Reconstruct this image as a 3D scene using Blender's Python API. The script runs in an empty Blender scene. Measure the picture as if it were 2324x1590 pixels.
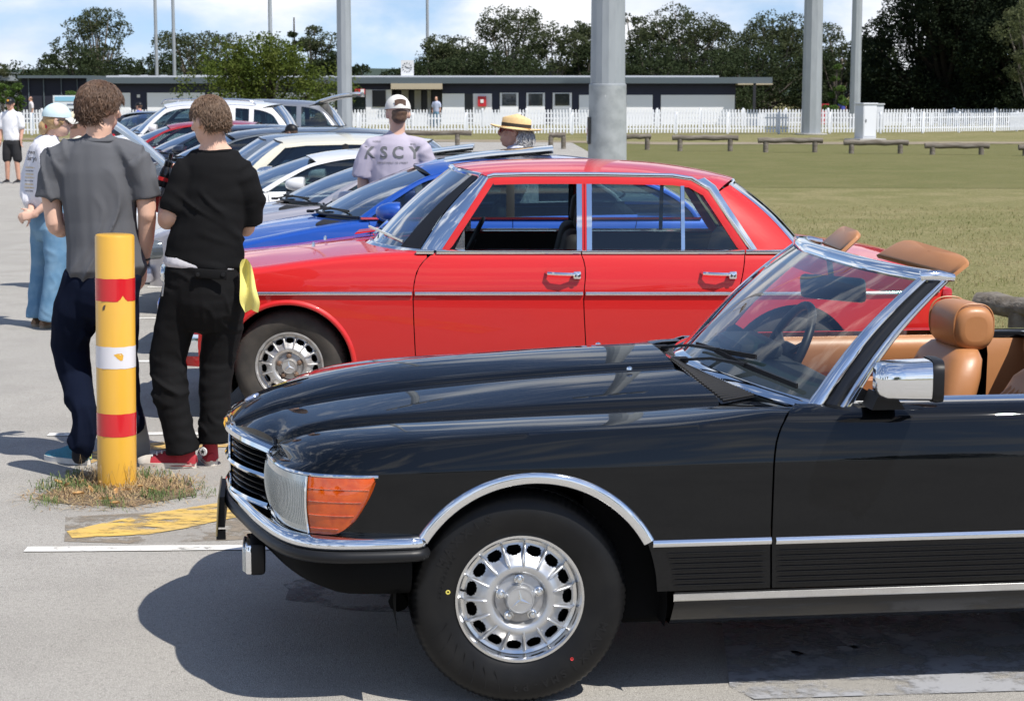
import bpy, bmesh, math, random
from mathutils import Vector, Matrix, noise
R = math.radians; PI = math.pi
scene = bpy.context.scene
COL = scene.collection
# ---------------------------------------------------------------- camera
cd = bpy.data.cameras.new('camera'); cam = bpy.data.objects.new('camera', cd); COL.objects.link(cam)
cd.sensor_width = 36; cd.lens = 36*4300/2323; cd.clip_start = .05; cd.clip_end = 9000
cam.location = (0, 0, 1.78); cam.rotation_euler = (PI/2-math.atan(580/4300), 0, 0)
cd.dof.use_dof = True; cd.dof.focus_distance = 7.5; cd.dof.aperture_fstop = 13
scene.camera = cam
# ---------------------------------------------------------------- light
SUN = Vector((.50, -.45, 1)).normalized()
world = bpy.data.worlds.new('World'); scene.world = world; world.use_nodes = True
def sky_world():
    nt = world.node_tree; n = nt.nodes; l = nt.links; n.clear()
    out = n.new('ShaderNodeOutputWorld'); bg = n.new('ShaderNodeBackground'); sky = n.new('ShaderNodeTexSky')
    sky.sky_type = 'NISHITA'; sky.sun_disc = False
    sky.sun_elevation = math.asin(SUN.z); sky.sun_rotation = math.atan2(SUN.x, SUN.y)
    sky.air_density = 1.0; sky.dust_density = .15; sky.ozone_density = 2.0
    tc = n.new('ShaderNodeTexCoord'); mp = n.new('ShaderNodeMapping'); mp.inputs['Scale'].default_value = (1, 1, 2.3); mp.inputs['Location'].default_value = (.37, .1, .05)
    l.new(tc.outputs['Generated'], mp.inputs['Vector'])
    nz = n.new('ShaderNodeTexNoise'); nz.inputs['Scale'].default_value = 5.5; nz.inputs['Detail'].default_value = 9; nz.inputs['Roughness'].default_value = .56; nz.inputs['Distortion'].default_value = .25
    l.new(mp.outputs[0], nz.inputs['Vector'])
    lift = n.new('ShaderNodeVectorMath'); lift.inputs[1].default_value = (0, 0, .10); l.new(tc.outputs['Generated'], lift.inputs[0]); l.new(lift.outputs[0], sky.inputs['Vector'])
    rp = n.new('ShaderNodeValToRGB'); rp.color_ramp.elements[0].position = .46; rp.color_ramp.elements[1].position = .60
    # clouds thin out overhead and pile up towards the horizon
    sep = n.new('ShaderNodeSeparateXYZ'); l.new(tc.outputs['Generated'], sep.inputs[0]); el = n.new('ShaderNodeMapRange'); el.inputs['From Min'].default_value = .0; el.inputs['From Max'].default_value = .55; el.inputs['To Min'].default_value = .085; el.inputs['To Max'].default_value = -.075; l.new(sep.outputs['Z'], el.inputs['Value'])
    ad = n.new('ShaderNodeMath'); ad.operation = 'ADD'; l.new(nz.outputs['Fac'], ad.inputs[0]); l.new(el.outputs[0], ad.inputs[1]); l.new(ad.outputs[0], rp.inputs['Fac'])
    n2 = n.new('ShaderNodeTexNoise'); n2.inputs['Scale'].default_value = 11; n2.inputs['Detail'].default_value = 7
    l.new(mp.outputs[0], n2.inputs['Vector'])
    r2 = n.new('ShaderNodeValToRGB'); r2.color_ramp.elements[0].position = .36; r2.color_ramp.elements[0].color = (6.6, 7.8, 9.8, 1); r2.color_ramp.elements[1].position = .62; r2.color_ramp.elements[1].color = (11.2, 11.4, 11.8, 1)
    l.new(n2.outputs['Fac'], r2.inputs['Fac'])
    mx = n.new('ShaderNodeMix'); mx.data_type = 'RGBA'
    l.new(rp.outputs['Color'], mx.inputs['Factor']); gn = n.new('ShaderNodeMix'); gn.data_type = 'RGBA'; gn.blend_type = 'MULTIPLY'; gn.inputs['Factor'].default_value = 1; gn.inputs['B'].default_value = (1.5, 1.48, 1.55, 1); l.new(sky.outputs[0], gn.inputs['A']); l.new(gn.outputs['Result'], mx.inputs['A']); l.new(r2.outputs[0], mx.inputs['B'])
    l.new(mx.outputs['Result'], bg.inputs['Color']); bg.inputs['Strength'].default_value = .085
    l.new(bg.outputs[0], out.inputs['Surface'])
sky_world()
sl = bpy.data.lights.new('sun', 'SUN'); sl.energy = 5.0; sl.angle = R(.53); sl.color = (1, .955, .89)
so = bpy.data.objects.new('sun', sl); COL.objects.link(so); so.rotation_euler = SUN.to_track_quat('Z', 'Y').to_euler(); so.location = (8, -8, 30)
vs = scene.view_settings; vs.view_transform = 'Standard'; vs.look = 'None'; vs.exposure = .2; vs.gamma = 1
scene.cycles.use_denoising = True; scene.cycles.max_bounces = 10; scene.cycles.transparent_max_bounces = 24; scene.cycles.caustics_reflective = False; scene.cycles.caustics_refractive = False
scene.cycles.sample_clamp_indirect = 6
# ---------------------------------------------------------------- materials
MAT = {}
def mat(name, col, rough=.5, metal=0, coat=0, spec=.5, var=None, bump=None, trans=0, emit=None, flake=None, vscale=(1, 1, 1), sheen=0, ior=None, alpha=None, coat_ior=1.5):
    """principled material; var=(scale, amount, colour2) noise tint, bump=(scale, strength, distance)"""
    if name in MAT: return MAT[name]
    m = bpy.data.materials.new(name); m.use_nodes = True; nt = m.node_tree; n = nt.nodes; l = nt.links
    b = n['Principled BSDF']; I = b.inputs
    I['Base Color'].default_value = (*col, 1); I['Roughness'].default_value = rough; I['Metallic'].default_value = metal
    I['Coat Weight'].default_value = coat; I['Coat Roughness'].default_value = .015; I['Coat IOR'].default_value = coat_ior; I['Specular IOR Level'].default_value = spec
    I['Transmission Weight'].default_value = trans; I['Sheen Weight'].default_value = sheen
    if ior: I['IOR'].default_value = ior
    if emit: I['Emission Color'].default_value = (*emit[0], 1); I['Emission Strength'].default_value = emit[1]
    tc = n.new('ShaderNodeTexCoord'); mp = n.new('ShaderNodeMapping'); mp.inputs['Scale'].default_value = vscale
    l.new(tc.outputs['Object'], mp.inputs['Vector'])
    def nz(s, d=5):
        q = n.new('ShaderNodeTexNoise'); q.inputs['Scale'].default_value = s; q.inputs['Detail'].default_value = d; l.new(mp.outputs[0], q.inputs['Vector']); return q
    if var:
        q = nz(var[0]); mx = n.new('ShaderNodeMix'); mx.data_type = 'RGBA'; mx.inputs['A'].default_value = (*col, 1)
        c2 = var[2] if len(var) > 2 else tuple(c*.5 for c in col); mx.inputs['B'].default_value = (*c2, 1)
        r = n.new('ShaderNodeValToRGB'); r.color_ramp.elements[0].position = .42; r.color_ramp.elements[1].position = .68; r.color_ramp.elements[1].color = (var[1],)*3+(1,)
        l.new(q.outputs['Fac'], r.inputs['Fac']); l.new(r.outputs['Color'], mx.inputs['Factor']); l.new(mx.outputs['Result'], I['Base Color'])
    if bump:
        q = nz(bump[0], 6); bp = n.new('ShaderNodeBump'); bp.inputs['Strength'].default_value = bump[1]; bp.inputs['Distance'].default_value = bump[2] if len(bump) > 2 else .01
        l.new(q.outputs['Fac'], bp.inputs['Height']); l.new(bp.outputs[0], I['Normal'])
    MAT[name] = m; return m
def glass(name, tint=(.75, .85, .82), refl=1.0, rough=0.0):
    """thin sheet of glass: clear tinted transmission plus a mirror coat by Fresnel"""
    if name in MAT: return MAT[name]
    m = bpy.data.materials.new(name); m.use_nodes = True; nt = m.node_tree; n = nt.nodes; l = nt.links; n.clear()
    o = n.new('ShaderNodeOutputMaterial'); t = n.new('ShaderNodeBsdfTransparent'); t.inputs[0].default_value = (*tint, 1)
    g = n.new('ShaderNodeBsdfGlossy'); g.inputs['Roughness'].default_value = rough; f = n.new('ShaderNodeFresnel'); f.inputs['IOR'].default_value = 1.52
    ge = n.new('ShaderNodeNewGeometry'); ix = n.new('ShaderNodeMix'); ix.inputs['A'].default_value = 1.52; ix.inputs['B'].default_value = 1/1.52; l.new(ge.outputs['Backfacing'], ix.inputs['Factor']); l.new(ix.outputs['Result'], f.inputs['IOR'])
    mm = n.new('ShaderNodeMath'); mm.operation = 'MULTIPLY_ADD'; mm.inputs[1].default_value = 1.9*refl; mm.inputs[2].default_value = .02; mm.use_clamp = True
    l.new(f.outputs[0], mm.inputs[0]); x = n.new('ShaderNodeMixShader'); l.new(mm.outputs[0], x.inputs[0]); l.new(t.outputs[0], x.inputs[1]); l.new(g.outputs[0], x.inputs[2]); l.new(x.outputs[0], o.inputs[0])
    MAT[name] = m; return m
CHROME = mat('chrome', (.86, .87, .88), .05, 1, bump=(9, .02, .01))
ALU = mat('brushed_alloy', (.62, .63, .64), .33, .85, var=(14, .5, (.42, .41, .40)))
ALUP = mat('polished_alloy', (.78, .78, .77), .16, 1, var=(7, .5, (.55, .54, .53)))
RUBBER = mat('tyre_rubber', (.0065, .0065, .007), .42, spec=.25, var=(9, .8, (.012, .0118, .0115)), bump=(60, .12, .002))
BLACK = mat('black_plastic', (.008, .008, .009), .45, spec=.3)
MATTE = mat('matte_dark', (.006, .006, .006), .9, spec=.1)
SATIN = mat('satin_black', (.006, .0065, .008), .4, coat=.8, spec=.1)
DGLASS = glass('tinted_glass', (.34, .44, .45)); WGLASS = glass('windscreen_glass', (.74, .87, .85)); SGLASS = glass('side_glass', (.84, .90, .89), .8)
# ---------------------------------------------------------------- geometry helpers
def pc(pts):
    """monotone cubic through points -> function"""
    xs = [p[0] for p in pts]; ys = [p[1] for p in pts]; n = len(xs); d = [(ys[i+1]-ys[i])/(xs[i+1]-xs[i]) for i in range(n-1)]
    m = [d[0]]+[0 if d[i-1]*d[i] <= 0 else 2*d[i-1]*d[i]/(d[i-1]+d[i]) for i in range(1, n-1)]+[d[-1]]
    def f(x):
        if x <= xs[0]: return ys[0]
        if x >= xs[-1]: return ys[-1]
        lo = 0
        while xs[lo+1] < x: lo += 1
        h = xs[lo+1]-xs[lo]; t = (x-xs[lo])/h
        return ys[lo]*(2*t**3-3*t*t+1)+m[lo]*h*(t**3-2*t*t+t)+ys[lo+1]*(3*t*t-2*t**3)+m[lo+1]*h*(t**3-t*t)
    return f
def lp(pts):
    """piecewise linear function"""
    def f(x):
        if x <= pts[0][0]: return pts[0][1]
        for a, b in zip(pts, pts[1:]):
            if x <= b[0]: return a[1]+(b[1]-a[1])*(x-a[0])/(b[0]-a[0])
        return pts[-1][1]
    return f
def spl(pts, n):
    """points along a smooth 3-D curve through pts (chord-length pchip)"""
    pts = [Vector(p) for p in pts]; t = [0]
    for a, b in zip(pts, pts[1:]): t.append(t[-1]+max((b-a).length, 1e-6))
    fs = [pc([(t[i], p[k]) for i, p in enumerate(pts)]) for k in range(len(pts[0]))]
    return [Vector([f(t[-1]*i/(n-1)) for f in fs]) for i in range(n)]
def frange(a, b, n): return [a+(b-a)*i/(n-1) for i in range(n)]
def lerp(a, b, t): return a+(b-a)*t
class MB:
    def __init__(s): s.v = []; s.f = []
    def add(s, v, f):
        o = len(s.v); s.v += [tuple(p) for p in v]; s.f += [tuple(o+i for i in q) for q in f]; return s
    def grid(s, rows, cu=False, cv=False):
        nu = len(rows); nv = len(rows[0]); v = [p for r in rows for p in r]; f = []
        for i in range(nu if cu else nu-1):
            for j in range(nv if cv else nv-1):
                a = i*nv+j; b = i*nv+(j+1) % nv; c = ((i+1) % nu)*nv+(j+1) % nv; d = ((i+1) % nu)*nv+j
                f.append((a, b, c, d))
        return s.add(v, f)
    def box(s, c, d, rot=None):
        v = [Vector(((i & 1)-.5, ((i >> 1) & 1)-.5, ((i >> 2) & 1)-.5)) for i in range(8)]
        v = [Vector((p.x*d[0], p.y*d[1], p.z*d[2])) for p in v]
        if rot is not None: v = [rot @ p for p in v]
        return s.add([p+Vector(c) for p in v], [(0, 2, 3, 1), (4, 5, 7, 6), (0, 1, 5, 4), (2, 6, 7, 3), (0, 4, 6, 2), (1, 3, 7, 5)])
    def rbox(s, c, d, r=.01, rot=None, seg=2):
        bm = bmesh.new(); bmesh.ops.create_cube(bm, size=1)
        for v in bm.verts: v.co = Vector((v.co.x*d[0], v.co.y*d[1], v.co.z*d[2]))
        r = min(r, min(d)*.49)
        bmesh.ops.bevel(bm, geom=bm.edges[:], offset=r, segments=seg, affect='EDGES', profile=.5)
        for i, v in enumerate(bm.verts): v.index = i
        vs_ = [(rot @ v.co if rot is not None else v.co)+Vector(c) for v in bm.verts]; fs = [[v.index for v in f.verts] for f in bm.faces]; bm.free()
        return s.add(vs_, fs)
    def tube(s, path, r, n=10, caps=True, up=None):
        path = [Vector(p) for p in path]; rows = []; k = len(path); ref = None
        for i, p in enumerate(path):
            t = (path[min(i+1, k-1)]-path[max(i-1, 0)]).normalized()
            if ref is None: ref = Vector((0, 0, 1)) if abs(t.z) < .9 else Vector((1, 0, 0))
            a = t.cross(ref).normalized(); b = a.cross(t).normalized(); ref = b
            rr = r[i] if isinstance(r, (list, tuple)) else r
            rows.append([p+(a*math.cos(2*PI*j/n)+b*math.sin(2*PI*j/n))*rr for j in range(n)])
        s.grid(rows, cv=True)
        if caps:
            o = len(s.v)-k*n; s.f.append(tuple(o+j for j in range(n))); s.f.append(tuple(o+(k-1)*n+j for j in reversed(range(n))))
        return s
    def sweep(s, path, prof, up=(0, 0, 1), closed=True, caps=True, loop=False):
        """prof = [(outward, up)], outward is right of the path's direction seen from above"""
        path = [Vector(p) for p in path]; up = Vector(up); k = len(path); rows = []
        for i, p in enumerate(path):
            t = (path[(i+1) % k if loop else min(i+1, k-1)]-path[(i-1) % k if loop else max(i-1, 0)]).normalized()
            o = t.cross(up).normalized(); w = o.cross(t).normalized()
            rows.append([p+o*a+w*b for a, b in prof])
        s.grid(rows, cv=closed, cu=loop)
        if caps and closed and not loop:
            m = len(prof); o = len(s.v)-k*m; s.f.append(tuple(o+j for j in range(m))); s.f.append(tuple(o+(k-1)*m+j for j in reversed(range(m))))
        return s
    def lathe(s, prof, n=48, axis='Y', c=(0, 0, 0), closed=False):
        """prof=[(radius, along)]"""
        rows = []
        for i in range(n):
            a = 2*PI*i/n; ca, sa = math.cos(a), math.sin(a)
            rows.append([(c[0]+r*ca, c[1]+h, c[2]+r*sa) if axis == 'Y' else (c[0]+r*ca, c[1]+r*sa, c[2]+h) if axis == 'Z' else (c[0]+h, c[1]+r*ca, c[2]+r*sa) for r, h in prof])
        return s.grid(rows, cu=True, cv=closed)
    def prism(s, outline, a, b, axis='Y'):
        """extrude a 2-D outline between a and b along axis"""
        def P(p, h): return (p[0], h, p[1]) if axis == 'Y' else (p[0], p[1], h) if axis == 'Z' else (h, p[0], p[1])
        n = len(outline); v = [P(p, a) for p in outline]+[P(p, b) for p in outline]
        return s.add(v, [tuple(range(n)), tuple(reversed(range(n, 2*n)))]+[(i, (i+1) % n, n+(i+1) % n, n+i) for i in range(n)])
    def mirror(s):
        """add the mirror image across y=0"""
        v = [(p[0], -p[1], p[2]) for p in s.v]; f = [tuple(reversed(q)) for q in s.f]; return s.add(v, f)
    def mirrored(s):
        m = MB(); m.v = [(p[0], -p[1], p[2]) for p in s.v]; m.f = [tuple(reversed(q)) for q in s.f]; return m
    def xf(s, M):
        s.v = [tuple(M @ Vector(p)) for p in s.v]; return s
    def build(s, name, m, parent=None, smooth=True, ang=38, fixn=False, sub=0, solid=0):
        me = bpy.data.meshes.new(name); me.from_pydata(s.v, [], s.f); me.materials.append(m)
        if fixn:
            bm = bmesh.new(); bm.from_mesh(me); bmesh.ops.remove_doubles(bm, verts=bm.verts[:], dist=1e-5); bmesh.ops.recalc_face_normals(bm, faces=bm.faces[:]); bm.to_mesh(me); bm.free()
        if smooth:
            me.polygons.foreach_set('use_smooth', [True]*len(me.polygons)); me.set_sharp_from_angle(angle=R(ang))
        me.update(); o = bpy.data.objects.new(name, me); COL.objects.link(o)
        if parent is not None: o.parent = parent
        return o
def tag(o, label=None, cat=None, group=None, kind=None):
    if label: o['label'] = label
    if cat: o['category'] = cat
    if group: o['group'] = group
    if kind: o['kind'] = kind
    return o
def thing(name, label, cat, loc=(0, 0, 0), rz=0, group=None):
    o = bpy.data.objects.new(name, None); COL.objects.link(o); o.location = loc; o.rotation_euler = (0, 0, rz); o.empty_display_size = .2
    return tag(o, label, cat, group)
def copy_tree(o, parent=None):
    c = o.copy(); COL.objects.link(c)
    if parent is not None: c.parent = parent; c.matrix_parent_inverse = o.matrix_parent_inverse
    for ch in list(o.children): copy_tree(ch, c)
    return c
_txt = {}
def text_mesh(s, size, ext=0.0, bold=0.0):
    key = (s, size, ext, bold)
    if key in _txt: return _txt[key]
    cu = bpy.data.curves.new('t', 'FONT'); cu.body = s; cu.size = size; cu.extrude = ext; cu.offset = bold; cu.resolution_u = 3; cu.align_x = 'CENTER'
    ob = bpy.data.objects.new('t', cu); COL.objects.link(ob); dg = bpy.context.evaluated_depsgraph_get(); me = ob.evaluated_get(dg).to_mesh()
    v = [tuple(p.co) for p in me.vertices]; f = [tuple(p.vertices) for p in me.polygons]
    ob.evaluated_get(dg).to_mesh_clear(); bpy.data.objects.remove(ob); bpy.data.curves.remove(cu)
    _txt[key] = (v, f); return v, f
random.seed(7)
# ---------------------------------------------------------------- ground
def ground_mat(name, stops, scales, bump, rough=.9, spec=.25, cracks=False):
    """stops: three colours mixed by a coarse and a fine noise"""
    m = bpy.data.materials.new(name); m.use_nodes = True; n = m.node_tree.nodes; l = m.node_tree.links; b = n['Principled BSDF']
    b.inputs['Roughness'].default_value = rough; b.inputs['Specular IOR Level'].default_value = spec
    tc = n.new('ShaderNodeTexCoord')
    def nz(s, d, ro=.6):
        q = n.new('ShaderNodeTexNoise'); q.inputs['Scale'].default_value = s; q.inputs['Detail'].default_value = d; q.inputs['Roughness'].default_value = ro; l.new(tc.outputs['Object'], q.inputs['Vector']); return q
    def ramp(q, a, c):
        r = n.new('ShaderNodeValToRGB'); r.color_ramp.elements[0].position = a; r.color_ramp.elements[1].position = c; l.new(q.outputs[0], r.inputs[0]); return r
    def mix(f, a, c, blend='MIX'):
        x = n.new('ShaderNodeMix'); x.data_type = 'RGBA'; x.blend_type = blend; l.new(f, x.inputs['Factor'])
        for k, val in (('A', a), ('B', c)):
            if isinstance(val, tuple): x.inputs[k].default_value = (*val, 1)
            else: l.new(val, x.inputs[k])
        return x.outputs['Result']
    c = mix(ramp(nz(scales[0], 5), .38, .64).outputs[0], stops[0], stops[1])
    c = mix(ramp(nz(scales[1], 3), .46, .62).outputs[0], c, stops[2])
    fine = nz(scales[2], 2, .7); c = mix(ramp(nz(scales[2]*.28, 4, .75), .40, .66).outputs[0], c, mix(ramp(nz(scales[2]*.6, 2), .4, .6).outputs[0], stops[3], c))
    c = mix(ramp(fine, .36, .70).outputs[0], c, mix(ramp(nz(scales[2]*2.3, 1), .45, .6).outputs[0], stops[3], stops[4]))
    if cracks:
        v = n.new('ShaderNodeTexVoronoi'); v.feature = 'DISTANCE_TO_EDGE'; v.inputs['Scale'].default_value = cracks; wv = nz(2.2, 4); ad = n.new('ShaderNodeVectorMath'); ad.operation = 'ADD'
        l.new(tc.outputs['Object'], ad.inputs[0]); l.new(wv.outputs[1], ad.inputs[1]); l.new(ad.outputs[0], v.inputs['Vector'])
        r = n.new('ShaderNodeValToRGB'); r.color_ramp.elements[0].color = (1, 1, 1, 1); r.color_ramp.elements[0].position = .004; r.color_ramp.elements[1].color = (0, 0, 0, 1); r.color_ramp.elements[1].position = .011
        l.new(v.outputs[0], r.inputs[0]); g = ramp(nz(.5, 2), .5, .6); mm = n.new('ShaderNodeMath'); mm.operation = 'MULTIPLY'; l.new(r.outputs[0], mm.inputs[0]); l.new(g.outputs[0], mm.inputs[1])
        c = mix(mm.outputs[0], c, (.06, .055, .05))
    l.new(c, b.inputs['Base Color'])
    q = nz(bump[0], 3, .7); bp = n.new('ShaderNodeBump'); bp.inputs['Strength'].default_value = bump[1]; bp.inputs['Distance'].default_value = bump[2]; l.new(q.outputs[0], bp.inputs['Height']); l.new(bp.outputs[0], b.inputs['Normal'])
    return m
ASPH = ground_mat('asphalt', [(.335, .318, .286), (.395, .376, .340), (.292, .277, .249), (.17, .161, .145), (.65, .62, .565)], (.35, 2.2, 130), (170, .6, .006))
GRASS = ground_mat('dry_turf', [(.225, .205, .092), (.155, .160, .056), (.285, .245, .125), (.115, .12, .04), (.36, .305, .17)], (.16, .8, 22), (40, .8, .03), .95, .1)
GRASS2 = ground_mat('green_turf', [(.155, .152, .060), (.125, .135, .046), (.185, .172, .075), (.095, .103, .034), (.235, .205, .10)], (.12, .7, 20), (30, .8, .03), .95, .1)
DIRT = ground_mat('dirt_path', [(.30, .25, .18), (.25, .205, .15), (.22, .19, .12), (.2, .17, .12), (.36, .31, .24)], (.2, .9, 12), (20, .5, .02), .95, .1)
def sheet(name, pts, z, m, kind='structure', parent=None, lift=0):
    o = MB().add([(x, y, z) for x, y in pts], [tuple(range(len(pts)))]).build(name, m, parent, smooth=False)
    if kind: o['kind'] = kind
    return o
sheet('grass_field', [(-1500, -400), (1500, -400), (1500, 2500), (-1500, 2500)], -.008, GRASS)
car_park = sheet('car_park', [(-90, -60), (14, -60), (9, 2), (3.75, 8), (3.35, 12), (3.15, 20), (2.72, 36.9), (2.25, 70.5), (2.2, 72), (-90, 74)], 0, ASPH)
sheet('grass_bank', [(2.72, 36.9), (9.9, 36.4), (26, 35.5), (60, 34), (62, 66), (20, 69), (2.25, 70.5)], -.004, GRASS2)
pth = spl([(-20, 77), (-6, 75), (2.3, 72.5), (6, 70), (14, 70.5), (22, 71), (40, 62), (60, 50)], 40)
sheet('path', [(p.x, p.y-1.6-.3*math.sin(i*1.7)) for i, p in enumerate(pth)]+[(p.x, p.y+1.7+.3*math.sin(i*2.3)) for i, p in reversed(list(enumerate(pth)))], .006, DIRT)
# painted markings: worn paint with bare spots
def paint(name, col, wear=.5, scale=9, stretch=(1, 1, 1), dirt=(.30, .26, .19)):
    m = mat(name, col, .75, var=(scale*.6, .8, tuple(lerp(a, b, .45) for a, b in zip(col, dirt))), bump=(120, .3, .004), vscale=stretch)
    n = m.node_tree.nodes; l = m.node_tree.links; b = n['Principled BSDF']; q = n.new('ShaderNodeTexNoise'); q.inputs['Scale'].default_value = scale; q.inputs['Detail'].default_value = 9; q.inputs['Roughness'].default_value = .72
    l.new(n['Mapping'].outputs[0], q.inputs['Vector']); r = n.new('ShaderNodeValToRGB'); r.color_ramp.elements[0].position = wear-.05; r.color_ramp.elements[1].position = wear+.06; r.color_ramp.elements[0].color = (1, 1, 1, 1); r.color_ramp.elements[1].color = (.05, .05, .05, 1)
    l.new(q.outputs[0], r.inputs[0]); l.new(r.outputs[0], b.inputs['Alpha']); return m
WLINE = paint('white_line_paint', (.72, .71, .67), .60, 14); YLINE = paint('yellow_line_paint', (.64, .42, .10), .53, 5.5, (1, 2.2, 1)); BPAINT = paint('faded_blue_paint', (.33, .335, .35), .50, 4, dirt=(.33, .33, .33))
YLINE2 = paint('worn_yellow_paint', (.66, .42, .12), .52, 7, (1, 2.4, 1))
FADED = paint('faded_symbol_paint', (.45, .45, .45), .52, 9)
def ribbon(name, a, b, w, m, z=.004):
    a = Vector((*a, z)); b = Vector((*b, z)); t = (b-a).normalized(); o = Vector((-t.y, t.x, 0))*w/2; n = 40; r = random.Random(name+str(a.x)); mb = MB()
    mb.grid([[a+(b-a)*i/n+o*(1+r.uniform(-.12, .08)) for i in range(n+1)], [a+(b-a)*i/n-o*(1+r.uniform(-.12, .08)) for i in range(n+1)]])
    return mb.build(name, m, car_park, smooth=False)
for i, (x0, y0, x1) in enumerate([(-1.92, 7.31, 3.0), (-2.45, 9.86, 2.8), (-2.75, 12.62, 2.7), (-3.2, 15.1, 2.6), (-3.4, 17.6, 2.6), (-3.6, 20.1, 2.5)]):
    ribbon('bay_line', (x0, y0), (x1, y0+.04*(x1-x0)), .085, WLINE)
sheet('yellow_stripe', [(-1.83, 7.62), (-1.69, 7.80), (-1.57, 7.93), (-1.42, 8.06), (-1.3, 8.16), (-.95, 8.42), (-.2, 8.98), (-.05, 8.80), (-.9, 8.16), (-1.25, 7.80), (-1.35, 7.68), (-1.48, 7.57), (-1.78, 7.50)], .004, YLINE, None, car_park)
sheet('yellow_stripe', [(-2.12, 9.36), (-1.95, 9.56), (-1.8, 9.65), (-1.0, 9.70), (-.95, 9.58), (-1.7, 9.47), (-1.85, 9.40), (-2.06, 9.07)], .004, YLINE2, None, car_park)
sheet('stain', [(-1.80, 7.45), (-1.47, 7.41), (-1.0, 7.5), (-1.05, 8.0), (-1.4, 8.02), (-1.9, 7.9)], .002, paint('dirt_stain', (.24, .20, .15), .47, 3.2, dirt=(.2, .18, .15)), None, car_park)
sheet('accessible_bay_panel', [(.66, 5.56), (.72, 5.44), (2.6, 5.62), (2.7, 6.9), (.75, 6.75)], .004, BPAINT, None, car_park)
for a, b, w in [((.79, 5.79), (.93, 5.90), .10), ((.90, 5.89), (1.14, 5.96), .06), ((1.13, 5.95), (1.05, 6.25), .06), ((1.22, 6.2), (1.32, 6.03), .07), ((1.55, 6.1), (1.95, 6.2), .07)]:
    ribbon('wheelchair_symbol_stroke', a, b, w, FADED, .0075)
# ---------------------------------------------------------------- wheels
def letters_arc(word, r, y, size, mid, step, ext=.0012, flip=False):
    mb = MB(); n = len(word)
    for i, ch in enumerate(word):
        if ch == ' ': continue
        v, f = text_mesh(ch, size, ext, .001); a = mid+((n-1)/2-i)*step*(-1 if flip else 1)
        rot = a-PI/2+(PI if flip else 0); c, s_ = math.cos(rot), math.sin(rot); px, pz = r*math.cos(a), r*math.sin(a)
        # text x runs to the viewer's right when seen from -y
        mb.add([(px+p[0]*c-p[1]*s_, y-p[2], pz+p[0]*s_+p[1]*c) for p in v], f)
    return mb
def star_mesh(mb, r, y, w=.2, d=.004, rot=0, c=(0, 0)):
    """three-pointed star facing -y"""
    pts = []
    for k in range(3):
        a = PI/2+k*2*PI/3+rot; b = a+PI/3
        pts += [(r*math.cos(a), r*math.sin(a)), (r*w*math.cos(b), r*w*math.sin(b))]
    v = [(c[0]+p[0], y, c[1]+p[1]) for p in pts]+[(c[0], y-d, c[1])]; mb.add(v, [(i, (i+1) % 6, 6) for i in range(6)]); return mb
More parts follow.
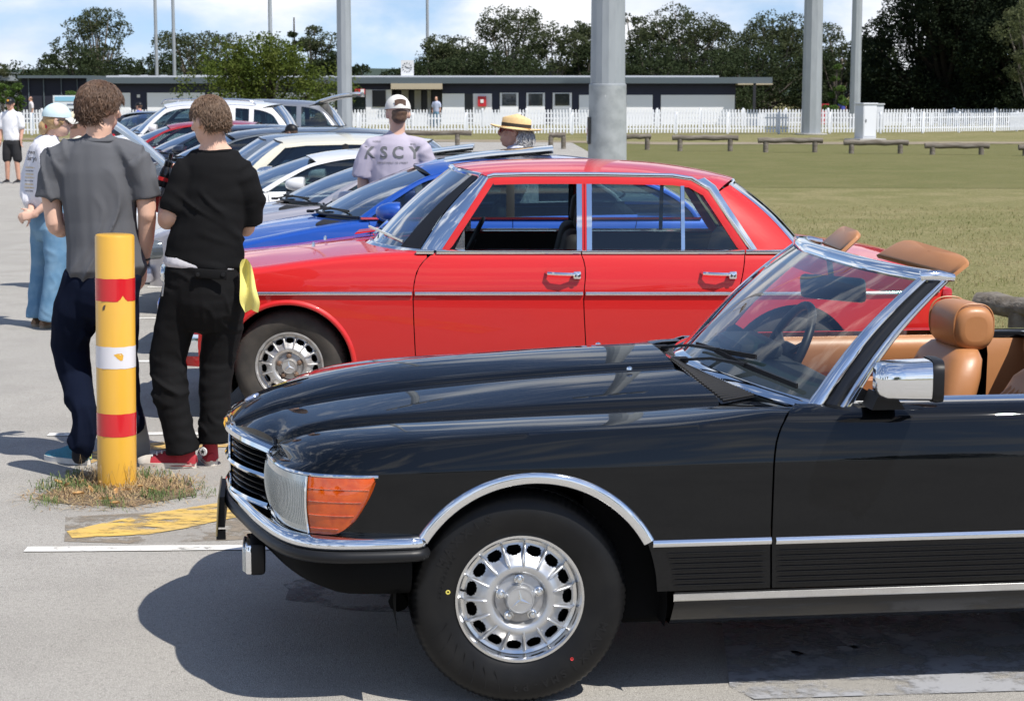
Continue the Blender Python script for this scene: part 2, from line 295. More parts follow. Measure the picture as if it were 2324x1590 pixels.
def bundt_wheel(parent, x, z, y0, rad=.3215, width=.205, rim=.192, letters=True, rot=0, dusty=False, far=False):
    """alloy wheel with fifteen slots; outer face at y0 looking to -y"""
    w = bpy.data.objects.new('wheel', None); COL.objects.link(w); w.parent = parent; w.location = (x, y0, z)
    if far: w.rotation_euler = (0, 0, PI)
    rb = mat('dusty_tyre', (.05, .043, .036), .8, var=(11, .8, (.022, .02, .018)), bump=(60, .2, .002)) if dusty else RUBBER
    t = MB(); n = 288; wd = width; rows = []; ri = rim-.012
    prof = [(ri, .012), (ri+.012, .004), (rim+.02, -.004), (lerp(rim, rad, .45), -.012), (lerp(rim, rad, .66), -.010), (rad-.022, .004), (rad-.012, .012), (rad-.004, .026), (rad, .042), (rad, .062), (rad-.006, .064), (rad-.006, .070), (rad, .072), (rad, wd*.5), (rad-.006, wd*.5+.002), (rad-.006, wd*.5+.008), (rad, wd*.5+.01), (rad, wd-.04), (rad-.012, wd-.012), (rad-.03, wd), (ri, wd-.01)]
    for i in range(n):
        a = 2*PI*i/n; k = i % 3; row = []
        for j, (r, h) in enumerate(prof):
            if 6 <= j <= 9 and k == 0: r -= .0035
            row.append((r*math.cos(a), h, r*math.sin(a)))
        rows.append(row)
    t.grid(rows, cu=True); ty = t.build('tyre', rb, w, ang=50)
    if letters:
        L = letters_arc('MAXXIS', rim+.055, -.0115, .034, R(132), R(8.2)); q = letters_arc('MAXXIS', rim+.055, -.0115, .034, R(-40), R(8.2))
        L.add(q.v, q.f); q = letters_arc('MA-P3', rim+.060, -.0115, .03, R(-80), R(6.5)); L.add(q.v, q.f); q = letters_arc('205/70R14', rim+.04, -.0105, .016, R(160), R(3.8)); L.add(q.v, q.f)
        for k in range(7):
            a0 = R(196+k*9); pts = [((rim+.03+.06*u)*math.cos(a0+u*.22-.1*u*u), -.0115+.0005, (rim+.03+.06*u)*math.sin(a0+u*.22-.1*u*u)) for u in frange(0, 1, 8)]
            L.tube(pts, .0012, 5)
        L.build('lettering', mat('tyre_lettering', (.0085, .0085, .009), .40, spec=.3), ty, ang=30)['kind'] = 'stuff'
        MB().lathe([(.0022, 0), (.005, -.0008), (.005, .001)], 12, c=((rim+.045)*math.cos(R(-50)), -.0105, (rim+.045)*math.sin(R(-50)))).add([], []).build('paint_dot', mat('red_dot', (.55, .03, .03), .6), ty)
        MB().lathe([(.003, 0), (.0052, -.001), (.007, 0)], 16, c=((rim+.022)*math.cos(R(172)), -.006, (rim+.022)*math.sin(R(172)))).build('balance_mark', mat('yellow_dot', (.65, .55, .1), .6), ty)
    k = rim/.192; am = mat('dusty_alloy', (.60, .60, .59), .42, .75, var=(18, .7, (.38, .33, .29))) if dusty else ALU
    rm = MB(); rm.lathe([(.176*k, .03), (.178*k, .006), (.183*k, .0), (.190*k, .0), (.193*k, .006), (.190*k, .016)], 120); rm.lathe([(.162*k, .034), (.172*k, .03), (.178*k, .006)], 120)
    rimo = rm.build('rim', ALUP if not dusty else am, w, ang=30)
    # disc with slots
    na, nr = 15*24, 28; rr = frange(.072*k, .164*k, nr+1)
    dep = pc([(.072*k, .014), (.085*k, -.002), (.098*k, -.004), (.112*k, .004), (.128*k, .018), (.150*k, .030), (.164*k, .034)])
    V = []; F = []
    for i in range(na):
        a = 2*PI*i/na+rot
        for r in rr: V.append((r*math.cos(a), dep(r), r*math.sin(a)))
    def slot(u, r):   # u in slot periods
        du = abs((u % 1)-.5)*2*PI/15*.143*k; dr = abs(r-.1435*k); hw, hr, c = .0215*k, .0140*k, .0120*k
        ex, ey = max(du-(hw-c), 0), max(dr-(hr-c), 0); return ex*ex+ey*ey < c*c
    for i in range(na):
        for j in range(nr):
            if not slot((i+.5)/24, (rr[j]+rr[j+1])/2): F.append((i*(nr+1)+j, i*(nr+1)+j+1, ((i+1) % na)*(nr+1)+j+1, ((i+1) % na)*(nr+1)+j))
    d = MB().add(V, F); b = MB().add([(p[0], p[1]+.006, p[2]) for p in V], [tuple(reversed(f)) for f in F]); d.add(b.v, b.f)
    wd_ = d.build('wheel_disc', am, w, ang=40)
    for i in range(15):
        a = 2*PI*i/15+rot; m = MB(); c, s_ = math.cos(a), math.sin(a)
        def P(r, t, y): return (r*c-t*s_, y, r*s_+t*c)
        rows = []
        for r, hgt, th in [(.098, .001, .002), (.104, .006, .003), (.115, .013, .0035), (.130, .021, .0035), (.150, .024, .003), (.160, .022, .0025), (.166, .004, .002)]:
            r *= k; y = dep(r); rows.append([P(r, -th*1.7, y+.002), P(r, -th, y-hgt*k+.002), P(r, 0, y-hgt*k), P(r, th, y-hgt*k+.002), P(r, th*1.7, y+.002)])
        m.grid(rows).build('fin', am, wd_, ang=60)
    h = MB(); h.lathe([(.074*k, .016), (.072*k, .0155), (.040*k, .0145), (.040*k, .02)], 60); hub = h.build('hub', mat('hub_alloy', (.50, .51, .53), .4, .8, var=(22, .6, (.3, .28, .26))), w, ang=30)
    cp = MB(); cp.lathe([(.047*k, .016), (.046*k, .002), (.041*k, -.008), (.0385*k, -.012), (.036*k, -.012), (.0355*k, -.0095), (.0001, -.0095)], 48)
    for i in range(5):
        a = 2*PI*i/5+R(20); cp.box((.045*k*math.cos(a), .004, .045*k*math.sin(a)), (.022*k, .014, .008), Matrix.Rotation(-a, 3, 'Y'))
    cap = cp.build('hub_cap', am, hub, ang=30); star_mesh(MB(), .034*k, -.0097, .2, .004, rot=R(8)).build('star', ALUP, hub, smooth=False)
    for i in range(5):
        a = 2*PI*i/5+R(92); MB().lathe([(.0145, .016), (.0145, .006), (.011, .004), (.011, -.003), (.008, -.008), (.0001, -.0095)], 16, c=(.059*k*math.cos(a), 0, .059*k*math.sin(a))).build('lug_bolt', ALUP if not dusty else mat('rusty_bolt', (.2, .13, .09), .7, .4), hub, ang=30)
    MB().lathe([(.155*k, .075), (.06, .07), (.055, .05), (.0001, .05)], 40).build('brake_disc', MATTE, w)
    if not far: MB().tube([(-.168*k, .03, .025), (-.158*k, .012, .028)], .0035, 8).build('valve', BLACK, w)
    return w
# ---------------------------------------------------------------- black convertible
BPNT = mat('black_metallic_paint', (.0012, .0018, .0028), .5, .1, coat=1, spec=.05, coat_ior=1.43, bump=(1.3, .004, .02))
CTH = R(7)
black_car = thing('parked_convertible', 'black metallic open-top convertible with tan leather seats, nearest to the camera', 'car', (.03-.895*math.sin(CTH), 5.34+.895*math.cos(CTH), 0), CTH, 'classic cars parked side by side')
K = black_car; HW = .895
b_in = pc([(.22, .085), (.30, .045), (.335, .033), (.47, .014), (.60, .005), (.716, 0), (.722, .0008), (.80, .017), (.834, .026), (.842, .030), (.858, .052), (.875, .088)])
b_out = [(-.717, .425), (-.712, .36), (-.70, .28), (-.682, .20), (-.655, .132), (-.62, .083), (-.575, .048), (-.52, .026), (-.45, .012), (-.36, .004), (-.25, 0), (0, 0), (.5, 0), (.87, 0)]
b_cut = pc([(.30, .752), (.335, .749), (.507, .741), (.704, .742), (.76, .748), (.802, .760), (.853, .792), (.875, .83), (.89, .87)])
b_G = [(-.700, .425, .727), (-.698, .415, .730), (-.694, .405, .734), (-.686, .392, .740), (-.670, .375, .750), (-.645, .358, .764), (-.61, .342, .778), (-.555, .33, .791), (-.47, .32, .803), (-.36, .312, .811), (-.25, .306, .816), (0, .30, .826), (.5, .292, .842), (.845, .12, .862)]
b_zt = pc([(-.717, .712), (-.66, .722), (-.6, .738), (-.5, .765), (-.35, .787), (-.17, .80), (.34, .823), (.78, .834), (1.5, .842)])
AC = (.035, .305, .40)
def b_bot(x):
    if AC[0]-.36 <= x <= AC[0]+AC[2]-.002 and abs(x-AC[0]) < AC[2]:
        z = AC[1]+math.sqrt(AC[2]**2-(x-AC[0])**2)
        return max(z, .335 if x > 0 else .50)
    return .50 if x < 0 else .335
def b_fender():
    s_out = pc([(i, p[0]) for i, p in enumerate(b_out)]); s_y = pc([(i, p[1]) for i, p in enumerate(b_out)]); G = [pc([(i, p[k]) for i, p in enumerate(b_G)]) for k in range(3)]
    # choose column parameters: dense at the nose, by angle round the arch
    inv = lambda x: next((lo+(x-b_out[lo][0])/(b_out[lo+1][0]-b_out[lo][0]) for lo in range(len(b_out)-1) if b_out[lo][0] <= x <= b_out[lo+1][0]), len(b_out)-1)
    ss = frange(0, 8, 30)+[inv(x) for x in [-.40, -.35, -.326]]+[inv(AC[0]-AC[2]*math.cos(a)) for a in frange(R(27), R(176), 46)]+[inv(x) for x in (.4335, .45, .5, .56, .62, .68, .73, .78, .83, .87)]
    ss = sorted(set(round(s, 5) for s in ss)); rows = []
    zn = [0, .04, .1, .2, .32, .45, .58, .7, .8, .88, .94, .985, 1.0]
    for s in ss:
        x, y = s_out(s), s_y(s); e = .02; tx, ty = s_out(s+e)-s_out(s-e), s_y(s+e)-s_y(s-e); L = math.hypot(tx, ty) or 1; nx, ny = -ty/L, tx/L
        if ny < 0: nx, ny = -nx, -ny
        zb = b_bot(x); col = []; zt = b_zt(x)
        zs = [lerp(zb, .716, t) for t in zn]+[.722]+[.745, .775, .80, .82, .834]
        def cutx(xx, z): return .30+(xx-.30)*(b_cut(z)-.006-.30)/(.87-.30) if xx > .30 else xx
        for zp in zs:
            z = zp if zp < .70 else .70+(zp-.70)*(zt-.70)/(.134)
            d = b_in(zp); col.append(Vector((cutx(x+nx*d, z), y+ny*d, z)))
        S = col[-1]; g = Vector([f(s) for f in G]); g.x = cutx(g.x, g.z) if s < 12.9 else g.x
        C = S.lerp(g, .22); C.z = max(S.z, g.z)+.010
        for t in (.12, .25, .4, .55, .7, .82, .92, .97, 1): col.append(S*(1-t)**2+C*2*t*(1-t)+g*t*t)
        fl = [g+Vector((0, 0, -.006)), g+Vector((0, 0, -.03))]; col += fl
        b0 = col[0]; col.insert(0, b0+Vector((nx*.035, ny*.035, .0)))
        rows.append([(p.x, p.y-HW, p.z) for p in col])
    ns = sum(1 for q in ss if q < 9); j0 = len(rows[0])-14
    for _ in range(10):
        old = [r[:] for r in rows]
        for i in range(1, ns):
            for j in range(j0, len(rows[0])):
                w = min(1, (j-j0)/3)*.5; rows[i][j] = tuple((1-w)*b+w*.5*(a+c) for a, b, c in zip(old[i-1][j], old[i][j], old[i+1][j]))
    # rear flange into the shut line
    rows.append([(p[0]+.0005, p[1]+.02, p[2]) for p in rows[-1]])
    return MB().grid(rows)
fen = b_fender()
fo = fen.build('front_fender', BPNT, K, ang=50); fen.mirrored().build('front_fender', BPNT, K, ang=50)
def ribs(x0f, x1f, ins, z0=.352, z1=.452, n=7, hw=HW):
    m = MB()
    for i in range(n):
        z = lerp(z0, z1, i/(n-1)); x0, x1 = x0f(z), x1f(z); y = -hw+ins(z)
        pts = [(x0, y+.002, z), (x0+.012, y-.001, z)]+[(lerp(x0, x1, t), y-.0012, z) for t in frange(.05, .95, 6)]+[(x1-.012, y-.001, z), (x1, y+.002, z)]
        m.sweep(pts, [(-.002, -.0045), (.0035, -.002), (.0035, .002), (-.002, .0045)])
    return m
def archx(z): return AC[0]+math.sqrt(max(AC[2]**2-(z-AC[1])**2, 0))
ribs(lambda z: archx(z)+.02, lambda z: b_cut(z)-.018, b_in).build('ribbed_cladding', BPNT, fo)
# door, rear quarter
def b_side(x): return pc([(.7, 0), (1.8, 0), (2.5, .006), (2.9, .03), (3.2, .08), (3.38, .16)])(x)
b_rear = lambda z: 1.93+.02*math.sin((z-.3)*4)
def b_panel(x0f, x1f, zlo, zhi, nx=14, far=False):
    zz = [.335, .37, .42, .47, .53, .6, .66, .70, .716, .722, .745, .775, .80, .82, .834, .842, .85, .858, .866, .875]; rows = []
    for i in range(nx+1):
        col = []
        for zp in zz:
            x = lerp(x0f(zp), x1f(zp), i/nx); z = zp
            lo = zlo(x)
            if z < lo: z = lo+(zp-.335)*.02
            col.append((x, -HW+b_in(z)+b_side(x), z))
        fl = (col[-1][0], col[-1][1]+.02, col[-1][2]-.003); col = [(col[0][0], col[0][1]+.03, col[0][2])]+col+[fl]
        rows.append(col)
    rows = [[(p[0], p[1]+.018, p[2]) for p in rows[0]]]+rows+[[(p[0], p[1]+.018, p[2]) for p in rows[-1]]]
    return MB().grid(rows)
dm = b_panel(b_cut, lambda z: b_rear(z)-.006, lambda x: .335, None)
door = dm.build('door', BPNT, K, ang=50); door2 = dm.mirrored().build('door', BPNT, K, ang=50)
ribs(lambda z: b_cut(z)+.015, lambda z: b_rear(z)-.02, b_in).build('ribbed_cladding', BPNT, door)
RX = 2.46
def rq_lo(x):
    d = abs(x-RX)
    return max(.335, .31+math.sqrt(max(.385**2-d*d, 0))) if d < .385 else .335
def b_quarter():
    xs = sorted([1.93, 2.0, 2.05]+[RX-.385*math.cos(a) for a in frange(0.02, PI-.02, 30)]+[2.9, 2.97, 3.04, 3.12, 3.2, 3.28, 3.34, 3.38]); rows = []
    zz = [.0, .08, .2, .35, .5, .65, .8, .92, 1]
    for x in xs:
        lo = rq_lo(x); col = []
        for t in zz:
            z = lerp(lo, .716, t); col.append((x, -HW+b_in(z)+b_side(x), z))
        for z in (.722, .76, .80, .834, .85, .868): col.append((x, -HW+b_in(z)+b_side(x), z))
        for t in (.15, .3, .6, 1): col.append((x, lerp(col[14][1], 0, t), lerp(.868, .885-(max(x-2.3, 0))*.04, min(1, t*2))))
        rows.append([(col[0][0], col[0][1]+.03, col[0][2])]+col)
    rows.append([(3.395, p[1]*.97, min(p[2], .80)) for p in rows[-1]]); rows.append([(3.39, 0, min(p[2], .78)) for p in rows[-1]])
    # open the cockpit: drop the inner part of the deck before x=2.15
    m = MB(); nv = len(rows[0]); m.grid(rows); keep = []
    for f in m.f:
        c = [sum(m.v[i][k] for i in f)/4 for k in range(3)]
        if not (c[0] < 2.12 and c[1] > -.78): keep.append(f)
    m.f = keep; return m
bq = b_quarter(); bq.build('rear_quarter', BPNT, K, ang=50); bq.mirrored().build('rear_quarter', BPNT, K, ang=50)
# bonnet
def b_bonnet():
    zc = pc([(-.86, .742), (-.83, .768), (-.79, .793), (-.70, .832), (-.6, .860), (-.45, .888), (-.3, .907), (0, .928), (.3, .942), (.56, .950)])
    zk = pc([(-.86, .738), (-.80, .765), (-.742, .787), (-.648, .817), (-.439, .853), (-.084, .886), (.239, .908), (.62, .925)])
    gy = pc([(p[0], p[1]) for p in [(-.700, .425), (-.69, .40), (-.67, .375), (-.61, .342), (-.47, .32), (-.25, .306), (0, .30), (.5, .292), (.66, .29)]]); gz = pc([(-.700, .727), (-.67, .750), (-.61, .778), (-.47, .803), (-.25, .816), (0, .826), (.5, .842), (.66, .845)])
    xf = pc([(0, -.856), (.15, -.842), (.30, -.797), (.42, -.738), (.47, -.708)]); xr = pc([(0, .555), (.2, .565), (.4, .595), (.605, .645)])
    rows = []; ys = [-1, -.994, -.986, -.975, -.96, -.94, -.91, -.86, -.78, -.68, -.58, -.50, -.463, -.452, -.44, -.425, -.36, -.25, -.12, 0]
    ys = ys+[-y for y in reversed(ys[:-1])]
    us = [0, .006, .015, .03, .05, .075, .1, .135, .175]+frange(.22, 1, 26)
    for u in us:
        row = []
        for q in ys:
            # half width shrinks to the grille at the nose
            y0 = abs(q)*.6; x = lerp(xf(min(.47, y0*.79)), xr(y0), u); hw = HW-gy(x)-.008; y = abs(q)*hw; ge = gz(x)-.001
            a = abs(q); kz = zk(x); c = zc(x); ky = .452
            if a >= ky:
                t = (1-a)/(1-ky); dr = min(.020, .45*max(kz-ge, 0)); z = ge-.004+dr*(1-math.exp(-(1-a)/.011))+(kz-.008-ge-dr)*(1-(1-t)**1.7)
            elif a > .425: z = lerp(kz, kz-.012, (a-.425)/(ky-.425))
            else: z = kz+(max(c, kz)-kz)*(1-(a/.425)**2)
            if a == 1: z -= .010
            row.append((x, math.copysign(y, q), z))
        row = [(row[0][0], row[0][1], row[0][2]-.02)]+row+[(row[-1][0], row[-1][1], row[-1][2]-.02)]
        rows.append(row)
    rows = [[(p[0]+.004, p[1], min(p[2]-.012, .722)) for p in rows[0]]]+rows+[[(p[0], p[1], p[2]-.02) for p in rows[-1]]]
    return MB().grid(rows), zc, xr, xf
hm, b_zc, b_xr, b_xf = b_bonnet(); hood = hm.build('bonnet', BPNT, K, ang=60)
MB().lathe([(.0001, .004), (.017, .004), (.024, .002), (.026, -.002)], 32, 'Z').xf(Matrix.Translation((-.78, 0, .80)) @ Matrix.Rotation(R(-26), 4, 'Y')).build('bonnet_badge', mat('enamel_badge', (.45, .52, .70), .15, .7), hood)
for (x, y) in ((.42, -.30), (.42, .30)):
    MB().lathe([(.010, 0), (.009, .006), (.004, .009), (.0001, .010)], 14, 'Z', (x, y, .912)).build('washer_jet', CHROME, hood)
for s in (1, -1):     # chrome edge of the bonnet nose
    pts = [(b_xf(abs(y)*.99)-.003, s*y*1.0, .737-.02*(y/.47)**2) for y in frange(0, .465, 14)]
    if s == 1: MB().tube(pts, .004, 6).mirror().build('bonnet_edge_trim', CHROME, hood)
# grille
g_x = lambda y: b_xf(min(abs(y), .47))-.006
def gr_bar(z, r, m, y1=.44, sh=0): return MB().sweep([(g_x(y)+sh, y, z) for y in frange(y1, -y1, 25)], r)
grille = MB().grid([[(g_x(y)+.05, y, z) for y in frange(-.46, .46, 20)] for z in (.54, .73)]).build('grille', MATTE, K)
MB().sweep([(g_x(y), y, .724-.018*(y/.47)**2) for y in frange(.475, -.475, 31)], [(-.03, .020), (-.004, .018), (.009, .008), (.012, -.005), (.002, -.013), (-.03, -.013)]).build('grille_frame', CHROME, grille)
for s in (-1, 1):
    MB().sweep([(g_x(.468)+.0, s*.468, .71), (g_x(.468)+.004, s*.462, .62), (g_x(.468)+.01, s*.45, .535)], [(-.014, -.03), (.014, -.03), (.016, 0), (0, .012), (-.016, 0)], up=(-1, 0, 0)).build('grille_frame', CHROME, grille)
gr_bar(.533, [(-.02, .008), (.004, .008), (.008, 0), (.004, -.008), (-.02, -.008)], CHROME, .45).build('grille_frame', CHROME, grille)
for i in range(9):
    z = .553+i*.0175; gr_bar(z, [(-.03, .003), (.0, .002), (.004, -.001), (-.03, -.003)], SATIN, .452, .014).build('slat', SATIN, grille)
gr_bar(.622, [(-.02, .009), (.004, .008), (.009, 0), (.004, -.008), (-.02, -.009)], CHROME, .45).build('centre_bar', CHROME, grille)
rg = MB(); x0 = g_x(0)+.012
rg.tube([(x0+.0, .10*math.cos(a), .622+.078*math.sin(a)) for a in frange(0, 2*PI, 49)], .006, 8, caps=False)
for k in range(3):
    a = PI/2+k*2*PI/3; rg.tube([(x0, 0, .622), (x0, .095*math.cos(a), .622+.074*math.sin(a))], [.011, .003], 6)
rg.build('grille_star', CHROME, grille)
# headlamps
def lamp_surf(x0, x1, ztop, zbot, off, n=14, nz=8):
    """surface that follows the nose outline between outline parameters"""
    fx = pc([(i, p[0]) for i, p in enumerate(b_out)]); fy = pc([(i, p[1]) for i, p in enumerate(b_out)]); rows = []
    for s in frange(x0, x1, n):
        e = .02; tx, ty = fx(s+e)-fx(s-e), fy(s+e)-fy(s-e); L = math.hypot(tx, ty); nx, ny = ty/L, -tx/L
        rows.append([(fx(s)+nx*(off+.010*math.sin(PI*j/(nz-1))-b_in(lerp(ztop(s), zbot(s), j/(nz-1)))*.5), fy(s)+ny*(off+.010*math.sin(PI*j/(nz-1))-b_in(.6)*.5)-HW, lerp(ztop(s), zbot(s), j/(nz-1))) for j in range(nz)])
    return rows
AMB = mat('amber_lens', (.86, .125, .004), .06, coat=1, trans=.3, var=(26, .8, (.55, .05, .003)), bump=(1, .0, .01)); CLR = mat('clear_ribbed_lens', (.52, .56, .57), .16, .7, coat=1, trans=.1, var=(7, .6, (.30, .33, .34)))
zt_l = lambda s: .700; zb_c = pc([(0, .552), (2, .546), (4, .538), (5.35, .534)])
def edged(rows, d=.02):
    r = [[(p[0]+d*.6, p[1]+d*.6, p[2]) for p in rows[0]]]+rows+[[(p[0]+d*.3, p[1]+d, p[2]) for p in rows[-1]]]
    return [[(q[0][0]+d*.5, q[0][1]+d*.7, q[0][2])]+q+[(q[-1][0]+d*.5, q[-1][1]+d*.7, q[-1][2])] for q in r]
hl = MB().grid(edged(lamp_surf(.15, 5.35, zt_l, zb_c, .014, 26, 10))); lampN = hl.build('headlamp', CLR, K, ang=50); lampF = hl.mirrored().build('headlamp', CLR, K, ang=50)
fl_ = MB()
for s in frange(.35, 5.25, 40):
    r = lamp_surf(s, s+.02, zt_l, zb_c, .0145, 2, 10)[0]; fl_.tube([(p[0], p[1], p[2]) for p in r[1:-1]], .0009, 4)
fl_.build('lens_fluting', CLR, lampN)
am_top = lambda s: .699; am_bot = pc([(5.40, .534), (6.3, .534), (6.8, .538), (7.1, .547), (7.45, .568), (7.85, .612), (8.15, .654), (8.32, .690)])
am = MB().grid(edged(lamp_surf(5.42, 8.31, am_top, am_bot, .012, 26, 10))); ind = am.build('indicator_lens', AMB, K, ang=50); am.mirrored().build('indicator_lens', AMB, K, ang=50)
rb = MB()
for z in (.668, .632, .592, .552):
    pts = []
    for q in frange(5.5, 8.25, 30):
        if z < am_bot(q)+.010: continue
        r = lamp_surf(q, q+.02, am_top, am_bot, .0128, 2, 24)[0]; k = max(1, min(22, int((.699-z)/(.699-am_bot(q))*23))); f = (r[k][2]-z)/max(r[k][2]-r[k+1][2], 1e-6); pts.append(Vector(r[k]).lerp(Vector(r[k+1]), f))
    if len(pts) > 3: rb.tube(pts, .0016, 6)
rb.build('lens_rib', AMB, ind)
MB().lathe([(.001, .0), (.045, .012), (.055, .03)], 24).xf(Matrix.Translation((-.53, -HW+.03, .60))).build('reflector', mat('amber_reflector', (.75, .25, .05), .2, .8), ind)
MB().tube([lamp_surf(s, s+.02, lambda q: .704, lambda q: .7, .008, 2, 2)[0][0] for s in frange(.0, 8.45, 60)], .0052, 8).build('lamp_trim', CHROME, lampN)
MB().tube([lamp_surf(s, s+.02, lambda q: .704, lambda q: .7, .008, 2, 2)[0][0] for s in frange(.0, 8.45, 60)], .0052, 8).mirrored().build('lamp_trim', CHROME, lampF)
MB().tube([lamp_surf(5.385, 5.4, zt_l, lambda s: .535, .017, 2, 12)[0][j] for j in range(12)], .0035, 6).build('lens_joint', CHROME, ind)
# bumper
bp_path = [(-.283, .04), (-.280, .012), (-.286, -.006), (-.305, -.016), (-.40, -.020), (-.50, -.016), (-.57, .0), (-.625, .035), (-.668, .09), (-.705, .17), (-.738, .27), (-.768, .38), (-.80, .52), (-.836, .68), (-.855, .80), (-.862, .895)]
bp = spl([(x, y-HW, 0) for x, y in bp_path], 60); bp = bp+[Vector((p.x, -p.y, 0)) for p in reversed(bp[:-1])]; bp.reverse()
bumper = MB().sweep(bp, [(-.085, .524), (-.045, .532), (-.014, .531), (.002, .523), (.007, .509), (.004, .498), (-.004, .494), (-.02, .493)], closed=False).build('front_bumper', CHROME, K, ang=60)
MB().sweep(bp, [(-.004, .4945), (.010, .491), (.016, .480), (.015, .470), (.006, .460), (-.02, .454), (-.06, .452)], closed=False).build('bumper_rubber', mat('bumper_rubber', (.010, .0105, .012), .42, spec=.3), bumper, ang=60)
MB().sweep([(p.x+.05, p.y*.97, 0) for p in bp[6:-6]], [(0, .52), (.010, .46), (.004, .41), (-.03, .365), (-.08, .340), (-.20, .325)], closed=False).build('front_valance', MATTE, K, ang=60)
MB().sweep([(p.x+.075, p.y*.955, 0) for p in bp[5:-5]], [(-.05, .56), (-.0, .555), (.0, .50)], closed=False).build('front_apron', BPNT, K, ang=60)
for s in (-1, 1):
    f = MB().rbox((-.765, s*.40, .372), (.05, .17, .10), .012); fg = f.build('fog_lamp', BLACK, K)
    MB().rbox((-.785, s*.40, .372), (.032, .166, .094), .008).build('chrome_bezel', CHROME, fg); MB().rbox((-.803, s*.40, .372), (.012, .15, .08), .005).build('lens', CLR, fg)
plate = MB().rbox((-.892, 0, .44), (.006, .37, .125), .003, Matrix.Rotation(R(4), 3, 'Y')).build('number_plate', mat('plate_amber', (.62, .46, .20), .4), K)
MB().box((-.880, 0, .45), (.02, .30, .10)).box((-.884, -.12, .37), (.03, .02, .03)).build('plate_bracket', BLACK, plate)
# arch trim, strips
def arc_strip(c, r0, r1, a0, a1, y, th=.008, n=60):
    rows = []
    for a in frange(a0, a1, n):
        ca, sa = math.cos(a), math.sin(a); q = [(r1+.001, .010), (r1, 0), (lerp(r0, r1, .75), -th*.9), (lerp(r0, r1, .4), -th), (r0+.004, -th*.5), (r0, .002), (r0, .03)]
        rows.append([(c[0]+r*ca, y+h, c[1]+r*sa) for r, h in q])
    return MB().grid(rows)
for s in (0, 1):
    a = arc_strip((AC[0], AC[1]), .367, .402, R(147), R(29), -HW+.001, .006); (a.mirrored() if s else a).build('arch_trim', CHROME, K, ang=60)
    a = arc_strip((RX, .31), .354, .389, R(146), R(30), -HW+.004, .006); (a.mirrored() if s else a).build('arch_trim', CHROME, K, ang=60)
strip = [(-.003, -.011), (.004, -.010), (.009, -.003), (.009, .003), (.004, .010), (-.003, .011)]
def long_strip(name, x0, x1, z, prof, m, off=.0, par=K, n=16):
    a = MB().sweep([(x, -HW+b_in(z)+b_side(x)-off, z) for x in frange(x0, x1, n)], prof); a.build(name, m, par); a.mirrored().build(name, m, par)
long_strip('rub_strip', .385, .738, .484, strip, CHROME, 0, fo); long_strip('rub_strip', .752, 1.915, .483, strip, CHROME, 0, door); long_strip('rub_strip', 1.94, 2.09, .483, strip, CHROME)
long_strip('sill_strip', .452, 2.06, .316, [(-.01, -.014), (.006, -.013), (.010, -.008), (.010, .009), (.004, .013), (-.01, .014)], ALUP, .0)
sill = MB().grid([[(x, -HW+d, z) for d, z in ((.03, .332), (.032, .30), (.055, .27), (.085, .235), (.11, .215), (.3, .21))] for x in frange(.455, 2.07, 8)]); sill.build('sill', SATIN, K); sill.mirrored().build('sill', SATIN, K)
belt = [(-.03, -.006), (.0, -.006), (.006, -.001), (.006, .006), (-.004, .013), (-.03, .014)]
long_strip('belt_trim', 1.0, 1.925, .872, belt, CHROME, -.01, door); long_strip('belt_trim', 1.94, 2.6, .874, belt, CHROME, -.01)
# wheels, wheel housings, underbody
bundt_wheel(K, 0, .3195, -HW+.052, rot=R(12)); bundt_wheel(K, RX, .3195, -HW+.05, letters=False); bundt_wheel(K, 0, .3195, HW-.052, letters=False, far=True); bundt_wheel(K, RX, .3195, HW-.05, letters=False, far=True)
for xc in (AC[0], RX):
    h = MB(); h.grid([[(xc+.40*math.cos(a), y, .31+.40*math.sin(a)) for a in frange(R(-12), R(192), 24)] for y in (-HW+.035, -HW+.40)]); h.grid([[(xc+r*math.cos(a), -HW+.40, .31+r*math.sin(a)) for a in frange(R(-12), R(192), 24)] for r in (.40, .05)])
    h.build('wheel_housing', MATTE, K); h.mirrored().build('wheel_housing', MATTE, K)
MB().rbox((1.05, 0, .225), (2.6, 1.45, .05), .02).rbox((-.45, 0, .37), (.4, .9, .08), .03).tube([(-.35, -.72, .29), (-.2, -.3, .30)], .03, 8).tube([(-.1, -.75, .30), (-.15, -.3, .29)], .03, 8).build('underbody', MATTE, K)
MB().box((-.3, 0, .5), (.75, .95, .3)).box((.45, 0, .5), (.5, 1.5, .55)).build('engine_bay', MATTE, K)
# ---- windscreen, cowl, cabin of the black convertible
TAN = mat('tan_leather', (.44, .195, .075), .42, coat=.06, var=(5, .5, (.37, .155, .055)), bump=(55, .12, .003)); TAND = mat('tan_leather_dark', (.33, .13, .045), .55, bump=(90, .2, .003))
def wsb(y): a = abs(y); return pc([(0, .688), (.2, .70), (.4, .737), (.6, .795), (.72, .842), (.80, .885)])(a)
def wst(y): a = abs(y); return pc([(0, 1.150), (.3, 1.160), (.5, 1.188), (.65, 1.225), (.70, 1.245)])(a)
zwb = lambda y: .893-.020*(abs(y)/.8)**2; zwt = lambda y: 1.243-.006*(abs(y)/.7)**2
def ws_pt(t, v):   # t in -1..1 across, v 0..1 up
    yb, yt = t*.795, t*.695; b = Vector((wsb(yb), yb, zwb(yb))); p = b.lerp(Vector((wst(yt), yt, zwt(yt))), v); p.x -= .018*math.sin(PI*v); p.z += .012*math.sin(PI*v); return p
wsc = MB().grid([[ws_pt(t, v) for t in frange(-1, 1, 33)] for v in frange(0, 1, 13)]).build('windscreen', glass('convertible_windscreen', (.88, .95, .94), .8), K)
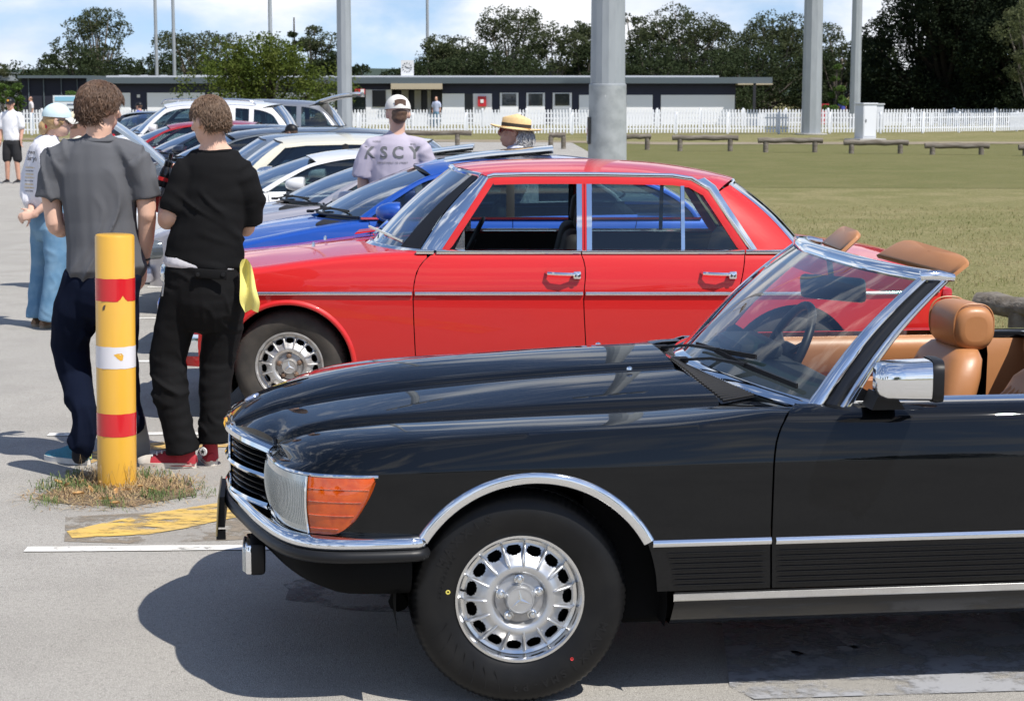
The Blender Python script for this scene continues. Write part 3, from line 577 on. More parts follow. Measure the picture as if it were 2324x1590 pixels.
shade = MB().grid([[ws_pt(t, v)+Vector((.004, 0, -.002)) for t in frange(-.99, .99, 25)] for v in (.84, .92, .99)]).build('sun_band', glass('green_band', (.35, .66, .60), .3), wsc)
frm = [(-.016, -.012), (.004, -.014), (.014, -.006), (.014, .006), (.004, .012), (-.016, .010)]
MB().sweep([ws_pt(t, 0)+Vector((-.008, 0, -.004)) for t in frange(1.0, -1.0, 41)], [(-.014, -.008), (.010, -.012), (.024, -.012), (.026, -.006), (.012, .006), (-.014, .012)]).build('windscreen_frame', CHROME, wsc)
MB().sweep([ws_pt(t, 1)+Vector((.008, 0, .006)) for t in frange(1.02, -1.02, 41)], [(-.028, -.014), (.012, -.022), (.022, -.014), (.018, .004), (.0, .014), (-.03, .012)]).build('windscreen_frame', CHROME, wsc, ang=50)
for s in (1, -1):
    A = [ws_pt(-s, v) for v in frange(0, 1.0, 12)]; A[0] = A[0]+Vector((-.02, 0, -.02))
    Bp = [Vector((lerp(.985, 1.335, v), -s*lerp(.822, .700, v), lerp(.862, 1.235, v)))+Vector((-.018*math.sin(PI*v), 0, .012*math.sin(PI*v))) for v in frange(0, 1.0, 12)]
    up = Vector((0, -s, 0))
    def band(f0, f1, h0, h1, name, m, rnd=.004):
        rows = []
        for a, b in zip(A, Bp):
            o = Vector((-.10, -s, .12)).normalized(); p0 = a.lerp(b, f0); p1 = a.lerp(b, f1); mid = (p0+p1)/2
            rows.append([p0-o*.012, p0+o*h0, p0.lerp(p1, .25)+o*(h0+rnd), mid+o*((h0+h1)/2+rnd), p0.lerp(p1, .75)+o*(h1+rnd), p1+o*h1, p1-o*.012])
        MB().grid(rows).grid([rows[-1][:3]+rows[-1][3:], [p+Vector((.001, 0, -.01)) for p in rows[-1]]]).build(name, m, wsc, ang=60)
    band(-.12, .26, .006, .010, 'pillar_trim', CHROME, .006); band(.27, .70, .004, .004, 'pillar', SATIN, .004); band(.71, .86, .007, .007, 'pillar_trim', CHROME); band(.88, 1.02, .004, .0, 'pillar_trim', CHROME)
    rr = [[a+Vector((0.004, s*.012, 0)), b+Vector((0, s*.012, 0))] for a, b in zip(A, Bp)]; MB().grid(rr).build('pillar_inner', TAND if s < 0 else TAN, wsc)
    MB().tube([A[-1]+Vector((-.012, -s*.004, .002)), A[-1].lerp(Bp[-1], .5)+Vector((0, -s*.008, .004)), Bp[-1]+Vector((0, -s*.004, -.002))], [.018, .017, .012], 10).build('pillar_cap', CHROME, wsc)
    # quarter trim where the belt meets the pillar
    MB().prism([(.985, .868), (1.10, .868), (1.06, .90), (1.01, .93)], -s*.80-.006, -s*.80+.006).build('quarter_piece', SATIN, K)
# cowl with louvres
cw = MB(); rows = []
for u in frange(0, 1, 8):
    rows.append([(lerp(b_xr(abs(y))+.006, wsb(y)-.016, u), y, lerp(pc([(0, .944), (.27, .922), (.45, .885), (.6, .845)])(abs(y)), zwb(y)-.012, u)) for y in frange(-.60, .60, 31)])
cw.grid(rows); cowl = cw.build('cowl', SATIN, K, ang=60)
side = MB().grid([[(lerp(.655, .84, t), s*lerp(.60, .765, t)*(1)-0, .843+.016*t) for t in frange(0, 1, 6)] for s in (1,)]+[[(lerp(.70, .87, t), lerp(.58, .775, t), .852+.012*t) for t in frange(0, 1, 6)]]); side.build('cowl_corner', BPNT, K); side.mirrored().build('cowl_corner', BPNT, K)
def cowl_z(x, y):
    a = abs(y); x0, x1 = b_xr(a)+.006, wsb(y)-.016; u = min(max((x-x0)/(x1-x0), 0), 1); return lerp(pc([(0, .944), (.27, .922), (.45, .885), (.6, .845)])(a), zwb(y)-.012, u)
for i in range(25):
    y = -.17-i*.0172
    for s in (1, -1):
        x0 = b_xr(abs(y))+.018; x1 = min(x0+.15, wsb(y)-.03)
        MB().grid([[(x, s*y-.004, cowl_z(x, y)+.001), (x, s*y-.002, cowl_z(x, y)+.006), (x, s*y+.003, cowl_z(x, y)+.0065), (x, s*y+.005, cowl_z(x, y)+.001)] for x in frange(x0, x1, 6)]).build('louvre', BLACK, cowl, smooth=False)
        if s == 1: MB().rbox((x1+.004, y, cowl_z(x1, y)+.006), (.005, .005, .003), .001).build('louvre_rivet', CHROME, cowl)
# wipers
def wiper(p0, p1, p2):
    p0, p1, p2 = Vector(p0), Vector(p1), Vector(p2); w = MB(); w.rbox(p0, (.05, .03, .02), .006); w.sweep([p0, p0.lerp(p1, .5)+Vector((0, 0, .008)), p1], [(-.007, -.004), (.007, -.004), (.006, .004), (-.006, .004)])
    d = (p2-p1); a, b = p1-d*.8, p1+d; w.sweep([a, p1+Vector((-.004, 0, .006)), b], [(-.003, -.008), (.004, -.008), (.004, .006), (-.003, .006)]); return w
def on_ws(t, v, h=.022):
    p = ws_pt(t, v); return (p.x-h*.75, p.y, p.z+h*.66)
def wiper2(piv, mid, a, b):
    w = MB(); piv = Vector(piv); mid, a, b = [Vector(on_ws(*q)) for q in (mid, a, b)]
    w.rbox(piv, (.06, .03, .022), .008).sweep([piv, piv.lerp(mid, .5)+Vector((0, 0, .012)), mid], [(-.008, -.004), (.008, -.004), (.006, .005), (-.006, .005)])
    w.sweep([a, mid+Vector((0, 0, -.002)), b], [(-.003, -.009), (.004, -.009), (.004, .006), (-.003, .006)]); return w
wiper2((.60, .10, .925), (-.24, .13), (.05, .10), (-.57, .17)).build('wiper', BLACK, K); wiper2((.615, -.145, .918), (-.55, .10), (-.22, .12), (-.92, .065)).build('wiper', BLACK, K)
# door mirror
dmr = MB(); sec = []
for x, sy, sz, ox in ((1.0, .048, .034, 0), (1.008, .066, .046, 0), (1.03, .075, .053, 0), (1.08, .078, .055, 0), (1.14, .080, .057, 0), (1.165, .081, .058, 0)):
    sec.append([(x+.012*math.cos(a), -HW-.105+sy*abs(math.cos(a))**.55*math.copysign(1, math.cos(a)), .972+sz*abs(math.sin(a))**.55*math.copysign(1, math.sin(a))) for a in frange(0, 2*PI*.9722, 36)])
dmr.grid(sec, cv=True); dmr.f.append(tuple(range(36))); mir = dmr.build('door_mirror', CHROME, K, ang=70)
hs = MB(); hs.grid([[(x+.012*math.cos(a), -HW-.105+sy*abs(math.cos(a))**.5*math.copysign(1, math.cos(a)), .972+sz*abs(math.sin(a))**.5*math.copysign(1, math.sin(a))) for a in frange(0, 2*PI*.9722, 36)] for x, sy, sz in ((1.158, .083, .060), (1.17, .086, .063), (1.19, .084, .061), (1.192, .07, .05))], cv=True); hs.f.append(tuple(range(36*3, 36*4))); hs.build('mirror_rim', BLACK, mir, ang=50)
MB().prism([(1.02, .872), (1.12, .872), (1.10, .90), (1.04, .92)], -HW-.03, -HW+.07).build('mirror_foot', BLACK, mir)
# cabin
MB().box((1.35, 0, .30), (1.75, 1.56, .04)).box((1.35, 0, .38), (1.5, .26, .2)).build('cabin_floor', mat('carpet', (.05, .035, .025), .95), K)
dash = MB().rbox((.96, 0, .80), (.34, 1.50, .13), .05, seg=3).rbox((.90, 0, .70), (.22, 1.48, .3), .04).rbox((.98, .37, .895), (.16, .36, .06), .025).build('dashboard', mat('dash_black', (.012, .014, .014), .6), K)
for s, nm in ((1, door2), (-1, door)):
    y = s*(HW-.11)
    MB().sweep([(1.02, y, 0), (1.93, y, 0)], [(.02*s, .865), (-.012*s, .872), (.05*s, .862), (.06*s, .82), (.045*s, .74), (.03*s, .715)], closed=False).build('door_card_top', TAN, nm, ang=70)
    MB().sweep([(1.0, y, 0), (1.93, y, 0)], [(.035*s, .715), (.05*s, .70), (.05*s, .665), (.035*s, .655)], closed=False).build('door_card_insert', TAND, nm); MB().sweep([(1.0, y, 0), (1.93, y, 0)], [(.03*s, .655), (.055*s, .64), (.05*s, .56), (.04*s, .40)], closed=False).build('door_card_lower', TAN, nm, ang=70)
    MB().sweep([(2.0, s*(HW-.13), 0), (2.5, s*(HW-.13), 0)], [(-.03*s, .862), (.03*s, .855), (.05*s, .80), (.045*s, .60)], closed=False).build('rear_trim', TAN, K)
    MB().sweep([(1.97, s*(HW-.135), .875), (2.6, s*(HW-.2), .872)], [(-.012, -.012), (.012, -.012), (.012, .006), (-.012, .006)]).build('hood_seal', BLACK, K)
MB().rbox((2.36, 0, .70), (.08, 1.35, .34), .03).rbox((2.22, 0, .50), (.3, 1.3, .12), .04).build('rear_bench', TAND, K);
MB().grid([[(2.13, y, .885), (2.4, y, .888), (2.6, y, .885)] for y in frange(-.72, .72, 8)]).build('hood_cover', BPNT, K)
def seat(y, dx=0):
    sx = 1.345+dx; s = MB(); rows = []
    # backrest as a lofted cushion
    for z, w, t in ((.42, .22, .05), (.46, .235, .07), (.55, .245, .075), (.66, .25, .078), (.74, .245, .08), (.79, .232, .078), (.852, .205, .068), (.885, .16, .048), (.895, .08, .02)):
        x = sx+.24+(z-.42)*.33; rows.append([(x+t*math.copysign(abs(math.cos(a))**.7, math.cos(a))*(1+.25*(math.cos(a) < 0)*math.sin(a)**2), y+w*math.copysign(abs(math.sin(a))**.6, math.sin(a)), z) for a in frange(0, 2*PI*.96875, 32)])
    s.grid(rows, cv=True); s.f.append(tuple(range(len(s.v)-32, len(s.v)))); ob = s.build('seat_back', TAN, K, ang=70); ob['label'] = 'tan leather bucket seat back'
    pl = MB()
    for k in range(9):
        yy = y-.14+.28*k/8; pl.tube([(sx+.24+(z-.42)*.33-.088+(.03 if z > .80 else 0), yy, z) for z in (.46, .56, .66, .74, .79, .825)], .010, 6)
    pl.build('pleat', TAN, ob)
    MB().rbox((sx+.03, y, .44), (.46, .50, .15), .06, seg=3).build('seat_cushion', TAN, K)
    # headrest
    h = MB(); rows = []
    for v, sc in ((-.152, .50), (-.150, .66), (-.143, .80), (-.13, .89), (-.11, .95), (-.06, .99), (0, 1), (.06, .99), (.11, .95), (.13, .89), (.143, .80), (.150, .66), (.152, .50)):
        rows.append([(sx+.415+(.078*sc+.002)*math.copysign(abs(math.cos(a))**.75, math.cos(a))+.16*(.005), y+v, .958+(.085*sc+.002)*math.copysign(abs(math.sin(a))**.75, math.sin(a))) for a in frange(0, 2*PI*.96875, 32)])
    h.grid(rows, cv=True); h.f.append(tuple(range(32))); h.f.append(tuple(range(len(h.v)-32, len(h.v)))); hr = h.build('headrest', TAN, K, ang=70)
    for v in (-.128, .128): MB().tube([(sx+.415+.073*math.copysign(abs(math.cos(a))**.75, math.cos(a)), y+v, .965+.080*math.copysign(abs(math.sin(a))**.75, math.sin(a))) for a in frange(0, 2*PI, 40)], .0035, 6, caps=False).build('piping', TAN, hr)
    MB().tube([(sx+.41, y-.05, .80), (sx+.41, y-.05, .93)], .006, 8).tube([(sx+.41, y+.05, .80), (sx+.41, y+.05, .93)], .006, 8).build('headrest_post', CHROME, hr)
seat(.365); seat(-.365, .07)
st = MB(); C = Vector((1.10, .365, .86)); M = Matrix.Translation(C) @ Matrix.Rotation(R(-62), 4, 'Y')
ring = MB().tube([(.195*math.cos(a), .195*math.sin(a), 0) for a in frange(0, 2*PI, 41)], .016, 10, caps=False); ring.rbox((0, 0, -.01), (.10, .16, .04), .02)
for a in (R(20), R(160), R(-20), R(200)): ring.tube([(0, 0, -.01), (.19*math.sin(a), .19*math.cos(a), 0)], .014, 6)
ring.xf(M).build('steering_wheel', BLACK, K); MB().tube([(.95, .365, .80), (1.10, .365, .86)], .03, 10).build('steering_column', BLACK, K)
# sun visors flipped up above the frame
def visor(a, b, c, d):
    a, b, c, d = [Vector(q) for q in (a, b, c, d)]; nn = (b-a).cross(d-a).normalized(); o = [(0, .0), (1, .0), (1, .72), (.97, .88), (.90, .97), (.82, 1), (.18, 1), (.10, .97), (.03, .88), (0, .72)]
    P = [a.lerp(b, u).lerp(d.lerp(c, u), v) for u, v in o]; m = sum(P, Vector())/len(P); P = [q-nn*(q-m).dot(nn)*.85 for q in P]; return MB().grid([[m+(p-m)*sc+nn*h for p in P] for h, sc in ((-.012, .02), (-.012, .90), (-.006, .99), (.006, .99), (.012, .9), (.013, .02))], cv=True)
visor((1.285, -.12, 1.243), (1.355, -.65, 1.226), (1.412, -.645, 1.290), (1.375, -.135, 1.300)).build('sun_visor', TAN, K, ang=50); visor((1.245, .16, 1.243), (1.315, .63, 1.232), (1.40, .62, 1.290), (1.32, .17, 1.308)).build('sun_visor', TAN, K, ang=50)
MB().rbox((1.165, -.02, 1.135), (.035, .26, .085), .02, Matrix.Rotation(R(38), 3, 'Z') @ Matrix.Rotation(R(-8), 3, 'Y')).tube([(1.16, -.02, 1.165), (1.15, -.02, 1.235)], .010, 8).build('rear_view_mirror', SATIN, K)
# ---------------------------------------------------------------- saloon builder (x runs back from the front axle, near side is -y)
def alloy_wheel(parent, x, z, y0, rad, spokes=10, far=False, m=None):
    w = bpy.data.objects.new('wheel', None); COL.objects.link(w); w.parent = parent; w.location = (x, y0, z)
    if far: w.rotation_euler = (0, 0, PI)
    r0 = rad*.66; MB().lathe([(r0, .01), (r0+.02, -.004), (lerp(r0, rad, .55), -.01), (rad-.02, .004), (rad-.004, .02), (rad, .04), (rad, .17), (rad-.02, .2), (r0, .2)], 64).build('tyre', RUBBER, w)
    q = MB().lathe([(r0-.012, .03), (r0-.006, .0), (r0+.004, .0), (r0+.004, .02)], 64); q.lathe([(.0001, -.002), (.03, .0), (.045, .012), (.05, .03)], 24)
    for i in range(spokes):
        a = 2*PI*i/spokes; c, s = math.cos(a), math.sin(a); q.grid([[(r*c-t*s, y, r*s+t*c) for t, y in ((-wd, .03), (-wd*.7, .006+dy), (wd*.7, .006+dy), (wd, .03))] for r, wd, dy in ((.03, .016, 0), (r0*.6, .014, .004), (r0-.008, .024, .01))])
    q.build('rim', m or ALU, w, ang=40); MB().lathe([(r0-.01, .06), (.0001, .06)], 24).build('brake_disc', MATTE, w); return w
def sedan(K, S):
    G = lambda k, d=None: S.get(k, d); HW = S['HW']; xf, xr, WB = S['xf'], S['xr'], S['WB']; wz, ar = S['wz'], S['ar']; P = S['paint']
    ins = pc(S['ins']); plan = pc(S['plan']); zt = pc(S['zt']); zh = pc(S['hood']); zb = pc(S['boot']); SB = G('sill', .24); ro = G('roll', .16); cr = G('crest', .028)
    belt = S['zb']; chrome = G('chrome', CHROME)
    def lo(x):
        for c in (0, WB):
            d = abs(x-c)
            if d < ar: return max(SB, wz+math.sqrt(ar*ar-d*d)*G('arch_s', 1.0))
        return SB
    def yy(x, z): return -(HW-ins(z)-plan(x))
    def archxs(c): return [c-ar*math.cos(a) for a in frange(.03, PI-.03, 30)]
    TS = [0, .05, .12, .22, .34, .46, .58, .69, .79, .87, .93, .97, 1]
    def panel(x0f, x1f, us, roll):
        rows = []
        for u in us:
            col = []; xm = lerp(x0f(.5), x1f(.5), u); l = lo(xm)
            for t in TS:
                h = zt(xm)-(cr if roll else 0); z = lerp(l, h, t); x = lerp(x0f(z), x1f(z), u); col.append(Vector((x, yy(x, z), z)))
            if roll:
                s = col[-1]; x = s.x; e = Vector((x, s.y+ro, zt(x)+G('edge_up', .004))); c = Vector((x, s.y+.012, zt(x)+.004))
                for t in (.2, .4, .6, .8, 1): col.append(s*(1-t)**2+c*2*t*(1-t)+e*t*t)
                col.append(e+Vector((0, .001, -.02)))
            else: col.append(col[-1]+Vector((0, .05, .0)))
            rows.append([col[0]+Vector((0, .04, 0))]+col)
        rows = [[p+Vector((0, .02, 0)) for p in rows[0]]]+rows+[[p+Vector((0, .02, 0)) for p in rows[-1]]]
        return MB().grid(rows)
    cf, cm, cb = S['cutF'], S['cutM'], S['cutR']; g = .0055
    out = {}
    def two(name, mb, m=P, par=K, ang=50):
        a = mb.build(name, m, par, ang=ang); b = mb.mirrored().build(name, m, par, ang=ang); return a, b
    k0 = lambda z: xf; k1 = lambda z: xr
    ux = lambda xs, a, b: [(x-a)/(b-a) for x in xs]
    xe = cf(.5)
    fx = sorted([xf, xf+.02, xf+.05, xf+.10, xf+.16, xf+.24, -ar-.005]+archxs(0)+[x for x in (ar+.01, ar+.08) if x < xe-.04]+[lerp(ar+.08, xe, t) for t in (.4, .75)]+[xe]); fx = sorted(set(x for x in fx if xf <= x <= xe))
    out['fender'] = two('front_fender', panel(k0, lambda z: cf(z)-g, ux(fx, xf, xe), True))
    out['door'] = two('front_door', panel(cf, lambda z: cm(z)-g, frange(0, 1, 12), False))
    if cb is not cm: out['rdoor'] = two('rear_door', panel(cm, lambda z: cb(z)-g, ux(sorted([cm(.5), lerp(cm(.5), WB-ar, .5), WB-ar-.01]+[x for x in archxs(WB) if x < cb(.5)]+[cb(.5)]), cm(.5), cb(.5)) if WB-ar < cb(.5) else frange(0, 1, 12), False))
    xe = cb(.5)
    qx = sorted(set([x for x in [xe, lerp(xe, WB-ar, .5)]+archxs(WB)+[WB+ar+.01, lerp(WB+ar, xr, .4), lerp(WB+ar, xr, .7), xr-.12, xr-.06, xr-.02, xr] if xe <= x <= xr])); out['quarter'] = two('rear_quarter', panel(cb, k1, ux(qx, xe, xr), True))
    # bonnet, boot, ends
    def top(xs0, xs1, zc, n, name, gap=.004):
        rows = []
        for i in range(n+1):
            row = []
            for q in frange(-1, 1, 19):
                a = abs(q); x = lerp(xs0(a), xs1(a), i/n); w = -yy(x, zt(x)-cr)-ro-gap; e = zt(x)+G('edge_up', .004); row.append((x, q*w, e+(max(zc(x), e-.02)-e)*(1-a**G('crown', 2.2))))
            row = [(row[0][0], row[0][1], row[0][2]-.02)]+row+[(row[-1][0], row[-1][1], row[-1][2]-.02)]; rows.append(row)
        rows = [[(p[0], p[1], p[2]-.03) for p in rows[0]]]+rows+[[(p[0], p[1], p[2]-.02) for p in rows[-1]]]
        return MB().grid(rows).build(name, P, K, ang=50)
    hc, he = S['cowl']; fn = G('nose', .05)
    out['hood'] = top(lambda a: xf-fn*(1-a*a), lambda a: lerp(hc, he, a*a), zh, 22, 'bonnet')
    bc, be = S['deck']; out['boot'] = top(lambda a: lerp(bc, be, a*a), lambda a: xr+.02*(1-a*a), zb, 14, 'boot_lid')
    def end(x0, sgn, bulge):
        w = -yy(x0, .5); rows = []
        for z in frange(.26, zt(x0)-.0, 12): rows.append([(x0+sgn*bulge*(1-(abs(q))**2.5)+ (sgn*.02 if .35 < z < .55 else 0), q*(w-max(0, (z-zt(x0)+cr)/cr)*ro if z > zt(x0)-cr else w), z) for q in frange(-1, 1, 17)])
        return MB().grid(rows)
    out['nose'] = end(xf, -1, fn).build('front_panel', P, K, ang=50); out['tail'] = end(xr, 1, .03).build('rear_panel', P, K, ang=50)
    # wheels
    for x in (0, WB):
        for s in (-1, 1):
            if G('bundt'): bundt_wheel(K, x, wz, s*(HW-.05), rad=S['wr'], width=.19, rim=.189, letters=False, far=s > 0, dusty=True, rot=R(5))
            else: alloy_wheel(K, x, wz, s*(HW-.03), S['wr'], G('spokes', 10), far=s > 0)
        h = MB(); h.grid([[(x+(ar+.004)*math.cos(a), y, wz+(ar+.004)*math.sin(a)) for a in frange(R(-25), R(205), 20)] for y in (-HW+.03, -HW+.40)]); h.grid([[(x+r*math.cos(a), -HW+.40, wz+r*math.sin(a)) for a in frange(R(-25), R(205), 20)] for r in (ar+.004, .03)]); two('wheel_housing', h, MATTE)
    MB().box(((xf+xr)/2, 0, SB+.0), (xr-xf-.3, HW*1.7, .06)).build('underbody', MATTE, K)
    MB().box((lerp(xf, hc, .5), 0, .55), (hc-xf-.3, HW*.95, .30)).build('engine_bay', MATTE, K)
    # ------------------------------------------------------------ greenhouse
    D = S['dlo']; ib, it = S['ib'], S['it']; zr = max(p[1] for p in D); GL = G('glass', DGLASS)
    def gy(z): t = (z-belt)/(zr-belt); return HW-lerp(ib, it, t)-.02*math.sin(PI*min(max(t, 0), 1))*-1*G('bow', .6)
    ds = spl([(x, 0, z) for x, z in D], 70) if G('smooth_dlo', True) else [Vector((a[0]+(b[0]-a[0])*i/8, 0, a[1]+(b[1]-a[1])*i/8)) for a, b in zip(D, D[1:]) for i in range(8)]+[Vector((D[-1][0], 0, D[-1][1]))]
    dl = [Vector((p.x, -gy(p.z), p.z)) for p in ds]
    sw = lambda q: MB().grid([[(p.x, -gy(lerp(belt-.01, p.z, t))+.012, lerp(belt-.01, p.z, t)) for t in frange(0, 1, 6)] for p in dl if p.x > q]); sw(G('open_to', -9)).build('side_window', GL, K); sw(-9).mirrored().build('side_window', GL, K)
    ft = G('frame_w', .03)
    fr = [(-.006, -ft), (.004, -ft), (.006, 0), (.004, .006), (-.008, .006)]
    fo_ = MB().sweep([p+Vector((0, .004, 0)) for p in dl], [(-.012, .004), (.003, .004), (.006, -ft*.3), (.004, -ft), (-.012, -ft)] if True else fr, up=(0, -1, 0))
    # frame: ribbon on the inside of the opening line
    rows = []
    for i, p in enumerate(dl):
        t = (dl[min(i+1, len(dl)-1)]-dl[max(i-1, 0)]).normalized(); o = Vector((t.z, 0, -t.x)); r = []
        for a, h in ((-.008, .012), (-.006, -.002), (.4*ft, -.005), (ft, -.002), (ft, .014)):
            q = p+o*a; r.append(Vector((q.x, -gy(max(q.z, belt))-.0+h, max(q.z, belt-.005))))
        rows.append(r)
    two('window_frame', MB().grid(rows), G('frame_mat', P))
    for xb, w, m in G('pillars', []):
        top_z = next((p.z for p in dl if p.x >= xb and p.z > belt+.1), zr)
        rows = [[(xb+d+S.get('lean', 0)*(z-belt), -gy(z)+h, z) for d, h in ((-w, .014), (-w, -.002), (0, -.004), (w, -.002), (w, .014))] for z in frange(belt, top_z-.008, 8)]; two('door_pillar', MB().grid(rows), m)
    b0, b1, bz, bz1, t0, t1, tz, tz1 = S['ws']; yb = gy(belt)-S.get('wsin', .03); ytp = gy(zr)-.03
    def wp(q, v, W=None):
        (b0, b1, bz, bz1, t0, t1, tz, tz1, yb, yt) = W; a = q*q
        p = Vector((lerp(b0, b1, a), q*yb, lerp(bz, bz1, a))).lerp(Vector((lerp(t0, t1, a), q*yt, lerp(tz, tz1, a))), v); n = Vector((-(tz-bz), 0, (t0-b0))); n.normalize()
        if n.z < 0: n = -n
        return p+n*(.022*math.sin(PI*v))
    W = (b0, b1, bz, bz1, t0, t1, tz, tz1, yb, ytp)
    ws = MB().grid([[wp(q, v, W) for q in frange(-1, 1, 21)] for v in frange(0, 1, 9)]).build('windscreen', G('wsglass', WGLASS), K)
    fm = G('ws_trim', BLACK); MB().tube([wp(q, 0, W) for q in frange(-1, 1, 25)], .011, 6).build('windscreen_trim', fm, ws); MB().tube([wp(q, 1, W)+Vector((.005, 0, .004)) for q in frange(-1, 1, 25)], .011, 6).build('windscreen_trim', fm, ws)
    # A pillars between windscreen edge and side opening
    npil = 14; da = [p for p in dl if p.x <= S['ws'][5]+.06]
    rows = []
    na = max(i for i, p in enumerate(dl) if p.x <= S.get('apx', S['ws'][5]+.08)); asub = [dl[int(na*t)] for t in frange(0, 1, npil)]
    for i, p in enumerate(asub):
        v = i/(npil-1); w = wp(-1, v, W); m = w.lerp(p, .5)+Vector((-.006, -.012, .008)); rows.append([w+Vector((0, .0, -.006)), w+Vector((.004, -.008, .006)), m, p+Vector((0, -.004, .002)), p+Vector((0, .01, 0))])
    out['apillar'] = two('windscreen_pillar', MB().grid(rows), G('pillar_mat', P), ang=60)
    r0, r1, rz, rz1, u0, u1, uz, uz1 = S['rw']; W2 = (r0, r1, rz, rz1, u0, u1, uz, uz1, gy(belt)-S.get('rwin', .10), gy(zr)-.09)
    rw = MB().grid([[wp(q, v, W2) for q in frange(-1, 1, 21)] for v in frange(0, 1, 9)]).build('rear_window', G('wsglass', WGLASS), K); MB().tube([wp(q, 0, W2) for q in frange(-1, 1, 21)], .010, 6).tube([wp(-1, v, W2) for v in frange(0, 1, 12)], .010, 6).tube([wp(1, v, W2) for v in frange(0, 1, 12)], .010, 6).tube([wp(q, 1, W2) for q in frange(-1, 1, 21)], .010, 6).build('rear_window_trim', G('rw_trim', fm), rw)
    # C pillars: from the opening's rear edge to the rear window edge
    nc = min(i for i, p in enumerate(dl) if p.x >= S.get('cpx', S['rw'][5]-.12)); csub = [dl[int(lerp(len(dl)-1, nc, t))] for t in frange(0, 1, npil)]; rows = []
    for i, p in enumerate(csub):
        v = i/(npil-1); w = wp(-1, v, W2); r = []
        for t in (0, .03, .25, .5, .75, .93, 1):
            q = p.lerp(w, t); bl = .018*math.sin(PI*t); r.append(q+Vector((0, -bl*.9, bl*.5)))
        rows.append([p+Vector((0, .02, 0))]+r)
    out['cpillar'] = two('rear_pillar', MB().grid(rows), P, ang=60)
    # roof
    zro = pc(S['roofz']); rl = dl[na:nc+1]; rows = []; n = 26
    for i in range(n+1):
        p = rl[min(int(lerp(0, len(rl)-1, i/n)), len(rl)-1)]; row = []
        for q in frange(-1, 1, 25):
            a = abs(q); xs = lerp(lerp(t0, u0, i/n), p.x, a**2.0) if True else 0; z = p.z+(max(zro(xs), p.z)-p.z)*(1-a**2.6)+.004; row.append((xs, q*(-p.y+.002), z))
        row = [(row[0][0], row[0][1]+.004, row[0][2]-.015)]+row+[(row[-1][0], row[-1][1]-.004, row[-1][2]-.015)]; rows.append(row)
    out['roof'] = MB().grid(rows).build('roof', G('roof_mat', P), K, ang=60)
    # cabin
    MB().box((lerp(hc, bc, .52), 0, .35), (bc-hc-.1, HW*1.75, .05)).box((bc-.02, 0, .7), (.06, HW*1.7, .5)).build('cabin_floor', MATTE, K); im = G('trim_mat', mat('dark_cabin', (.012, .012, .013), .7))
    MB().rbox((hc+.32, 0, belt-.12), (.45, HW*1.66, .2), .05).build('dashboard', im, K)
    two('door_trim', MB().grid([[(x, yy(x, z)+.07, z) for z in frange(.32, belt-.01, 6)] for x in frange(he+.05, be-.25, 10)]), im)
    sx = G('seat_x', lerp(hc, bc, .46))
    for s in (-.37, .37):
        q = MB().rbox((sx, s, .47), (.5, .5, .16), .06, seg=3).rbox((sx+.32, s, .74), (.13, .48, .56), .055, Matrix.Rotation(R(14), 3, 'Y'), 3); q.build('seat', im, K)
        MB().rbox((sx+.42, s, 1.10), (.09, .25, .17), .04, Matrix.Rotation(R(8), 3, 'Y'), 3).tube([(sx+.40, s-.04, .98), (sx+.41, s-.04, 1.06)], .006, 6).tube([(sx+.40, s+.04, .98), (sx+.41, s+.04, 1.06)], .006, 6).build('headrest', im, K)
    if G('bench', True): MB().rbox((sx+.98, 0, .47), (.5, HW*1.5, .16), .06).rbox((sx+1.28, 0, .72), (.16, HW*1.5, .52), .06, Matrix.Rotation(R(16), 3, 'Y')).build('rear_bench', im, K)
    M = Matrix.Translation((hc+.60, .37, belt-.06)) @ Matrix.Rotation(R(-62), 4, 'Y'); st = MB().tube([(.185*math.cos(a), .185*math.sin(a), 0) for a in frange(0, 2*PI, 33)], .013, 8, caps=False).rbox((0, 0, -.01), (.1, .1, .03), .01)
    for a in (R(90), R(210), R(330)): st.tube([(0, 0, -.01), (.18*math.cos(a), .18*math.sin(a), 0)], .013, 6)
    st.xf(M).build('steering_wheel', BLACK, K)
    S.update(gy=gy, dl=dl, yy=yy, wp=lambda q, v: wp(q, v, W), wr2=lambda q, v: wp(q, v, W2), cutz=(cf, cm, cb), lo=lo, two=two, out=out, zt_f=zt)
    return out
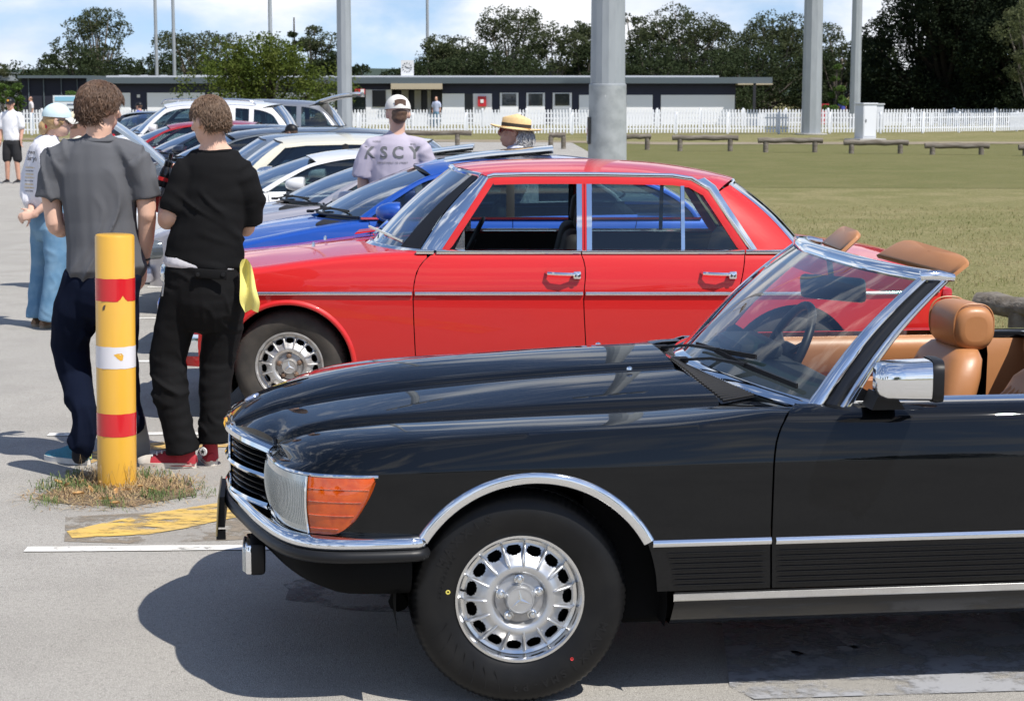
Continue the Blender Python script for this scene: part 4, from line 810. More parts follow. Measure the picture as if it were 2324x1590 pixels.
# ---------------------------------------------------------------- red saloon
RPNT = mat('red_paint', (.60, .015, .013), .45, coat=.8, spec=.25, var=(1.2, .25, (.50, .02, .026)), bump=(2.0, .010, .02))
red_car = thing('parked_saloon', 'bright red classic saloon with chrome window frames and dusty alloy wheels', 'car', (-1.22, 10.23+.885, 0), 0, 'classic cars parked side by side')
RS = dict(HW=.885, xf=-.60, xr=3.60, WB=2.75, wz=.305, wr=.31, ar=.345, paint=RPNT, sill=.30, zb=.932,
    ins=[(.2, .09), (.30, .05), (.45, .022), (.6, .006), (.70, 0), (.715, 0), (.78, .008), (.86, .028), (.90, .042), (.935, .062)], plan=[(-.60, .08), (-.56, .05), (-.5, .03), (-.3, .008), (0, 0), (2.4, 0), (3.0, .02), (3.4, .06), (3.6, .14)],
    zt=[(-.80, .76), (-.70, .79), (-.5, .815), (-.213, .842), (.113, .885), (.354, .912), (.666, .930), (.8, .932), (2.55, .932), (2.9, .922), (3.22, .882), (3.4, .86), (3.6, .81)], hood=[(-.85, .77), (-.7, .815), (-.32, .862), (0, .897), (.287, .930), (.5, .945)], boot=[(2.75, .94), (3.22, .91), (3.4, .88), (3.62, .82)], cowl=(.36, .62), deck=(2.86, 2.80), roll=.12, crown=1.6,
    cutF=pc([(.30, .698), (.363, .695), (.713, .686), (.773, .693), (.83, .707), (.869, .73), (.905, .765), (.927, .802), (.94, .83)]), cutM=pc([(.3, 1.632), (.436, 1.625), (.70, 1.612), (.725, 1.614), (.79, 1.621), (.857, 1.620), (.927, 1.598), (.94, 1.596)]), cutR=pc([(.3, 2.395), (.45, 2.40), (.60, 2.42), (.716, 2.451), (.845, 2.480), (.917, 2.488), (.94, 2.488)]),
    dlo=[(.832, .934), (1.094, 1.328), (1.3, 1.333), (1.7, 1.333), (2.10, 1.326), (2.20, 1.312), (2.29, 1.262), (2.505, .934)], smooth_dlo=False, ib=.085, it=.20, frame_w=.038, glass=SGLASS, wsglass=glass('saloon_screen', (.80, .90, .88), 1.9), ws_trim=CHROME, pillar_mat=CHROME, bundt=True,
    ws=(.40, .715, .935, .934, .86, 1.045, 1.36, 1.335), apx=1.094, rw=(2.90, 2.80, .935, .934, 2.50, 2.43, 1.29, 1.285), cpx=2.29, roofz=[(.8, 1.358), (1.0, 1.385), (1.3, 1.40), (1.6, 1.403), (2.0, 1.385), (2.3, 1.345), (2.5, 1.30)], pillars=[], seat_x=1.20, wsin=.04, open_to=1.6)
ro_ = sedan(red_car, RS); K = red_car; HW = .885
RINN = mat('red_trim_inner', (.30, .010, .013), .5)
gy = RS['gy']; dl = RS['dl']
# chrome gutter along the roof, door frames, window chrome
gut = [Vector((p.x-(.022 if p.z > 1.0 else .03)*0, p.y-.006, p.z+.013)) for p in dl if p.z > .95]
g_ = MB().sweep([Vector((x, -gy(z)-.004, z)) for x, z in [(1.085, 1.335), (1.12, 1.345), (1.3, 1.349), (1.7, 1.349), (2.10, 1.342), (2.205, 1.326), (2.305, 1.270), (2.40, 1.125), (2.535, .936)]], [(-.012, -.010), (.006, -.012), (.010, 0), (.006, .010), (-.012, .008)], up=(0, 0, 1)); RS['two']('roof_gutter', g_, CHROME)
g_ = MB().grid([[(p[0]+a, -gy(p[1])+h, p[1]+b) for a, b, h in ((0, 0, .01), (0.002, 0, -.008), (.036, .010, -.010), (.04, .012, .01))] for p in [(2.235, 1.318), (2.295, 1.275), (2.40, 1.115), (2.52, .934)]]); RS['two']('pillar_trim', g_, CHROME)
for xb in (1.588, 1.642):
    rows = [[(xb+d, -gy(z)+h, z) for d, h in ((-.016, .012), (-.014, -.004), (.014, -.004), (.016, .012))] for z in frange(.936, 1.295, 6)]; RS['two']('window_pillar_trim', MB().grid(rows), CHROME)
rows = [[(1.615+d, -gy(z)+h, z) for d, h in ((-.014, .012), (-.012, -.003), (-.003, -.003), (-.003, .006), (.003, .006), (.003, -.003), (.012, -.003), (.014, .012))] for z in frange(.936, 1.328, 6)]; RS['two']('door_pillar', MB().grid(rows), RPNT)
rows = [[(2.153+d, -gy(z)+h, z) for d, h in ((-.012, .012), (-.010, -.004), (.010, -.004), (.012, .012))] for z in frange(.936, 1.285, 6)]; RS['two']('window_pillar_trim', MB().grid(rows), CHROME)
g_ = MB().prism([(.905, .938), (.962, .938), (.962, 1.045), (.957, 1.045)], -gy(.98)-.003, -gy(.98)+.008); RS['two']('quarter_trim', g_, ALUP)
bs = [(-.02, -.010), (.004, -.010), (.009, -.003), (.008, .006), (-.004, .012), (-.02, .012)]
for x0, x1 in ((.70, .795), (.81, 1.594), (1.602, 2.484), (2.492, 2.84)):
    RS['two']('belt_trim', MB().sweep([(x, RS['yy'](x, .922)-.002, .933) for x in frange(x0, x1, 8)], bs), CHROME)
ts = [(-.004, -.012), (.006, -.010), (.013, -.003), (.013, .003), (.006, .010), (-.004, .012)]
for x0, x1 in ((-.58, .678), (.694, 1.605), (1.62, 2.445), (2.46, 3.56)):
    RS['two']('side_trim', MB().sweep([(x, RS['yy'](x, .71)-.001, .711) for x in frange(x0, x1, 10)], ts), ALUP)
for x0, dr in ((1.405, ro_['door']), (2.248, ro_['rdoor'])):
    for s, d in ((-1, dr[0]), (1, dr[1])):
        h = MB().sweep([(x, -(HW+dy), .820+dz) for x, dy, dz in ((x0, -.015, .004), (x0+.01, .012, .003), (x0+.05, .030, .002), (x0+.11, .034, 0), (x0+.15, .022, -.002), (x0+.165, 0, -.004))], [(-.008, -.009), (.005, -.008), (.008, 0), (.005, .008), (-.008, .008)]); h.rbox((x0+.168, -HW-.004, .812), (.045, .03, .045), .010); h.lathe([(.013, 0), (.013, -.008), (.0001, -.010)], 16, c=(x0+.168, -HW-.018, .810))
        (h if s < 0 else h.mirrored()).build('door_handle', CHROME, d)
# chrome windscreen surround, wipers, arch lips, lamps, grille
ws_ = RS['wp']; MB().sweep([ws_(q, 0)+Vector((-.012, 0, -.002)) for q in frange(1, -1, 29)], [(-.012, -.012), (.022, -.012), (.024, -.004), (.0, .010), (-.012, .008)]).build('windscreen_surround', CHROME, K); MB().sweep([ws_(q, 1)+Vector((.0, 0, .006)) for q in frange(1, -1, 29)], [(-.018, -.010), (.008, -.014), (.012, 0), (.004, .010), (-.018, .010)]).build('windscreen_surround', CHROME, K)
for s in (1, -1):
    MB().grid([[ws_(s*q, v)+Vector((-.005, 0, .005)) for q in (lerp(.80, .90, v), .93, 1.0)] for v in frange(0, 1, 9)]).build('screen_rubber', BLACK, K)
    lip = MB(); rows = []
    for a in frange(R(176), R(2), 50):
        ca, sa = math.cos(a), math.sin(a); rows.append([(r*ca, RS['yy'](r*ca, .305+r*sa)*1+h, .305+r*sa) for r, h in ((.372, .0), (.362, -.010), (.352, -.014), (.344, -.008), (.342, .03))])
    (MB().grid(rows) if s > 0 else MB().grid(rows).mirrored()).build('arch_lip', RPNT, ro_['fender'][0 if s > 0 else 1], ang=70)
for y, t in ((.35, -.55), (-.15, -.75)):
    p0 = Vector((.47 if y > 0 else .50, y, .945)); p1 = ws_(y/.75-.25, .10)+Vector((-.012, 0, .02)); p2 = ws_(y/.75-.62, .05)+Vector((-.012, 0, .018)); MB().rbox(p0, (.04, .025, .02), .006).sweep([p0, p1], [(-.005, -.003), (.005, -.003), (.005, .004), (-.005, .004)]).sweep([p1+(p1-p2)*.8, p2], [(-.004, -.006), (.004, -.006), (.004, .006), (-.004, .006)]).build('wiper', CHROME, K)
MB().prism([(.27, .945), (.40, .965), (.405, .972), (.28, .958)], .30, .55).build('cowl_scoop', RPNT, K)
for x, y in ((.08, -.25), (.10, .25)): MB().lathe([(.010, -.01), (.009, .010), (.003, .018), (.0001, .018)], 12, 'Z', (x, y, .925)).build('washer_jet', CHROME, K)
grl = MB().rbox((-.66, 0, .66), (.06, .46, .30), .02).build('grille', CHROME, K)
for i in range(9): MB().box((-.693, -.18+i*.045, .66), (.008, .006, .26)).build('slat', BLACK, grl)
for s in (-1, 1):
    hl = MB().rbox((-.63, s*.56, .64), (.06, .30, .22), .04).build('headlamp', CHROME, K); MB().rbox((-.665, s*.56, .64), (.02, .26, .18), .03).build('lens', CLR, hl)
fb = MB().sweep(spl([(-.48, -HW-.01, .43), (-.60, -HW+.03, .43), (-.68, -.70, .43), (-.73, 0, .43), (-.68, .70, .43), (-.60, HW-.03, .43), (-.48, HW+.01, .43)][::-1], 40), [(-.03, -.07), (.012, -.06), (.022, 0), (.012, .06), (-.03, .07)]).build('front_bumper', CHROME, K)
MB().sweep(spl([(3.3, HW+.01, .45), (3.58, HW-.05, .45), (3.69, 0, .45), (3.58, -HW+.05, .45), (3.3, -HW-.01, .45)][::-1], 30), [(-.03, -.07), (.012, -.06), (.022, 0), (.012, .06), (-.03, .07)]).build('rear_bumper', CHROME, K)
for s in (-1, 1): MB().rbox((3.61, s*.60, .66), (.06, .34, .14), .02).build('tail_lamp', mat('tail_red', (.45, .01, .012), .15, coat=.8), K)
# grey rug and belongings on the rear bench
rug = MB(); rr = random.Random(3); rug.grid([[(lerp(1.95, 2.85, u), lerp(-.68, .68, v), .86+.06*math.sin(u*5+v*3)+.05*math.sin(v*9+u*2)-.10*(1-u)) for v in frange(0, 1, 24)] for u in frange(0, 1, 24)]); tag(rug.build('rug', mat('grey_blanket', (.16, .17, .165), .9, bump=(60, .3, .004))), 'rumpled grey blanket on the back seat of the red saloon', 'blanket').parent = None
bpy.data.objects['rug'].location = red_car.location
# ---------------------------------------------------------------- the row of parked cars behind
LAMPG = mat('lamp_glass', (.16, .18, .19), .08, .5, coat=1)
def car_paint(name, col, metal=.3, rough=.35): return mat(name, col, rough, metal, coat=.9, bump=(2, .01, .02))
def shut(z0, a, b): return pc([(.2, a+.0), (.7, a), (.95, b)])
def modern(**kw):
    S = dict(wsglass=glass('row_screen', (.62, .76, .75), 1.9), HW=.90, xf=-.80, xr=3.72, WB=2.76, wz=.32, wr=.325, ar=.36, sill=.24, zb=.945, ins=[(.2, .10), (.30, .05), (.45, .012), (.55, .004), (.70, .0), (.78, .012), (.86, .03), (.92, .05), (.95, .07), (1.0, .1)],
        plan=[(-.80, .22), (-.74, .14), (-.6, .07), (-.35, .02), (0, 0), (2.6, 0), (3.1, .025), (3.5, .08), (3.72, .2)], zt=[(-.80, .66), (-.6, .73), (-.2, .80), (.2, .875), (.45, .915), (.67, .942), (1.5, .955), (2.6, .975), (3.1, .975), (3.5, .95), (3.72, .86)],
        hood=[(-.88, .66), (-.7, .75), (-.28, .855), (.03, .905), (.28, .94), (.4, .955)], boot=[(3.0, 1.0), (3.4, .99), (3.6, .97), (3.75, .90)], cowl=(.17, .56), deck=(3.12, 3.0), roll=.14, cutF=lambda z: .66+.06*math.sin(z*3), cutM=lambda z: 1.72, cutR=lambda z: 2.52+.25*max(z-.55, 0),
        dlo=[(.64, .95), (.85, 1.09), (1.11, 1.225), (1.5, 1.295), (1.95, 1.305), (2.4, 1.262), (2.75, 1.17), (3.0, 1.03), (3.06, .955)], ib=.075, it=.24, frame_w=.022, ws=(.215, .60, .955, .952, .96, 1.13, 1.275, 1.235), apx=1.13, rw=(3.12, 3.0, 1.0, .97, 2.45, 2.35, 1.31, 1.27), cpx=2.4, roofz=[(.9, 1.27), (1.2, 1.325), (1.6, 1.355), (2.0, 1.36), (2.4, 1.33), (2.6, 1.29)], pillars=[(1.70, .03, BLACK)], seat_x=1.25)
    S.update(kw); return S
def boxy(**kw):
    S = modern(HW=.87, wr=.31, wz=.31, zb=.925, ins=[(.2, .08), (.30, .04), (.45, .008), (.55, .0), (.66, .0), (.78, .012), (.86, .028), (.92, .045), (.95, .06)], plan=[(-.80, .10), (-.72, .06), (-.5, .02), (0, 0), (2.8, 0), (3.3, .02), (3.65, .07), (3.75, .12)], xr=3.75,
        zt=[(-.80, .72), (-.6, .77), (0, .85), (.5, .905), (.7, .925), (2.9, .93), (3.4, .925), (3.75, .89)], hood=[(-.85, .74), (-.5, .82), (0, .89), (.3, .93), (.5, .945)], boot=[(2.95, .97), (3.4, .965), (3.78, .93)], cowl=(.30, .55), deck=(2.98, 2.9),
        dlo=[(.70, .928), (1.06, 1.29), (1.3, 1.318), (1.8, 1.33), (2.3, 1.318), (2.5, 1.27), (2.62, 1.16), (2.80, .928)], smooth_dlo=False, ib=.06, it=.185, frame_w=.034, ws=(.38, .62, .94, .93, .88, 1.03, 1.335, 1.31), apx=1.06, rw=(3.02, 2.92, .96, .94, 2.62, 2.55, 1.33, 1.28), cpx=2.5, roofz=[(.85, 1.34), (1.1, 1.375), (1.6, 1.395), (2.2, 1.38), (2.6, 1.335)], pillars=[(1.72, .035, BLACK)])
    S.update(kw); return S
def mirror_pod(K, S, m, x=.80, z=1.0, s=-1, glassy=False):
    y = -(S['HW']+.10); q = MB(); rows = []
    for xx, sy, sz in ((-.11, .015, .012), (-.10, .05, .035), (-.07, .082, .055), (-.02, .10, .068), (.04, .105, .072), (.065, .10, .07), (.07, .08, .055)):
        rows.append([(x+.05+xx, y+sy*math.copysign(abs(math.cos(a))**.7, math.cos(a)), z+sz*math.copysign(abs(math.sin(a))**.7, math.sin(a))) for a in frange(0, 2*PI*.9583, 24)])
    q.grid(rows, cv=True); q.f.append(tuple(range(6*24, 7*24)))
    f = MB().prism([(x-.06, z-.07), (x+.09, z-.07), (x+.07, z-.03), (x-.02, z-.03)], y+.02, -S['HW']+.1)
    for sg in (1, -1):
        o = (q if sg > 0 else q.mirrored()).build('door_mirror', m, K, ang=60); (f if sg > 0 else f.mirrored()).build('mirror_foot', BLACK, o)
def dress(K, S, lamps=True, wip=True, handles=True, chrome=False, sunroof=False, P=None, rails=False):
    two = S['two']; yy = S['yy']
    for c in S['cutz'][1:]:
        if handles: two('door_handle', MB().rbox((c(.8)-.16, yy(c(.8), .80)-.018, .815), (.20, .03, .03), .012), S['paint'] if not chrome else CHROME)
    if chrome: two('belt_trim', MB().sweep([(x, yy(x, .92)+.006, S['zb']+.008) for x in frange(S['dlo'][0][0]-.02, S['dlo'][-1][0]+.02, 14)], [(-.01, -.010), (.006, -.008), (.006, .006), (-.01, .008)]), CHROME)
    xf = S['xf']; zf = S['zt_f'](xf)
    if lamps:
        for s in (-1, 1):
            h = MB().rbox((xf+.06, s*(S['HW']-.24), zf-.10), (.22, .34, .16), .05, Matrix.Rotation(R(-s*24), 3, 'Z'), 3).build('headlamp', LAMPG, K); MB().lathe([(.0001, -.02), (.05, -.01), (.06, .02)], 20, 'X', (xf-.06, s*(S['HW']-.28), zf-.10)).build('lamp_bowl', CHROME, h)
            MB().rbox((S['xr']-.02, s*(S['HW']-.27), .74), (.12, .38, .17), .05, Matrix.Rotation(R(s*20), 3, 'Z')).build('tail_lamp', mat('tail_red', (.45, .01, .012), .15, coat=.8), K)
        g = MB().rbox((xf-.05, 0, zf-.16), (.08, .72, .20), .03).build('grille', CHROME, K)
        for i in range(4): MB().box((xf-.094, 0, zf-.225+i*.045), (.012, .64, .028)).build('slat', BLACK, g)
        MB().rbox((xf-.02, 0, .34), (.14, S['HW']*1.7, .14), .04).build('front_bumper', S['paint'], K); MB().rbox((xf-.085, 0, .33), (.03, 1.1, .09), .02).build('air_intake', BLACK, K)
        MB().rbox((S['xr']+.02, 0, .42), (.14, S['HW']*1.74, .22), .05).build('rear_bumper', S['paint'], K)
    if wip:
        wpf = S['wp']
        for y0, a, b in ((.45, .35, -.25), (-.10, -.2, -.85)):
            p0 = wpf(y0, 0)+Vector((-.05, 0, .0)); p1 = wpf((a+b)/2, .07)+Vector((-.01, 0, .02)); MB().rbox(p0, (.06, .03, .02), .008).sweep([p0, p1], [(-.007, -.004), (.007, -.004), (.007, .006), (-.007, .006)]).sweep([wpf(a, .05)+Vector((-.01, 0, .015)), wpf(b, .06)+Vector((-.01, 0, .015))], [(-.006, -.008), (.006, -.008), (.006, .008), (-.006, .008)]).build('wiper', BLACK, K)
    if sunroof:
        zr = pc(S['roofz']); x0, x1 = sunroof; q = MB().grid([[(x, y, zr(x)+.012+.065*(x-x0)/(x1-x0)-.03*(y/.45)**2) for y in frange(-.42, .42, 9)] for x in frange(x0, x1, 8)]); q.grid([[(p[0], p[1], p[2]-.022) for p in [(x, y, zr(x)+.012+.065*(x-x0)/(x1-x0)-.03*(y/.45)**2) for y in frange(-.42, .42, 9)]] for x in frange(x0, x1, 8)]); q.build('open_sunroof', mat('sunroof_glass', (.10, .11, .12), .12, .0, coat=1), K)
        MB().grid([[(x, y, zr(x)+.007-.035*(y/.45)**2) for y in frange(-.40, .40, 7)] for x in frange(x0-.06, x1-.02, 6)]).build('roof_opening', MATTE, K)
    if rails: two('roof_rail', MB().tube(spl([(1.1, -S['gy'](1.5)+.07, S['zrail']), (1.2, -S['gy'](1.5)+.06, S['zrail']+.07), (2.2, -S['gy'](1.5)+.06, S['zrail']+.08), (3.0, -S['gy'](1.5)+.07, S['zrail']+.045), (3.1, -S['gy'](1.5)+.08, S['zrail']-.02)], 24), .016, 8), ALUP)
def put(X, Yn, S, label, rz=0, sz=1.0, name='parked_car'):
    K = thing(name, label, 'car', (X-S['HW']*math.sin(rz), Yn+S['HW']*math.cos(rz), 0), rz, 'classic cars parked side by side'); K.scale = (1, 1, sz); sedan(K, S); return K
BLUE = car_paint('blue_metallic_paint', (.008, .08, .43), .25); S_ = modern(paint=BLUE, roofz=[(.9, 1.27), (1.2, 1.325), (1.6, 1.345), (2.0, 1.345), (2.4, 1.31), (2.6, 1.27)], roof_mat=BLUE, ws_trim=BLACK, rw_trim=CHROME)
blue_car = put(-1.60, 12.75, S_, 'bright blue metallic coupe with its sunroof open, parked beyond the red saloon'); blue_car.scale.x = .935; dress(blue_car, S_, chrome=True, sunroof=(1.20, 2.02)); mirror_pod(blue_car, S_, BLUE)
MB().grid([[S_['wp'](q, 1)+Vector((t, 0, .008+t*.12)) for q in frange(-.97, .97, 15)] for t in (0.0, .10, .20)]).build('roof_glass', mat('sunroof_glass', (.10, .11, .12), .12, .0, coat=1), blue_car)
SILV = car_paint('pale_silver_paint', (.52, .50, .53), .55); S_ = modern(paint=SILV); silver_car = put(-2.17, 15.2, S_, 'pale silver saloon with raised sunroof between the blue coupe and the white car', sz=.955); dress(silver_car, S_, sunroof=(1.25, 1.85)); mirror_pod(silver_car, S_, SILV)
WHT = car_paint('white_paint', (.80, .80, .80), 0, .3); S_ = modern(paint=WHT); white_car = put(-2.96, 17.7, S_, 'white modern saloon with a large rounded white door mirror', sz=.93); dress(white_car, S_); mirror_pod(white_car, S_, WHT, .92, 1.03)
MB().grid([[(x, y, pc(S_['roofz'])(x)+.006-.05*(y/.6)**2) for y in frange(-.55, .55, 11)] for x in frange(1.0, 2.3, 10)]).build('roof_glass', mat('sunroof_glass', (.10, .11, .12), .12, .0, coat=1), white_car)
CRM = car_paint('cream_paint', (.74, .70, .56), 0, .32); S_ = boxy(paint=CRM); cream_car = put(-3.50, 20.2, S_, 'boxy cream saloon with chrome door mirror behind the white car', sz=.965); dress(cream_car, S_, chrome=True); mirror_pod(cream_car, S_, CHROME, .86, 1.0)
GRB = car_paint('grey_blue_paint', (.22, .27, .33), .6); S_ = boxy(paint=GRB); c_ = put(-4.0, 22.7, S_, 'grey-blue boxy saloon half hidden behind the cream one', sz=.94); dress(c_, S_)
CHA = car_paint('charcoal_paint', (.10, .115, .13), .6); S_ = modern(paint=CHA, dlo=[(.64, .95), (.85, 1.09), (1.11, 1.235), (1.5, 1.31), (1.95, 1.33), (2.5, 1.32), (3.0, 1.28), (3.3, 1.18), (3.5, .97)], rw=(3.68, 3.6, .98, .96, 3.35, 3.2, 1.33, 1.28), cpx=3.0, deck=(3.65, 3.55), boot=[(3.5, .97), (3.75, .90)], roofz=[(.9, 1.28), (1.2, 1.34), (1.6, 1.375), (2.5, 1.385), (3.3, 1.33)], pillars=[(1.70, .03, BLACK), (2.55, .03, BLACK)]); c_ = put(-4.75, 25.2, S_, 'charcoal estate car with its long silver bonnet raised, left of the cream saloon', R(9), .96); dress(c_, S_); mirror_pod(c_, S_, CHA)
DKB = car_paint('dark_blue_paint', (.02, .03, .055), .5); S_ = modern(paint=DKB); c_ = put(-5.7, 27.9, S_, 'dark navy saloon beside the raised bonnet, seen past the grey T-shirt', sz=.98); dress(c_, S_); mirror_pod(c_, S_, DKB)
# raised bonnet of the estate, hinged at the windscreen
bn = MB(); rows = []
for t in frange(0, 1, 10): rows.append([(.16-.88*t*.86, y*(1-.08*t), .93+.88*t*.70+.03*math.sin(PI*t)-.05*(y/.7)**2) for y in frange(-.70, .70, 11)])
bn.grid(rows); bn.grid([[(p[0]-.015, p[1], p[2]-.045) for p in r] for r in rows]); bn.grid([rows[-1], [(p[0]-.015, p[1], p[2]-.045) for p in rows[-1]]]); bn.grid([[r[0] for r in rows], [(r[0][0]-.015, r[0][1], r[0][2]-.045) for r in rows]])
estate = [o for o in bpy.data.objects if o.get('label', '').startswith('charcoal estate')][0]; bn.build('raised_bonnet', car_paint('silver_blue_paint', (.42, .48, .54), .6), estate)
RD2 = car_paint('deep_red_paint', (.40, .012, .018), .2); S_ = modern(paint=RD2); c_ = put(-6.6, 30.4, S_, 'deep red hatch-backed car far down the row, only its roof edge showing', sz=1.0); dress(c_, S_)
def suv(**kw):
    return modern(HW=.94, xf=-.86, xr=3.92, WB=2.92, wz=.37, wr=.375, ar=.41, sill=.34, zb=1.10, ins=[(.3, .10), (.4, .05), (.55, .01), (.7, .0), (.9, .006), (1.0, .03), (1.08, .06), (1.15, .09)], plan=[(-.86, .2), (-.75, .1), (-.5, .03), (0, 0), (3.2, 0), (3.7, .05), (3.92, .14)], zt=[(-.86, .84), (-.6, .92), (0, 1.0), (.5, 1.07), (.7, 1.095), (3.3, 1.12), (3.8, 1.10), (3.92, 1.02)], hood=[(-.92, .86), (-.5, .99), (0, 1.06), (.35, 1.11)], boot=[(3.6, 1.12), (3.95, 1.08)], cowl=(.25, .55), deck=(3.88, 3.8),
        dlo=[(.72, 1.105), (1.0, 1.34), (1.25, 1.50), (1.6, 1.56), (2.4, 1.575), (3.1, 1.545), (3.45, 1.46), (3.72, 1.14)], ib=.07, it=.20, ws=(.35, .66, 1.11, 1.105, 1.05, 1.2, 1.585, 1.54), apx=1.25, rw=(3.93, 3.86, 1.12, 1.12, 3.55, 3.45, 1.60, 1.55), cpx=3.2, roofz=[(1.0, 1.60), (1.4, 1.655), (2.2, 1.68), (3.0, 1.655), (3.6, 1.60)], pillars=[(1.75, .035, BLACK), (2.62, .06, kw['paint']), (3.02, .05, kw['paint'])], zrail=1.62, seat_x=1.5, **kw)
S_ = suv(paint=WHT); white_suv = put(-7.0, 33.0, S_, 'white off-road wagon with silver roof rails near the fence'); white_suv.scale.x = .82; dress(white_suv, S_, rails=True); mirror_pod(white_suv, S_, WHT, .95, 1.2)
LSV = car_paint('light_silver_paint', (.55, .60, .66), .5); S_ = modern(paint=LSV); c_ = put(-7.9, 36.5, S_, 'light silver saloon with a pale bonnet, left of the white off-road wagon', sz=1.04); dress(c_, S_)
S_ = suv(paint=car_paint('mid_grey_paint', (.25, .26, .28), .5)); tg = put(-7.5, 40.0, S_, 'grey wagon with its tailgate lifted open behind the white off-road wagon'); dress(tg, S_)
t_ = MB(); rows = [[(3.35+.95*t, y, 1.66+.22*math.sin(t*1.6)-.05*t-.04*(y/.6)**2) for y in frange(-.62, .62, 9)] for t in frange(0, 1, 8)]; t_.grid(rows); t_.grid([[(p[0], p[1]*.97, p[2]-.06) for p in r] for r in rows]); t_.grid([rows[-1], [(p[0], p[1]*.97, p[2]-.06) for p in rows[-1]]]); t_.build('open_tailgate', mat('mid_grey_paint', (.25, .26, .28)), tg)
S_ = modern(paint=car_paint('black_paint', (.006, .006, .008), .2)); c_ = thing('parked_car', 'black saloon seen from behind, beside the man in the white polo shirt', 'car', (-9.35, 46.6, 0), R(-84), 'classic cars parked side by side'); c_.rotation_euler = (0, 0, R(-96)); sedan(c_, S_); dress(c_, S_)
c_.location = (-8.9, 50.5, 0)
# ---------------------------------------------------------------- people
F_, H_ = 4300., 1.78; PIT = math.atan(580/4300)
def at(x, y, Y):
    """point at distance Y seen in direction (x, y) of a 2323 x 1590 view"""
    u = (x-1161.5)/F_; v = -(y-795)/F_; dy = math.cos(PIT)+v*math.sin(PIT); dz = -math.sin(PIT)+v*math.cos(PIT); return Vector((u/dy*Y, Y, H_+dz/dy*Y))
def chain(mb, pts, rad, side=None, n=14, ends=True):
    """closed tube through pts; rad = r or (a, b) with a along side"""
    pts = [Vector(p) for p in pts]; k = len(pts); rows = []
    sd = Vector(side) if side is not None else None
    for i, p in enumerate(pts):
        t = (pts[min(i+1, k-1)]-pts[max(i-1, 0)]).normalized(); ref = sd if sd is not None else (Vector((1, 0, 0)) if abs(t.x) < .8 else Vector((0, 1, 0)))
        a = (ref-t*ref.dot(t)).normalized(); b = t.cross(a); r = rad[i]; ra, rb = r if isinstance(r, tuple) else (r, r)
        rows.append([p+a*ra*math.cos(2*PI*j/n)+b*rb*math.sin(2*PI*j/n) for j in range(n)])
    if ends:
        def cap(i, j):
            d = (pts[i]-pts[j]).normalized(); r = rad[i]; m = min(r) if isinstance(r, tuple) else r; c = pts[i]; return [[c+(q-c)*.7+d*m*.55 for q in rows[i]], [c+(q-c)*.05+d*m*.8 for q in rows[i]]]
        c0 = cap(0, 1); c1 = cap(-1, -2); rows = [c0[1], c0[0]]+rows+c1
    o = len(mb.v); mb.grid(rows, cv=True); m = len(rows); mb.f.append(tuple(o+j for j in range(n))); mb.f.append(tuple(o+(m-1)*n+j for j in reversed(range(n)))); return mb
def tubef(mb, pts, rad, side=None, n=18): return chain(mb, pts, rad, side, n, ends=False)
def ball(mb, c, r, M=None, n=16):
    rows = []
    for i in range(n+1):
        a = -PI/2+PI*min(max(i/n, .01), .99); rows.append([Vector((r[0]*math.cos(a)*math.cos(2*PI*j/n), r[1]*math.cos(a)*math.sin(2*PI*j/n), r[2]*math.sin(a))) for j in range(n)])
    rows = [[Vector(c)+(M @ p if M is not None else p) for p in r_] for r_ in rows]; o = len(mb.v); mb.grid(rows, cv=True); mb.f.append(tuple(o+j for j in reversed(range(n)))); mb.f.append(tuple(o+n*n+j for j in range(n))); return mb
def fuse(mb, name, m, parent, vox=.012, smooth=5, wrinkle=None, cut=None):
    """merge the closed pieces into one continuous skin"""
    me = bpy.data.meshes.new('t'); org = parent.location; me.from_pydata([tuple(Vector(p)-org) for p in mb.v], [], mb.f)
    bm = bmesh.new(); bm.from_mesh(me); bmesh.ops.recalc_face_normals(bm, faces=bm.faces[:]); bm.to_mesh(me); bm.free()
    o = bpy.data.objects.new('t', me); COL.objects.link(o); r = o.modifiers.new('r', 'REMESH'); r.mode = 'VOXEL'; r.voxel_size = vox; s = o.modifiers.new('s', 'SMOOTH'); s.factor = .5; s.iterations = smooth
    dg = bpy.context.evaluated_depsgraph_get(); nm = bpy.data.meshes.new_from_object(o.evaluated_get(dg)); bpy.data.objects.remove(o)
    nm.name = name; nm.materials.clear(); nm.materials.append(m)
    if wrinkle:
        nm.update(); nn = [v.normal.copy() for v in nm.vertices]
        for v, q in zip(nm.vertices, nn): v.co = v.co+q*wrinkle(v.co)
    if cut:
        bm = bmesh.new(); bm.from_mesh(nm); kill = [v for v in bm.verts if cut(v.co+org)]; bmesh.ops.delete(bm, geom=kill, context='VERTS'); bm.to_mesh(nm); bm.free()
    nm.polygons.foreach_set('use_smooth', [True]*len(nm.polygons)); nm.update(); o = bpy.data.objects.new(name, nm); COL.objects.link(o); o.parent = parent; return o
def folds(amp, sx=14, sz=4, seed=0, ridge=True):
    def f(p):
        w = noise.noise(Vector((p.x*3+seed, p.y*3, p.z*3)))*.25
        a = noise.noise(Vector((p.x*sx+w*6+seed, p.y*sx*.6, p.z*sz+p.x*5+w*5))); b = noise.noise(Vector((p.x*sx*2.2, p.y*sx+seed, p.z*sz*2.6)))
        v = max(0, 1-abs(a)*3.2)**1.4-.25 if ridge else a
        c = noise.noise(Vector((p.x*sx*.5+7, p.y*sx*.5, p.z*sz*.8+seed)))
        return amp*(v*1.15*max(0, .35+c*1.6)+b*.28+c*.35)
    return f
